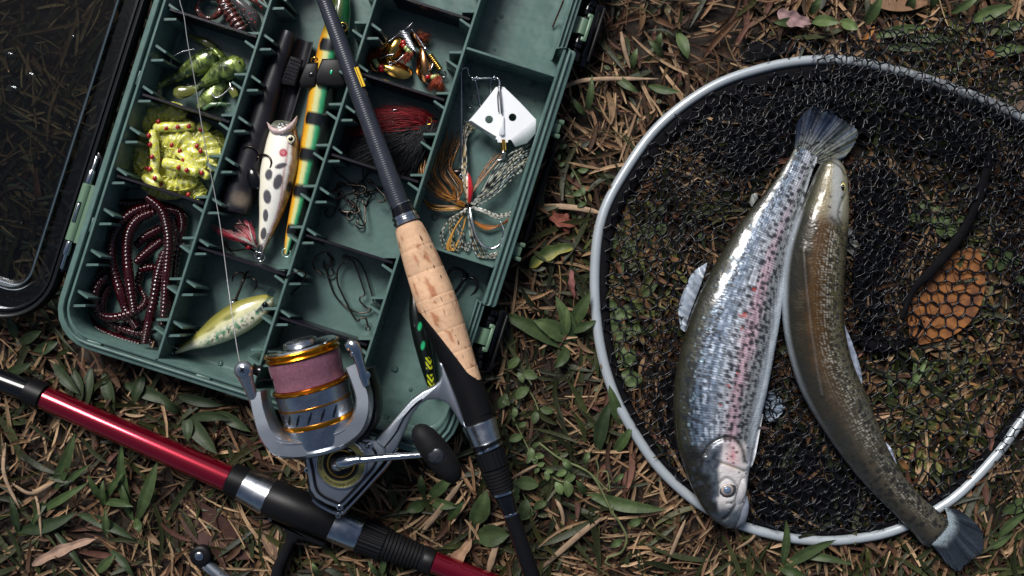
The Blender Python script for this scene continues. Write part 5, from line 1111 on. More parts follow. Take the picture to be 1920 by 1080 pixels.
m=M(); s=spl([(430,-16,50,8),(446,4,50,10),(464,20,48,12),(476,36,44,13),(482,52,36,9),(484,60,30,4)],40); m.tube(np.array([P(*q[:3]) for q in s]),s[:,3],n=14); build('smooth_arm',m,mat('smoky_grey_jelly',(.06,.055,.055),.18,trans=.15,coat=.6,var=.3,vs=6),cw,sharp=0)
for x,y in ((447,6),(457,18),(468,26),(472,36),(478,42)): m=M(); m.ell(P(x,y,60),(1.5,1.5,1)); build('red_speck',m,redb,cw,sharp=0)
cw=thing('crawfish_bait','dark crawfish bait with red flecks under the upper right ribs','soft bait',P(482,5,14),'soft crawfish baits')
m=M(); s=spl([(462,-10,30,8),(476,-2,34,9),(488,6,36,8),(494,18,34,5)],24); m.tube(np.array([P(*q[:3]) for q in s]),s[:,3],n=12); build('claw',m,MT['craw'],cw,sharp=0)
for x,y in ((482,0),(487,6),(490,12)): m=M(); m.ell(P(x,y,44),(2.4,1.8,1.2)); build('red_speck',m,redb,cw,sharp=0)
# twig in the top right compartment
m=M(); wire(m,[(1057,0,60),(1049,20,40),(1042,36,26),(1036,51,16)],1.8); o=build('brown_stem',m,mat('brown_twig',(.06,.03,.025),.6),sharp=0); tag(o,'thin brown stem leaning in the empty top right compartment','stem')
# ---------------------------------------------------------------- landing net
net=thing('landing_net','round landing net with a pale metal hoop and black hexagonal mesh spread on the grass','landing net',P(1570,560,0))
hoop=[(1115,520),(1128,410),(1173,320),(1240,232),(1335,163),(1435,127),(1527,113),(1607,117),(1707,140),(1807,174),(1917,222),(2005,295),(2055,400),(2065,500),(2045,600),(1990,700),(1917,785),(1867,853),(1785,935),(1687,990),(1600,1010),(1520,1013),(1440,1000),(1375,978),(1307,942),(1240,882),(1190,812),(1150,735),(1124,640)]
hp=cspl([(x,y) for x,y in hoop],200)
m=M(); m.tube(np.array([P(x,y,27) for x,y in hp]),9.5*k_at(27),n=20,closed=True); build('hoop',m,MT['hoop'],net,sharp=0)
ctr=np.array([1580,560.])
def inset(d): 
    t=np.roll(hp,-1,0)-np.roll(hp,1,0); t/=np.linalg.norm(t,axis=1)[:,None]; n=np.stack([-t[:,1],t[:,0]],1)
    s=np.sign(np.sum(n*(ctr-hp),1))[:,None]; return hp+n*s*d
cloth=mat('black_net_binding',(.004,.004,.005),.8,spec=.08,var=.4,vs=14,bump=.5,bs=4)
bw=np.interp(np.arange(200),[0,14,30,45,60,100,150,185,200],[9,13,18,15,9,6,6,7,9]); ib=inset(10); 
ib2=inset(1)
t_=np.roll(hp,-1,0)-np.roll(hp,1,0); t_/=np.linalg.norm(t_,axis=1)[:,None]; nn=np.stack([-t_[:,1],t_[:,0]],1); sg=np.sign(np.sum(nn*(ctr-hp),1))[:,None]
bc=hp+nn*sg*(8+bw)[:,None]
m=M(); m.tube(np.array([P(x,y,24) for x,y in bc]),bw*(1.15+.1*(fbm(np.arange(200)/3.,0*bw,3)-.5)),rz=7,n=12,closed=True); build('net_binding',m,cloth,net,sharp=0)
def hexnet(name,poly_,cell,zf,warp,seed,r=1.25,wl=110,aniso=(1,1),rot=0.,holes=None):
    poly_=[tuple(q) for q in poly_]; xs=[q[0] for q in poly_]; ys=[q[1] for q in poly_]
    cx,cy=(min(xs)+max(xs))/2,(min(ys)+max(ys))/2; ext=max(max(xs)-min(xs),max(ys)-min(ys))*.8
    w=cell*math.sqrt(3); ni=int(ext/(w*min(aniso)))+3; nj=int(ext/(cell*1.5*min(aniso)))+3
    V={}; pts=[]; E=set()
    for j in range(-nj,nj+1):
        for i in range(-ni,ni+1):
            hx=(i+(.5 if j%2 else 0))*w; hy=j*cell*1.5
            q=(hx*aniso[0],hy*aniso[1]); X=q[0]*math.cos(rot)-q[1]*math.sin(rot)+cx; Y=q[0]*math.sin(rot)+q[1]*math.cos(rot)+cy
            if abs(X-cx)>(max(xs)-min(xs))/2+40 or abs(Y-cy)>(max(ys)-min(ys))/2+40: continue
            ids=[]
            for k in range(6):
                a=math.pi/6+k*math.pi/3; vx,vy=hx+cell*math.cos(a),hy+cell*math.sin(a); key=(round(vx,1),round(vy,1))
                if key not in V: V[key]=len(pts); pts.append((vx,vy))
                ids.append(V[key])
            for k in range(6): E.add((min(ids[k],ids[(k+1)%6]),max(ids[k],ids[(k+1)%6])))
    p=np.array(pts)*np.array(aniso); p=np.stack([p[:,0]*math.cos(rot)-p[:,1]*math.sin(rot)+cx,p[:,0]*math.sin(rot)+p[:,1]*math.cos(rot)+cy],1)
    R=np.random.RandomState(seed); p+=R.randn(*p.shape)*cell*.075
    wx=(fbm(p[:,0]/wl,p[:,1]/wl,seed,3)-.5)*2*warp; wy=(fbm(p[:,0]/wl+50,p[:,1]/wl,seed+9,3)-.5)*2*warp
    q=p+np.stack([wx,wy],1); inn=inside(q[:,0],q[:,1],poly_)
    z=zf(q[:,0],q[:,1]); kk=(H-z)/F; P3=np.stack([(q[:,0]-960)*kk,-(q[:,1]-540)*kk,z],1)
    E=np.array(list(E)); E=E[inn[E[:,0]]&inn[E[:,1]]]
    A,Bp=P3[E[:,0]],P3[E[:,1]]; mid=(A+Bp)/2+R.randn(len(A),3)*np.array([.9,.9,.8]); mid[:,2]-=.6
    d=Bp-A; d/=np.maximum(np.linalg.norm(d,axis=1),1e-6)[:,None]; sd_=np.cross(d,(0,0,1.)); sd_/=np.maximum(np.linalg.norm(sd_,axis=1),1e-6)[:,None]; uu=np.cross(sd_,d)
    ring_=[(1,-.5),(-1,-.5),(0,1)]; VV=np.zeros((len(A),3,3,3))
    for i,c in enumerate((A-d*.4,mid,Bp+d*.4)):
        rr=r*(1.25 if i!=1 else .85)
        for k,(a,b) in enumerate(ring_): VV[:,i,k]=c+sd_*a*rr+uu*b*rr
    f=np.array([[i*3+k,i*3+(k+1)%3,(i+1)*3+(k+1)%3,(i+1)*3+k] for i in range(2) for k in range(3)])
    Fc=(f[None]+(np.arange(len(A))*9)[:,None,None]).reshape(-1,4)
    m=M(); m.add(VV.reshape(-1,3),Fc); o=build(name,m,MT['net'],net,sharp=0); return o
inh=[tuple(q) for q in inset(8)]
hexnet('netting',inh,14.5,lambda x,y:30+14*fbm(x/120,y/120,40),15,1,r=1.8,wl=190)
hexnet('netting',[(1590,300),(1680,260),(1830,300),(2000,420),(1990,560),(1860,480),(1800,440),(1740,500),(1690,560),(1700,640),(1660,680),(1600,640),(1590,480)],14.5,lambda x,y:26+26*fbm(x/70,y/70,41),30,2,r=1.25,wl=140,rot=.3)
hexnet('netting',[(1600,230),(1700,250),(1760,420),(1740,600),(1700,640),(1640,640),(1595,560),(1590,330)],15,lambda x,y:34+26*fbm(x/60,y/60,44),24,7,r=1.25,wl=110,rot=1.0)
hexnet('netting',[(1420,700),(1470,640),(1500,700),(1560,820),(1640,900),(1720,985),(1600,1000),(1500,1003),(1400,980),(1405,860)],14,lambda x,y:24+22*fbm(x/70,y/70,42),26,3,r=1.25,wl=120,rot=.7)
hexnet('netting',[(1420,700),(1470,640),(1500,700),(1560,820),(1640,900),(1700,975),(1600,1000),(1500,1003),(1400,980),(1405,860)],15.5,lambda x,y:44+16*fbm(x/70,y/70,47),30,13,r=1.25,wl=150,rot=.2)
hexnet('netting',[(1190,320),(1300,215),(1420,165),(1520,140),(1590,190),(1500,215),(1470,300),(1400,380),(1330,460),(1230,520),(1150,470)],13,lambda x,y:26+26*fbm(x/60,y/60,43),26,4,r=1.25,wl=110,rot=-.5,aniso=(1,.9))
hexnet('netting',[(1190,340),(1300,235),(1420,185),(1540,150),(1600,215),(1495,215),(1470,290),(1400,350),(1300,380)],16,lambda x,y:50+20*fbm(x/50,y/50,48),22,14,r=1.25,wl=100,rot=-.5,aniso=(1,.7))
hexnet('netting',[(1210,620),(1285,500),(1330,470),(1285,620),(1262,700),(1268,820),(1300,900),(1240,840),(1200,740)],13,lambda x,y:28+22*fbm(x/50,y/50,46),20,6,r=1.25,wl=110,rot=.9)
top=[(1500,190),(1440,215),(1500,150),(1530,105),(1580,66),(1640,38),(1720,24),(1800,20),(1900,30),(2100,60),(2150,300),(2150,900),(1980,900),(1925,700),(1900,520),(1850,420),(1740,330),(1620,250)]
hexnet('netting',top,13.5,lambda x,y:44+24*fbm(x/70,y/70,45),24,5,r=1.75,wl=150,rot=.15)
hexnet('netting',[(1560,90),(1660,50),(1800,40),(2000,60),(2100,250),(2100,420),(1950,420),(1850,300),(1740,220),(1640,200),(1500,200)],12,lambda x,y:62+26*fbm(x/60,y/60,49),30,15,r=1.25,wl=120,rot=.8)
hexnet('netting',[(1840,330),(1950,330),(2100,420),(2100,960),(1900,980),(1850,900),(1880,800),(1930,700),(1890,560)],14,lambda x,y:36+24*fbm(x/60,y/60,50),28,16,r=1.25,wl=130,rot=.4)
hexnet('netting',[(1372,118),(1395,75),(1440,52),(1500,62),(1560,90),(1590,112),(1500,108),(1430,118)],13,lambda x,y:34+14*fbm(x/40,y/40,51),12,17,r=1.3,wl=50)
for sd,(cell,zz,rt) in enumerate([(15,54,.4)]):
    hexnet('netting',[(1260,215),(1360,165),(1480,135),(1620,135),(1740,170),(1850,215),(1960,280),(1900,330),(1780,300),(1640,235),(1560,200),(1490,215),(1470,290),(1400,340),(1340,300),(1270,280)],cell,(lambda z0:(lambda x,y:z0+16*fbm(x/60,y/60,70+sd)))(zz),26,30+sd,r=1.25,wl=110,rot=rt,aniso=(1,.8))
    hexnet('netting',[(1590,300),(1640,280),(1700,330),(1700,470),(1690,560),(1640,640),(1600,600),(1592,450)],cell,(lambda z0:(lambda x,y:z0+16*fbm(x/50,y/50,80+sd)))(zz),20,40+sd,r=1.25,wl=100,rot=rt+.3,aniso=(.85,1))
# bunched mesh behind the hoop and the cords that gather the bag
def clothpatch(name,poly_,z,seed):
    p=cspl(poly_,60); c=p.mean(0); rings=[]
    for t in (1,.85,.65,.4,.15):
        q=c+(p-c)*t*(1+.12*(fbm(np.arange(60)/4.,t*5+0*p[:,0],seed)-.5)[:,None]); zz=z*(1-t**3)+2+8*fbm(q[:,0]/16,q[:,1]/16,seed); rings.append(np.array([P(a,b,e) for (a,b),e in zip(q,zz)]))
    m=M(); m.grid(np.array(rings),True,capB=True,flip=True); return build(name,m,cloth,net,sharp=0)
clothpatch('bunch_or_shade_cloth',[(1380,120),(1405,80),(1445,62),(1500,78),(1530,98),(1560,104),(1500,104),(1430,120)],16,3)
def dark_underlay(name,poly_,z,seed):  # black sheet added beneath the net to keep its shaded zones dark
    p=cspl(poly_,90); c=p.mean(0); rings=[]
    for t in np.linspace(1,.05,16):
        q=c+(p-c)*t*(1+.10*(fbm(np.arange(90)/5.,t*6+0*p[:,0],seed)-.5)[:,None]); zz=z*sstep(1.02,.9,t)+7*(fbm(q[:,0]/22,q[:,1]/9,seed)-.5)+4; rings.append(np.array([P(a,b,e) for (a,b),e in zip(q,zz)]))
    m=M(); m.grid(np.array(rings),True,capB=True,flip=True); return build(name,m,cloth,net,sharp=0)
dark_underlay('bunch_or_shade_cloth',[(1270,255),(1370,185),(1480,150),(1600,148),(1720,178),(1830,225),(1900,290),(1850,320),(1740,270),(1650,240),(1600,215),(1490,205),(1460,290),(1390,330),(1300,300)],20,5)
dark_underlay('bunch_or_shade_cloth',[(1596,330),(1650,300),(1700,350),(1700,440),(1660,520),(1660,600),(1620,640),(1596,560),(1598,430)],20,6)
dark_underlay('bunch_or_shade_cloth',[(1412,890),(1440,830),(1500,800),(1560,850),(1620,920),(1600,985),(1500,990),(1420,970)],18,7)
dark_underlay('bunch_or_shade_cloth',[(1270,690),(1262,740),(1272,830),(1300,900),(1255,850),(1225,760),(1245,700)],16,8)
def cord(pts,r,z,name='gathering_cord'):
    s=spl([(x,y,z+4*math.sin(i*1.7),rr) for i,(x,y,rr) in enumerate(pts)],50); m=M(); m.tube(np.array([P(*q[:3]) for q in s]),s[:,3]*r*(1+.08*np.sin(np.arange(50)*2.1)),n=10,rz=s[:,3]*r*.55); build(name,m,cloth,net,sharp=0)
cord([(1868,250,.6),(1850,320,.9),(1832,380,1),(1808,430,1),(1775,475,1.1),(1740,515,1),(1712,545,.7),(1690,600,.5)],9.5,50)
cord([(1598,628,.5),(1630,646,1),(1670,650,1),(1712,636,.7),(1730,600,.4)],13,26)
cord([(1480,930,.4),(1560,960,.7),(1650,960,.7),(1720,930,.5),(1790,880,.4)],8,20)

# ---------------------------------------------------------------- trout
def fishmat(name,metal,rough,bs):
    m=mat(name,attr=True,rough=rough,metal=metal,var=.06,vs=30,coat=.5); nt=m.node_tree; N=nt.nodes; L=nt.links; b=N['Principled BSDF']
    b.inputs['Coat Roughness'].default_value=.09
    uv=N.new('ShaderNodeUVMap'); mp=N.new('ShaderNodeMapping'); mp.inputs['Scale'].default_value=(1/5.0,48,1); mp.inputs['Rotation'].default_value=(0,0,0); L.new(uv.outputs[0],mp.inputs[0])
    v=N.new('ShaderNodeTexVoronoi'); v.inputs['Scale'].default_value=1.0; v.inputs['Randomness'].default_value=.75; L.new(mp.outputs[0],v.inputs[0])
    bp=N.new('ShaderNodeBump'); bp.inputs['Strength'].default_value=bs*1.1; bp.inputs['Distance'].default_value=1.0*S; bp.invert=True; L.new(v.outputs['Distance'],bp.inputs['Height'])
    tq=N.new('ShaderNodeTexCoord'); nq=N.new('ShaderNodeTexNoise'); nq.inputs['Scale'].default_value=1/(26*S); nq.inputs['Detail'].default_value=5; L.new(tq.outputs['Object'],nq.inputs[0])
    mq=N.new('ShaderNodeMapRange'); mq.inputs[1].default_value=.38; mq.inputs[2].default_value=.62; mq.inputs[3].default_value=rough-.12; mq.inputs[4].default_value=rough+.26; L.new(nq.outputs['Fac'],mq.inputs[0]); L.new(mq.outputs[0],b.inputs['Roughness'])
    mw=N.new('ShaderNodeMapRange'); mw.inputs[1].default_value=.42; mw.inputs[2].default_value=.56; mw.inputs[3].default_value=.9; mw.inputs[4].default_value=.1; L.new(nq.outputs['Fac'],mw.inputs[0]); L.new(mw.outputs[0],b.inputs['Coat Weight'])
    tc=N.new('ShaderNodeTexCoord'); n=N.new('ShaderNodeTexNoise'); n.inputs['Scale'].default_value=1/(22*S); n.inputs['Detail'].default_value=3; L.new(tc.outputs['Object'],n.inputs[0])
    b2=N.new('ShaderNodeBump'); b2.inputs['Strength'].default_value=.4; b2.inputs['Distance'].default_value=3*S; L.new(n.outputs['Fac'],b2.inputs['Height']); L.new(bp.outputs[0],b2.inputs['Normal']); L.new(b2.outputs[0],b.inputs['Normal'])
    return m
def spots(x,y,cell,rad,prob,seed,jit=.8):
    """jittered dots on a plane in px; returns 0..1 mask"""
    out=np.zeros(x.shape); ix=np.floor(x/cell); iy=np.floor(y/cell)
    for dx in(-1,0,1):
        for dy in(-1,0,1):
            a,b=ix+dx,iy+dy; on=_h(a,b,seed)<prob; cx=(a+.5+(_h(a,b,seed+1)-.5)*jit)*cell; cy=(b+.5+(_h(a,b,seed+2)-.5)*jit)*cell; r=rad*(.6+.7*_h(a,b,seed+3))
            e=1+.5*(_h(a,b,seed+4)-.5); d=np.hypot((x-cx)*e,(y-cy)/e); out=np.maximum(out,on*sstep(r*1.25,r*.75,d))
    return out
def scales(l,y,a=4.6,b=4.0):
    return .5+.5*np.cos(math.pi*(l/a+y/b))*np.cos(math.pi*(l/a-y/b))
def trout(path,nu,nv,zc,thick,paint,parent,matl):
    s=spl(path,nu); z=zc(np.linspace(0,1,nu)); pts=np.array([P(q[0],q[1],zz) for q,zz in zip(s,z)]); hw=np.maximum(s[:,2],.6)*k_at(z); rz=np.maximum(s[:,2]*thick(np.linspace(0,1,nu)),.6)
    m=M(); a=np.arange(nv)*2*math.pi/nv
    pr=[(math.cos(q),math.copysign(abs(math.sin(q))**.88,math.sin(q))) for q in a]
    m.tube(pts,hw,rz=rz,prof=pr); V=m.v[-1].reshape(nu,nv,3)
    L=np.concatenate([[0],np.cumsum(np.linalg.norm(np.diff(pts,axis=0),axis=1))]); l=np.repeat(L[:,None],nv,1); sx=-np.repeat(np.cos(a)[None,:],nu,0); y=np.arcsin(np.clip(sx,-1,1))*s[:,2][:,None]*.85
    k=(H-V[...,2])/F; X=V[...,0]/k+960; Y=540-V[...,1]/k
    C=paint(l,y,sx,l/L[-1],X,Y); dz=C[1] if isinstance(C,tuple) else None; C=C[0] if isinstance(C,tuple) else C
    if dz is not None: V[...,2]+=dz*(np.sin(a)>-.2)[None,:]; m.v[-1]=V.reshape(-1,3)
    m.c[-1]=C.reshape(-1,3); m.hasc=True
    return build('body',m,matl,parent,sharp=0)
def arcdist(X,Y,pts):
    s=spl(pts,40); d=np.full(X.shape,1e9)
    for (x0,y0),(x1,y1) in zip(s[:-1],s[1:]):
        vx,vy=x1-x0,y1-y0; t=np.clip(((X-x0)*vx+(Y-y0)*vy)/(vx*vx+vy*vy+1e-9),0,1); d=np.minimum(d,np.hypot(X-x0-t*vx,Y-y0-t*vy))
    return d
t1=thing('trout','large silver rainbow trout with a pink side stripe, lying head down over the hoop','fish',P(1370,640,16))
GILL=[(1322,850),(1330,836),(1346,825),(1366,820),(1384,828),(1394,846),(1398,866)]; OPER=[(1352,868),(1366,872),(1382,878),(1396,884)]
def paint1(l,y,s,t,X,Y):
    n1=fbm(l/40,y/26,61)-.5; n2=fbm(l/14,y/10,62)-.5; q=s+.10*n1
    c=mixc((.020,.020,.012),(.035,.036,.024),sstep(-1,-.8,q)); c=mixc(c,(.10,.14,.20),sstep(-.76,-.56,q+.10*n2)); c=mixc(c,(.16,.21,.29),sstep(-.62,-.40,q+.3*n2)); c=mixc(c,(.40,.43,.48),sstep(-.35,.0,q+.25*n2))
    c=mixc(c,(.52,.40,.46),sstep(.05,.22,q)*sstep(.0,.3,t)*.9); st=np.exp(-((q-.24)/.16)**2)*sstep(.12,.45,t)*(.45+.55*fbm(l/30,y/12,66)+.1); c=mixc(c,(.52,.27,.31),np.clip(st,0,1)*.48)
    c=mixc(c,(.26,.28,.29),sstep(.36,.52,q+.2*n2)); c=mixc(c,(.34,.37,.40),sstep(.6,.74,q)); c=mixc(c,(.62,.68,.74),sstep(.72,.86,q))
    sc=scales(l,y); f=np.clip(1-sstep(.80,.84,t),0,1)*sstep(.9,.7,np.abs(q)+.0)
    c=c*(1-f[...,None]*(1-(.22+.98*sc))[...,None]*.95); c=c*(1+.35*(vn(l/9,y/7,64)-.5)*f)[...,None]
    sil=(_h(np.floor(l/4.6),np.floor(y/4.0),5)>.72)*f*sstep(-.62,-.45,q)*sstep(.3,.1,q); c=mixc(c,(.74,.82,.92),sil*.5*sstep(.2,.7,sc))
    sil=(_h(np.floor(l/4.6),np.floor(y/4.0),6)>.90)*f*sstep(-.95,-.8,q)*sstep(-.5,-.62,q); c=mixc(c,(.25,.36,.42),sil*.7)
    m1=spots(l,y,11,3.7,.88,70)*sstep(-.98,-.8,q)*sstep(.78,.6,q)*(1-.55*np.exp(-((q+.28)/.15)**2)); m2=spots(l+5,y*1.05,10,2.8,.65,75)*sstep(.3,.4,q)*sstep(.8,.62,q); m3=spots(l,y,14,4.5,.6,80)*sstep(.28,.10,t)*.9
    c=mixc(c,(.014,.016,.020),np.clip(np.maximum(np.maximum(m1,m2),m3),0,1)*.93*(1-sstep(.80,.86,t)*.4))
    bl=spots(l,y,46,9,.5,90)*sstep(-.6,-.4,q)*sstep(.0,-.2,q); c=mixc(c,(.16,.20,.27),bl*.45)
    for x,yy,r in ((1414,543,4),(1396,591,5.5),(1388,592,3),(1391,616,3),(1366,723,3),(1383,700,2.5),(1350,760,2.5)): c=mixc(c,(.42,.05,.03),sstep(r*1.3,r*.5,np.hypot(X-x,Y-yy))*.8)
    # head
    hd=sstep(822,846,Y+.06*(X-1360)); 
    hb=mixc((.014,.014,.010),(.07,.085,.105),sstep(-.62,-.35,q+.4*n2)); hb=mixc(hb,(.15,.17,.20),sstep(-.2,.1,q+.5*n1+.3*n2)); 
    hb=hb*(.6+.8*vn(X/6,Y/6,68))[...,None]; hb=mixc(hb,(.74,.70,.68),sstep(1346,1356,X+14*n2+(Y-860)*.06)*sstep(965,930,Y)*sstep(1404,1394,X+0*Y)); hb=mixc(hb,(.62,.28,.30),np.exp(-(((X-1374)/13)**2+((Y-852)/24)**2))*(.5+.9*(vn(X/5,Y/9,3)))*.8)
    hb=mixc(hb,(.55,.55,.58),sstep(.7,.9,q)*.7); hb=mixc(hb,(.05,.06,.07),sstep(952,975,Y)*.8)
    sp_=spots(X,Y,15,4.2,.55,95)*sstep(1352,1340,X)*sstep(945,925,Y)+spots(X,Y,13,2.2,.45,97)*sstep(1356,1364,X); hb=mixc(hb,(.03,.035,.05),np.clip(sp_,0,1)*.85)
    c=mixc(c,hb,hd)
    d1=arcdist(X,Y,GILL); d2=arcdist(X,Y,OPER); d3=arcdist(X,Y,[(1394,900),(1384,925),(1380,945),(1368,965),(1358,974)]); d4=arcdist(X,Y,[(1350,905),(1362,896),(1376,903),(1384,920),(1378,940),(1364,944)])
    c=mixc(c,(.03,.025,.02),np.exp(-(d1/3.2)**2)*.9); c=mixc(c,(.20,.16,.08),np.exp(-(d2/2.2)**2)*.7); c=mixc(c,(.02,.02,.02),np.exp(-(d3/2.6)**2)*.9); c=mixc(c,(.08,.08,.07),np.exp(-(d4/2.4)**2)*.6)
    dz=-5*np.exp(-(d1/4)**2)-2.5*np.exp(-(d2/3)**2)-4*np.exp(-(d3/4)**2)-2*np.exp(-(d4/3)**2)+3*np.exp(-((d1-10)/8)**2)*hd
    return c,dz
p1=[(1514,284,24),(1500,312,26),(1482,350,32),(1460,395,42),(1432,452,56),(1405,520,69),(1382,590,81),(1364,660,86),(1350,730,86),(1343,790,80),(1343,840,71),(1346,880,60),(1353,920,49),(1361,950,38),(1368,970,26),(1372,982,14),(1373,988,4)]
MT['fish1']=fishmat('silver_trout_skin',.22,.30,.5); MT['fish2']=fishmat('olive_trout_skin',.08,.28,.45)
MT['fish2'].node_tree.nodes['Principled BSDF'].inputs['Coat Weight'].default_value=.45
MT['fish2'].node_tree.nodes['Principled BSDF'].inputs['Specular IOR Level'].default_value=.35
MT['tail']=mat('tail_membrane',attr=True,rough=.5,var=.25,vs=7,spec=.3,bump=.3,bs=5)
trout(p1,520,150,lambda t:np.interp(t,[0,.2,.5,.8,.92,1],[34,44,64,66,58,46]),lambda t:np.interp(t,[0,.05,.12,.3,.6,.85,1],[.16,.3,.40,.5,.5,.5,.75]),paint1,t1,MT['fish1'])
# eye, jaw, fins
e=P(1363,918,90); m=M(); m.ell(e-[0,0,4],(19,17,7.5)); build('eye_socket',m,mat('grey_socket_skin',(.045,.05,.052),.35,coat=.3,var=.3,vs=6),t1,sharp=0)
m=M(); m.ell(e+[0,0,1.0],(12,11.5,6.5)); ey=build('eye',m,mat('pale_iris',(.33,.27,.24),.2,coat=1,var=.2,vs=5),t1,sharp=0); m=M(); m.ell(e+[-.5,.5,5.6],(7.6,7.2,4)); build('pupil',m,mat('clouded_pupil',(.09,.13,.20),.25,coat=1),ey,sharp=0)
m=M(); s=spl([(1391,893,78,4),(1393,905,80,7),(1391,920,80,8.5),(1386,936,79,7.5),(1381,950,76,5),(1378,962,70,3)],26); m.tube(np.array([P(*q[:3]) for q in s]),s[:,3],n=12,rz=s[:,3]*.7,c=mixc((.52,.50,.50),(.16,.18,.22),np.linspace(0,1,26)[:,None]*np.ones((1,1)))[:,0] if False else np.array([mixc((.50,.48,.47),(.12,.14,.18),t) for t in np.linspace(0,1,26)])); build('upper_jaw',m,MT['fin'],t1,sharp=0)
m=M(); s=spl([(1396,930,60,6),(1394,948,62,11),(1389,966,60,13),(1382,980,56,11),(1377,990,52,5)],26); m.tube(np.array([P(*q[:3]) for q in s]),s[:,3],n=14,rz=s[:,3]*.9,c=np.array([mixc((.22,.24,.30),(.03,.035,.045),t) for t in np.linspace(0,1,26)])); build('lower_jaw',m,MT['fin'],t1,sharp=0)
def fin(name,base,tip,z0,z1,colf,parent,nr=40,nl=18,ripple=3,thick=1.2,ray=.8,jag=.05,seed=0):
    b=spl(base,nr); t=spl(tip,nr); R=np.random.RandomState(seed); jg_=1-jag*R.rand(nr)
    V=np.zeros((nl,nr,3)); C=np.zeros((nl,nr,3)); XY=np.zeros((nl,nr,2))
    for i,u in enumerate(np.linspace(0,1,nl)):
        q=b+(t-b)*(u*jg_)[:,None]; z=z0+(z1-z0)*u+ripple*u*np.sin(np.arange(nr)*.5+u*2)+ray*np.cos(np.arange(nr)*math.pi*.5)*1
        V[i]=[P(a,c,e) for (a,c),e in zip(q,z)]; XY[i]=q
        C[i]=colf(q[:,0],q[:,1],u,np.arange(nr)/(nr-1))
    m=M(); m.grid(V,c=C); m.grid(V-[0,0,thick],c=C*.8,flip=True); return build(name,m,MT['tail'] if name=='tail_fin' else MT['fin'],parent,sharp=0)
def tc1(x,y,u,w):
    c=mixc((.13,.145,.14),(.02,.028,.05),sstep(.1,.6,u)+0*w); c=mixc(c,(.09,.10,.06),sstep(.45,.85,w)*.8); c=mixc(c,(.015,.018,.02),spots(x,y,10,3.4,.85,101)*sstep(1.0,.6,u)*.95); c=mixc(c,(.03,.05,.09),(vn(w*34,u*1.2,4)>.55)*sstep(.3,.9,u)*.75); c=mixc(c,(.03,.035,.04),sstep(.7,1,w)*.6); return c
fin('tail_fin',[(1489,296),(1500,292),(1514,292),(1528,300),(1538,312)],[(1493,232),(1512,206),(1532,197),(1552,202),(1570,216),(1588,226),(1606,238),(1606,262),(1592,286),(1570,308)],36,42,tc1,t1,nr=70,seed=1)
def fc(a,b,ray_=.5):
    return lambda x,y,u,w: mixc(mixc(a,b,u+0*w),np.asarray(a)*.35,(vn(w*16,u*2,8)>.62)*ray_)
fin('dorsal_fin',[(1325,500),(1316,528),(1304,560),(1292,592),(1284,622)],[(1326,492),(1300,510),(1284,540),(1272,578),(1276,616)],46,40,fc((.10,.125,.16),(.30,.35,.42)),t1,seed=2,ripple=2)
fin('adipose_fin',[(1421,372),(1416,378),(1410,388)],[(1420,362),(1410,364),(1405,380)],44,44,fc((.16,.17,.16),(.2,.21,.2)),t1,nr=12,nl=6,seed=3)
fin('pectoral_fin',[(1405,786),(1416,780),(1431,776)],[(1403,866),(1409,877),(1416,858)],68,72,fc((.56,.56,.56),(.62,.66,.72),.25),t1,seed=4,ripple=2)
fin('pelvic_fin',[(1432,734),(1434,748),(1434,762),(1430,788)],[(1448,734),(1468,752),(1471,768),(1452,791)],30,34,fc((.15,.19,.24),(.20,.26,.33)),t1,seed=5,ripple=2)
m=M(); m.ell(P(1407,800,66),(5,40,5),axis=(.12,1,0)); build('gill_cavity_shade',m,mat('dark_gill_cavity',(.05,.03,.03),.5),t1,sharp=0)  # dark solid put in for the shade inside the gill cavity

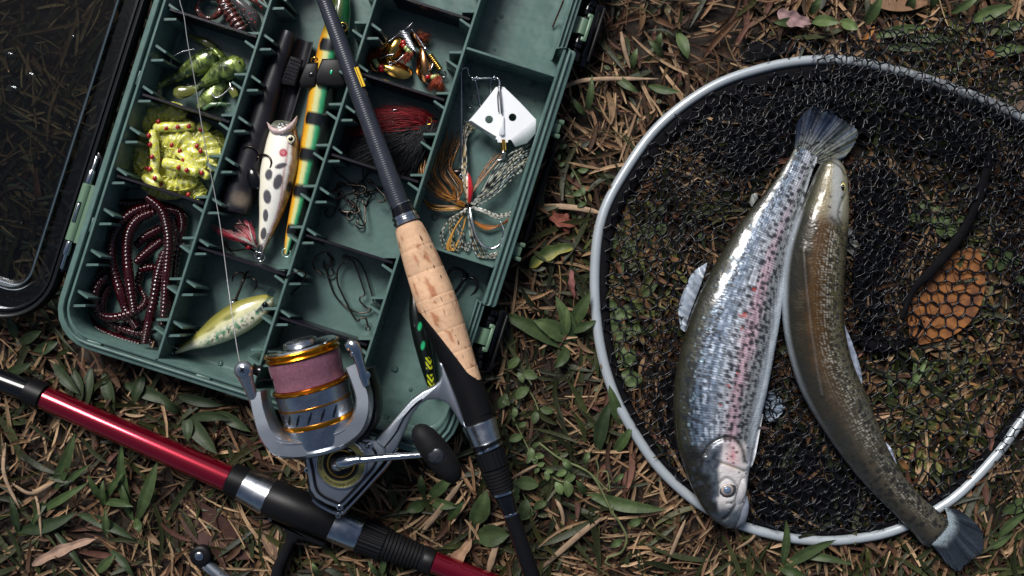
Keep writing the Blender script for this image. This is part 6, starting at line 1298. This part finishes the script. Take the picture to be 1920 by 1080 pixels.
t2=thing('trout','slimmer olive-brown trout curving down to the lower right, its head under the other tail','fish',P(1560,650,16))
def paint2(l,y,s,t,X,Y):
    n1=fbm(l/36,y/22,161)-.5; n2=fbm(l/12,y/9,162)-.5; q=s+.16*n1
    c=mixc((.34,.38,.42),(.016,.015,.010),sstep(-1.0,-.82,q)*.0+sstep(-1.02,-.86,s)); c=mixc(c,(.024,.019,.010),sstep(-.8,-.6,q)); c=mixc(c,(.066,.034,.010),sstep(-.55,-.2,q+.3*n2)); c=mixc(c,(.055,.034,.012),sstep(.0,.2,q+.2*n2)); c=mixc(c,(.075,.064,.030),sstep(.2,.45,q+.15*n2)); c=mixc(c,(.06,.055,.032),sstep(.7,.95,q))
    g=sstep(.34,.7,t); c=mixc(c,mixc((.028,.027,.022),(.075,.07,.05),sstep(-.6,.2,q)),g*.8)
    sc=scales(l,y,4.4,3.8); f=sstep(.12,.2,t)*sstep(.99,.92,t); c=c*(1-f[...,None]*(1-(.25+1.05*sc))[...,None]*.9*(sstep(-.5,.1,q))[...,None])
    c=mixc(c,(.42,.41,.36),spots(l,y,5,1.5,.75,190,.4)*f*np.exp(-((q-.25)/.32)**2)*.7*(.4+.9*vn(l/30,y/20,9)))  # sparkle of the scales painted as tiny pale dots
    m1=spots(l,y,10,3.2,.85,170)*sstep(.05,.3,q)*sstep(.05,.12,t); m2=spots(l,y,13,4.4,.75,175)*sstep(.62,.8,t); c=mixc(c,(.015,.014,.012),np.clip(np.maximum(m1,m2),0,1)*.9)
    hd=sstep(.17,.12,t); hb=mixc((.035,.035,.022),(.20,.17,.10),sstep(-.9,-.3,q)); hb=mixc(hb,(.30,.31,.30),sstep(-.3,.1,q+.2*n1)); hb=mixc(hb,(.20,.19,.13),sstep(.35,.6,q)); hb=mixc(hb,(.06,.06,.05),sstep(.03,.0,t)); hb=mixc(hb,(.03,.03,.03),spots(X,Y,14,2.2,.4,180)*.8)
    c=mixc(c,hb,hd)
    d1=arcdist(X,Y,[(1560,410),(1574,424),(1582,444)]); d2=arcdist(X,Y,[(1584,366),(1576,384),(1572,404),(1580,424)]); c=mixc(c,(.03,.03,.02),np.clip(np.exp(-(d1/2.5)**2)*.8+np.exp(-(d2/2)**2)*.7+np.exp(-(arcdist(X,Y,[(1540,306),(1556,302),(1574,312),(1584,328)])/1.8)**2)*.8,0,1))
    d3=arcdist(X,Y,[(1506,470),(1512,540),(1520,610),(1530,680),(1541,740)]); c=mixc(c,(.20,.20,.20),np.exp(-(d3/1.6)**2)*.25)
    return c,-3*np.exp(-(d1/4)**2)-2*np.exp(-(d2/3)**2)+2.5*np.exp(-((d3)/5)**2)
p2=[(1558,299,4),(1559,304,15),(1559,318,25),(1556,345,33),(1549,385,42),(1539,430,50),(1529,485,56),(1524,545,57),(1525,605,56),(1535,660,55),(1552,712,54),(1577,762,52),(1603,812,46),(1632,862,39),(1666,908,33),(1700,945,30),(1730,974,31),(1752,996,33),(1762,1006,28)]
trout(p2,460,130,lambda t:np.interp(t,[0,.1,.4,.7,.9,1],[52,58,64,56,46,40]),lambda t:np.interp(t,[0,.3,.6,.85,.94,1],[.9,.72,.62,.5,.28,.08]),paint2,t2,MT['fish2'])
m=M(); m.ell(P(1579,352,80),(7,11,6),axis=(1,0,0)); ey=build('eye',m,mat('golden_iris',(.45,.40,.14),.2,coat=1),t2,sharp=0); m=M(); m.ell(P(1580,352,84),(3.6,6.4,4),axis=(1,0,0)); build('pupil',m,MT['blackgloss'],ey,sharp=0)
def tc2(x,y,u,w):
    c=mixc((.24,.29,.32),(.015,.02,.028),sstep(.10,.40,u+.05*vn(w*20,u,3))+0*w); c=mixc(c,(.02,.02,.02),spots(x,y,12,2.6,.5,201)*.7); c=mixc(c,(.03,.04,.055),(vn(w*30,u*1.3,4)>.6)*.7*sstep(.2,.5,u)); return c
fin('tail_fin',[(1770,950),(1776,966),(1776,984),(1764,1004),(1744,1016)],[(1800,957),(1828,978),(1843,1000),(1843,1034),(1830,1046),(1814,1056),(1800,1072),(1780,1062),(1762,1042)],44,38,tc2,t2,nr=70,seed=11)
fin('pectoral_fin',[(1576,436),(1578,450),(1580,462)],[(1600,440),(1612,462),(1600,480)],30,26,fc((.12,.12,.11),(.20,.21,.20)),t2,seed=12)
fin('pectoral_fin',[(1578,424),(1580,430),(1580,438)],[(1600,428),(1608,434),(1604,444)],36,32,fc((.12,.12,.11),(.18,.19,.18)),t2,nr=14,nl=8,seed=16)
fin('dorsal_fin',[(1574,612),(1582,650),(1592,690),(1606,732)],[(1584,608),(1600,648),(1615,696),(1617,738)],54,46,fc((.13,.14,.18),(.26,.30,.38)),t2,seed=13,ripple=2)
fin('anal_fin',[(1645,822),(1658,846),(1672,870)],[(1652,820),(1672,842),(1682,872)],46,42,fc((.18,.20,.28),(.30,.33,.44)),t2,nr=24,nl=10,seed=14)
fin('pelvic_fin',[(1630,900),(1640,912),(1648,922)],[(1634,908),(1644,934),(1654,934)],34,30,fc((.34,.34,.24),(.36,.40,.38)),t2,nr=20,nl=8,seed=15)
# ---------------------------------------------------------------- single plants and leaves
def leafmesh(m,x0,y0,x1,y1,w,z0,z1,col,arch=10,bend=0.,shape='lance',fold=.3,twist=0.,n=14,edge=None):
    L=math.hypot(x1-x0,y1-y0) or 1; dx,dy=(x1-x0)/L,(y1-y0)/L; T=np.linspace(0,1,n)
    if shape=='lance': W=np.interp(T,[0,.08,.3,.5,.8,1],[.25,.5,.95,1,.6,.02])
    elif shape=='oval': W=np.sin(math.pi*np.clip(T,.02,.985))**.6
    elif shape=='dry': W=np.interp(T,[0,.1,.4,.7,.9,1],[.2,.7,1,.8,.5,.05])*(1+.15*np.sin(T*17))
    else: W=np.interp(T,[0,.2,.8,1],[.6,1,.8,.15])
    col=np.asarray(col); sh=.9+.25*(vn(T*5,0*T+x0,3)); V=np.zeros((n,5,3)); C=np.zeros((n,5,3))
    for i,t in enumerate(T):
        o=bend*L*4*t*(1-t); cx=x0+dx*L*t-dy*o; cy=y0+dy*L*t+dx*o; z=z0+(z1-z0)*t+arch*4*t*(1-t); tw=twist*(t-.3)
        for j,q in enumerate((-1,-.5,0,.5,1)):
            r=q*w*.5*W[i]; off=r*math.cos(tw); V[i,j]=P(cx-dy*off,cy+dx*off,z+abs(r)*fold+r*math.sin(tw)*.8+(1.2*math.sin(i*1.3+j) if shape=='dry' else .4*math.sin(i*.9+q)))
            c=col*sh[i]*(1.25 if q==0 else .92 if abs(q)==.5 else 1.0)
            if edge is not None and q==1: c=np.asarray(edge)
            if edge is not None and q==.5: c=(c+np.asarray(edge))/2
            C[i,j]=c
    m.grid(V,c=C); return m
G1=(.034,.055,.018); G2=(.050,.074,.027); G3=(.022,.035,.014); G4=(.072,.105,.038)
def plant(label,leaves,col=G1,cat='grass',name='grass_plant',group=None):
    x,y=leaves[0][0],leaves[0][1]; t=thing(name,label,cat,P(x,y,0),group)
    for i,l in enumerate(leaves):
        x0,y0,x1,y1,w=l[:5]; z1=l[5] if len(l)>5 else 30+12*RNG.rand(); c=np.asarray(l[6] if len(l)>6 else col)*(.8+.4*RNG.rand())
        m=M(); leafmesh(m,x0,y0,x1,y1,w,12,z1,c,arch=6+8*RNG.rand(),bend=RNG.uniform(-.07,.07),twist=RNG.uniform(-.6,.6)); build('leaf',m,MT['leaf'],t,sharp=0)
    return t
plant('upright broad grass plant left of the red rod with one tall dark blade',[(97,930,141,812,24),(70,962,165,905,16),(92,935,60,985,14),(118,915,170,870,12)],G1)
plant('forked grass plant directly below the middle of the red rod',[(249,975,229,825,20,40),(258,975,295,865,24,44,G2),(255,972,262,1000,16),(242,968,228,905,14)],G1)
plant('small fan of dark grass below the left part of the red rod',[(195,940,232,885,14),(192,940,165,890,14),(190,942,250,950,16),(192,950,194,900,12)],G1)
plant('long flat grass blades reaching right from the lower left corner',[(28,995,144,960,26,26,G3),(146,964,252,1012,22,26,G3),(35,1000,18,930,16)],G3)
plant('dark crossing grass blades at the bottom left edge',[(95,990,165,1085,12),(200,1010,198,955,14,40,G2),(205,1030,250,1085,16),(180,1075,215,1040,18,30,G2)],G3)
plant('broad drooping leaves between the red rod and the box bottom',[(346,775,408,852,30,40),(352,785,432,786,20,38),(350,778,352,828,22,34,G3),(343,775,300,745,18,34)],G3)
plant('dark leaf cluster below the rounded corner of the box',[(100,680,150,740,22),(135,690,150,760,20),(195,700,215,770,24,20,G3),(170,690,160,770,22,20,G3)],G3)
plant('dark grass under the box edge left of the reel',[(230,720,330,760,26,24,G3),(330,740,420,760,20,24,G3),(400,770,470,810,22,26,G3),(270,700,250,760,22,22,G3)],G3)
plant('short grass at the left edge beneath the smoky lid corner',[(30,640,12,590,18),(35,645,78,620,20),(60,665,110,640,22,24,G3),(5,700,60,680,18)],G3)
plant('two very broad blades beside the rear end of the main rod',[(884,988,912,918,36,34,G2),(892,1006,955,1003,44,34,G2)],G2)
plant('leafy sprig with notched leaves beneath the crank knob',[(800,935,850,890,22),(802,940,860,950,20),(800,940,760,960,24),(795,930,790,890,16),(840,975,870,940,18)],G1)
plant('narrow grass tuft at the bottom edge near the red rod threads',[(712,1085,724,1030,12,50,G4),(716,1085,690,1050,10),(600,1085,585,1055,14,44,G4)],G2)
plant('long arching blades right of the cork grip',[(1070,642,1000,600,34,40,G2),(1068,655,930,585,30,26,G1),(1078,640,1042,555,26,44,G2),(1065,650,1040,690,22)],G1)
plant('pointed blades rising against the left side of the hoop',[(1068,615,1107,547,26,50,G2),(1052,640,1062,575,18,44,G4),(1060,620,1120,600,18)],G1)
plant('horizontal long blade left of the lower hoop',[(1100,925,1250,955,26,34,G2),(1100,928,1080,900,14)],G2)
plant('broad blade lying across the lower left of the hoop',[(1166,800,1142,722,22,48,G2),(1120,850,1145,750,26,30,G3),(1150,850,1185,800,20)],G1)
plant('grass plant rising over the bottom of the hoop',[(1466,1062,1474,975,16,56,G2),(1468,1064,1568,1012,22,52,G2),(1480,1040,1600,1060,16,40,G2),(1460,1064,1510,1080,20)],G1)
plant('fan of wide fresh blades along the top edge above the net',[(1620,48,1655,-10,22,60,G4),(1520,40,1575,42,22,56,G4),(1575,40,1610,55,22,50,G4),(1500,40,1450,42,18,46,G2),(1515,30,1540,-12,16,40,G2)],G2)
plant('fresh grass blades in the upper right corner under the net edge',[(1745,20,1760,-30,14,50,G4),(1780,25,1840,-15,16,50,G4),(1820,40,1900,10,26,50,G4),(1700,25,1720,-15,18,40,G2),(1860,60,1925,40,24,44,G2)],G2)
plant('grass blades showing through the folded net at the top right',[(1640,70,1740,50,20,30,G4),(1660,90,1760,90,16,30,G2),(1850,100,1930,90,24,28,G4),(1700,70,1800,78,16,28,G2)],G2)
plant('upright blade between the upper latch and the hoop',[(1098,215,1110,140,14,40,G2),(1100,218,1070,180,12),(1230,100,1240,60,16,40,G4),(1245,110,1215,75,14)],G2)
plant('grass between the box edge and the dry straw near the upper net',[(1150,140,1200,175,16,34,G2),(1185,130,1195,90,14,34,G4),(1215,160,1275,172,16,34,G2),(1270,60,1290,110,22,34,G2)],G1)
plant('pale green grass seen through the net below the brown leaf',[(1690,740,1740,670,14,20,G4),(1700,740,1760,672,10,20,G4),(1670,780,1665,690,12,20,G2),(1720,660,1712,720,10,18,G4)],G4)
plant('grass beneath the net at the right of the trout tail',[(1870,1010,1930,960,18,40,G2),(1880,960,1940,930,26,36,G2),(1850,1030,1900,1000,14)],G2)
plant('dark upright blades under the net left of the big trout',[(1165,560,1172,470,12,18,G1),(1180,700,1160,640,16,18,G4),(1195,560,1240,520,12,18,G2),(1300,420,1322,470,10,20,G1)],G1)
# weeds with oval leaves, right of the main rod
def weed(label,stem,leaves,col=G2,sz=(22,13),z=26,cat='weed'):
    t=thing('weed_plant',label,cat,P(stem[0][0],stem[0][1],0)); m=M(); s=spl([(x,y,10+(z-6)*i/max(len(stem)-1,1)) for i,(x,y) in enumerate(stem)],24); m.tube(np.array([P(*q) for q in s]),1.6,n=6,c=np.array([.10,.12,.05])); build('stem',m,MT['leaf'],t,sharp=0)
    for (x,y,a,k) in leaves:
        L=sz[0]*k; m=M(); leafmesh(m,x,y,x+math.cos(a)*L,y+math.sin(a)*L,sz[1]*k,z-4+8*RNG.rand(),z+8*RNG.rand(),np.asarray(col)*(.75+.5*RNG.rand()),arch=3,shape='oval',fold=.2,bend=RNG.uniform(-.1,.1),n=10); build('leaf',m,MT['leaf'],t,sharp=0)
    return t
def along(stem,n,k=1.,seed=0):
    R=np.random.RandomState(seed); s=spl(stem,n); out=[]
    for i in range(n):
        d=s[min(i+1,n-1)]-s[max(i-1,0)]; a=math.atan2(d[1],d[0])
        for sg_ in (-1,1):
            if R.rand()>.22: out.append((s[i][0]+R.randn()*5,s[i][1]+R.randn()*5,a+sg_*(.3+1.5*R.rand()),k*(.55+.9*R.rand())))
    return out
st=[(945,750),(965,790),(985,830),(1000,860)]; weed('leafy weed with oval leaves just right of the silver rod hood',st,along(st,6,1.2,1),G2)
st=[(1000,860),(1020,880),(1045,900),(1065,905)]; weed('weed sprig with pale lobed leaves right of the rod threads',st,along(st,6,1.0,2),G4)
st=[(970,900),(985,935),(1000,960)]; weed('weed with spoon-shaped leaves beside the rubber rod threads',st,along(st,4,1.5,3),G2)
st=[(950,690),(975,710),(1000,745),(1010,770)]; weed('weed with round leaves below the lower latch',st,along(st,5,1.1,4),G2)
st=[(1050,280),(1075,320),(1090,350),(1100,380)]; weed('small leafy weed against the straw between box and hoop',st,along(st,6,.9,5),G2,(20,10))
st=[(1150,430),(1180,445),(1230,440)]; weed('clover-like weed under the net inside the left of the hoop',st,along(st,6,1.0,6),G2,(24,16),16)
st=[(1150,570),(1165,600),(1170,650),(1165,690)]; weed('clump of round pale leaves under the net at the left of the hoop',st,along(st,7,1.2,7),G4,(24,18),16)
st=[(1730,380),(1760,400),(1790,420)]; weed('light green weed under the net beside the black cord',st,along(st,5,1.3,8),G4,(26,16),20)
st=[(1840,470),(1880,480),(1900,520)]; weed('green weed leaves under the net at the right edge',st,along(st,5,1.0,9),G2,(22,14),20)
st=[(1690,860),(1720,850),(1750,870)]; weed('yellowish weed leaves under the net beside the slim trout',st,along(st,5,.9,10),(.16,.16,.05),(22,10),18)
# trailing vine with curled tendrils
vt=thing('trailing_vine','thin trailing vine with curled tendrils left of the lower hoop','vine',P(1120,880,0))
m=M()
for pts,r in (([(1010,830,20),(1050,860,26),(1095,880,34),(1120,905,40),(1145,955,40),(1165,985,38),(1175,1010,36),(1165,1035,30),(1140,1045,26)],2.2),([(1085,875,34),(1110,890,40),(1140,920,44),(1142,905,46),(1138,885,46),(1130,885,44)],1.5),([(1118,905,40),(1122,880,46),(1118,860,48)],1.3),([(1150,962,40),(1150,950,44),(1144,955,44),(1147,965,42)],1.2),([(1140,1045,26),(1135,1055,24),(1145,1060,22)],1.6)):
    s=spl(pts,40); m.tube(np.array([P(*q) for q in s]),r,n=6,c=np.array([.11,.13,.055]))
build('stem',m,MT['leaf'],vt,sharp=0)
for x,y,a,w in ((1178,985,-.4,16),(1168,1012,2.6,14),(1095,872,-1.2,12),(1055,860,.9,14),(1150,905,-.7,10)):
    m=M(); leafmesh(m,x,y,x+26*math.cos(a),y+26*math.sin(a),w,34,38,G2,shape='oval',n=10); build('leaf',m,MT['leaf'],vt,sharp=0)
# named fallen leaves
def dry(label,x0,y0,x1,y1,w,col,z=(14,20),arch=8,bend=0.,twist=.5,edge=None,shape='dry',name='dry_leaf',fold=.35):
    m=M(); leafmesh(m,x0,y0,x1,y1,w,z[0],z[1],col,arch=arch,bend=bend,shape=shape,fold=fold,twist=twist,n=18,edge=edge); o=build(name,m,MT['litter'] if name=='dry_leaf' else MT['leaf'],sharp=0); tag(o,label,'leaf'); return o
dry('curved green leaf with a broad yellow edge in the straw right of the box',993,500,1080,462,26,(.045,.065,.018),(16,20),8,-.10,.3,edge=(.22,.20,.035),name='fallen_leaf')
dry('large orange-brown oval leaf flattened under the net at the right',1716,640,1830,470,125,(.23,.095,.028),(26,27),3,.02,.1,shape='oval',fold=.02)
lf=bpy.data.objects['dry_leaf']; 
MT['bigleaf']=mat('orange_dead_leaf',(.24,.095,.028),.6,var=.35,vs=26,bump=.5,bs=8,hue=(.10,.040,.018),hs=34,spec=.3); lf.data.materials[0]=MT['bigleaf']
m=M(); m.tube(np.array([P(*q) for q in spl([(1716,640,30),(1752,590,31.5),(1790,532,31.5),(1828,472,30)],20)]),np.linspace(2.2,.7,20),n=6,c=np.array([.14,.06,.025]))
for t in (.15,.28,.41,.54,.67,.8):
    x,y=1716+(1830-1716)*t,640-(640-470)*t
    for sg_ in (-1,1):
        dx,dy=(.98,-.2) if sg_>0 else (-.25,-.97); L_=50*math.sin(math.pi*min(t+.12,1)); m.tube(np.array([P(*q) for q in spl([(x,y,31),(x+dx*L_*.5,y+dy*L_*.5,32.5),(x+dx*L_,y+dy*L_,31)],8)]),np.linspace(1.2,.4,8),n=5,c=np.array([.14,.06,.025]))
vb=build('leaf_veins',m,MT['litter'],lf,sharp=0)
dry('curled leaf with a pink underside lying above the net',1458,22,1522,44,30,(.24,.15,.15),(30,24),8,.05,.6)
dry('big dull brown leaf at the top edge above the folded net',1620,-6,1740,4,44,(.16,.09,.05),(20,20),6,0,.2,shape='oval')
dry('red-brown crumpled leaf left of the yellow-edged leaf',1028,398,1085,420,24,(.13,.036,.022),(18,20),8,.1,1.0)
dry('second red-brown leaf scrap crossing the first beside the hoop',1062,400,1066,440,16,(.12,.035,.022),(22,18),6,.1,.6)
dry('pinkish twisted leaf standing between yellow-edged leaf and hoop',1072,505,1078,560,12,(.14,.055,.048),(22,26),8,.05,1.1)
dry('broad grey-brown leaf under the trigger stem of the red rod',498,965,540,1062,52,(.14,.085,.06),(6,10),5,0,.1,shape='oval')
dry('wide dark red-brown leaf in the shadow left of the trigger stem',330,930,470,1045,70,(.055,.025,.02),(4,8),6,.05,.2,shape='oval')
dry('pale buff leaf at the right of the net behind the cord',1880,150,1915,230,70,(.22,.15,.11),(6,10),5,0,.2,shape='oval')
dry('folded brown leaf at the bottom beside the rear rod end',830,1070,885,1010,24,(.25,.15,.09),(22,26),8,.05,.8)
dry('tan leaf strip slanting at the bottom left of the reel under the red rod',60,1060,180,1010,20,(.28,.18,.13),(24,30),10,-.04,.6)
dry('orange-tipped leaf scrap by the folded net at the top',1610,82,1640,48,10,(.26,.11,.025),(28,34),5,.1,.5)
dry('small orange leaf fragment showing through the top right net',1848,95,1878,108,12,(.22,.07,.02),(20,22),3,0,.3)
# loose pale twigs and reed pieces, each its own
tw=[((10,830),(8,890),(40,960),8,'pale split reed standing at the left edge below the red rod'),((20,905),(60,925),(112,898),7,'dry reed crossing behind the tall dark blade at the left'),((62,918),(72,950),(78,1010),6,'brown dry reed leaning at the far left bottom'),((1030,175),(1100,150),(1235,148),9,'long tan reed bending right above the hoop'),((1165,60),(1170,90),(1182,130),9,'pale straw strip near the upper box corner'),
 ((955,900),(990,880),(1012,870),6,'light twig poking out beside the rod threads'),((700,905),(716,915),(728,922),5,'short straw right of the reel tip'),((790,1000),(830,950),(868,900),12,'broad brown reed under the crank knob'),((1010,1070),(1090,1000),(1130,970),12,'broad tan reed at the bottom centre'),((915,1075),(925,1040),(935,1005),14,'tan folded straw right below the rear rod grip'),
 ((1020,385),(1080,390),(1130,400),12,'pale tan strip touching the left of the hoop'),((1040,935),(1052,955),(1058,985),8,'standing brown reed scrap in the weeds'),((1380,1030),(1410,1010),(1425,985),6,'thin pale straw below the trout head'),((1250,1060),(1270,1010),(1285,975),8,'slanting brown straw left of the trout head')]
for a,b,c,w,lab in tw:
    s=spl([(*a,18),(*b,30),(*c,24)],16); m=M(); m.tube(np.array([P(*q) for q in s]),np.interp(np.arange(16),[0,4,12,15],[w*.25,w*.5,w*.45,w*.12]),rz=1.6,n=8,c=np.array([.27,.185,.12])*(.7+.5*RNG.rand())); o=build('dry_reed',m,MT['litter'],sharp=0); tag(o,lab,'reed')
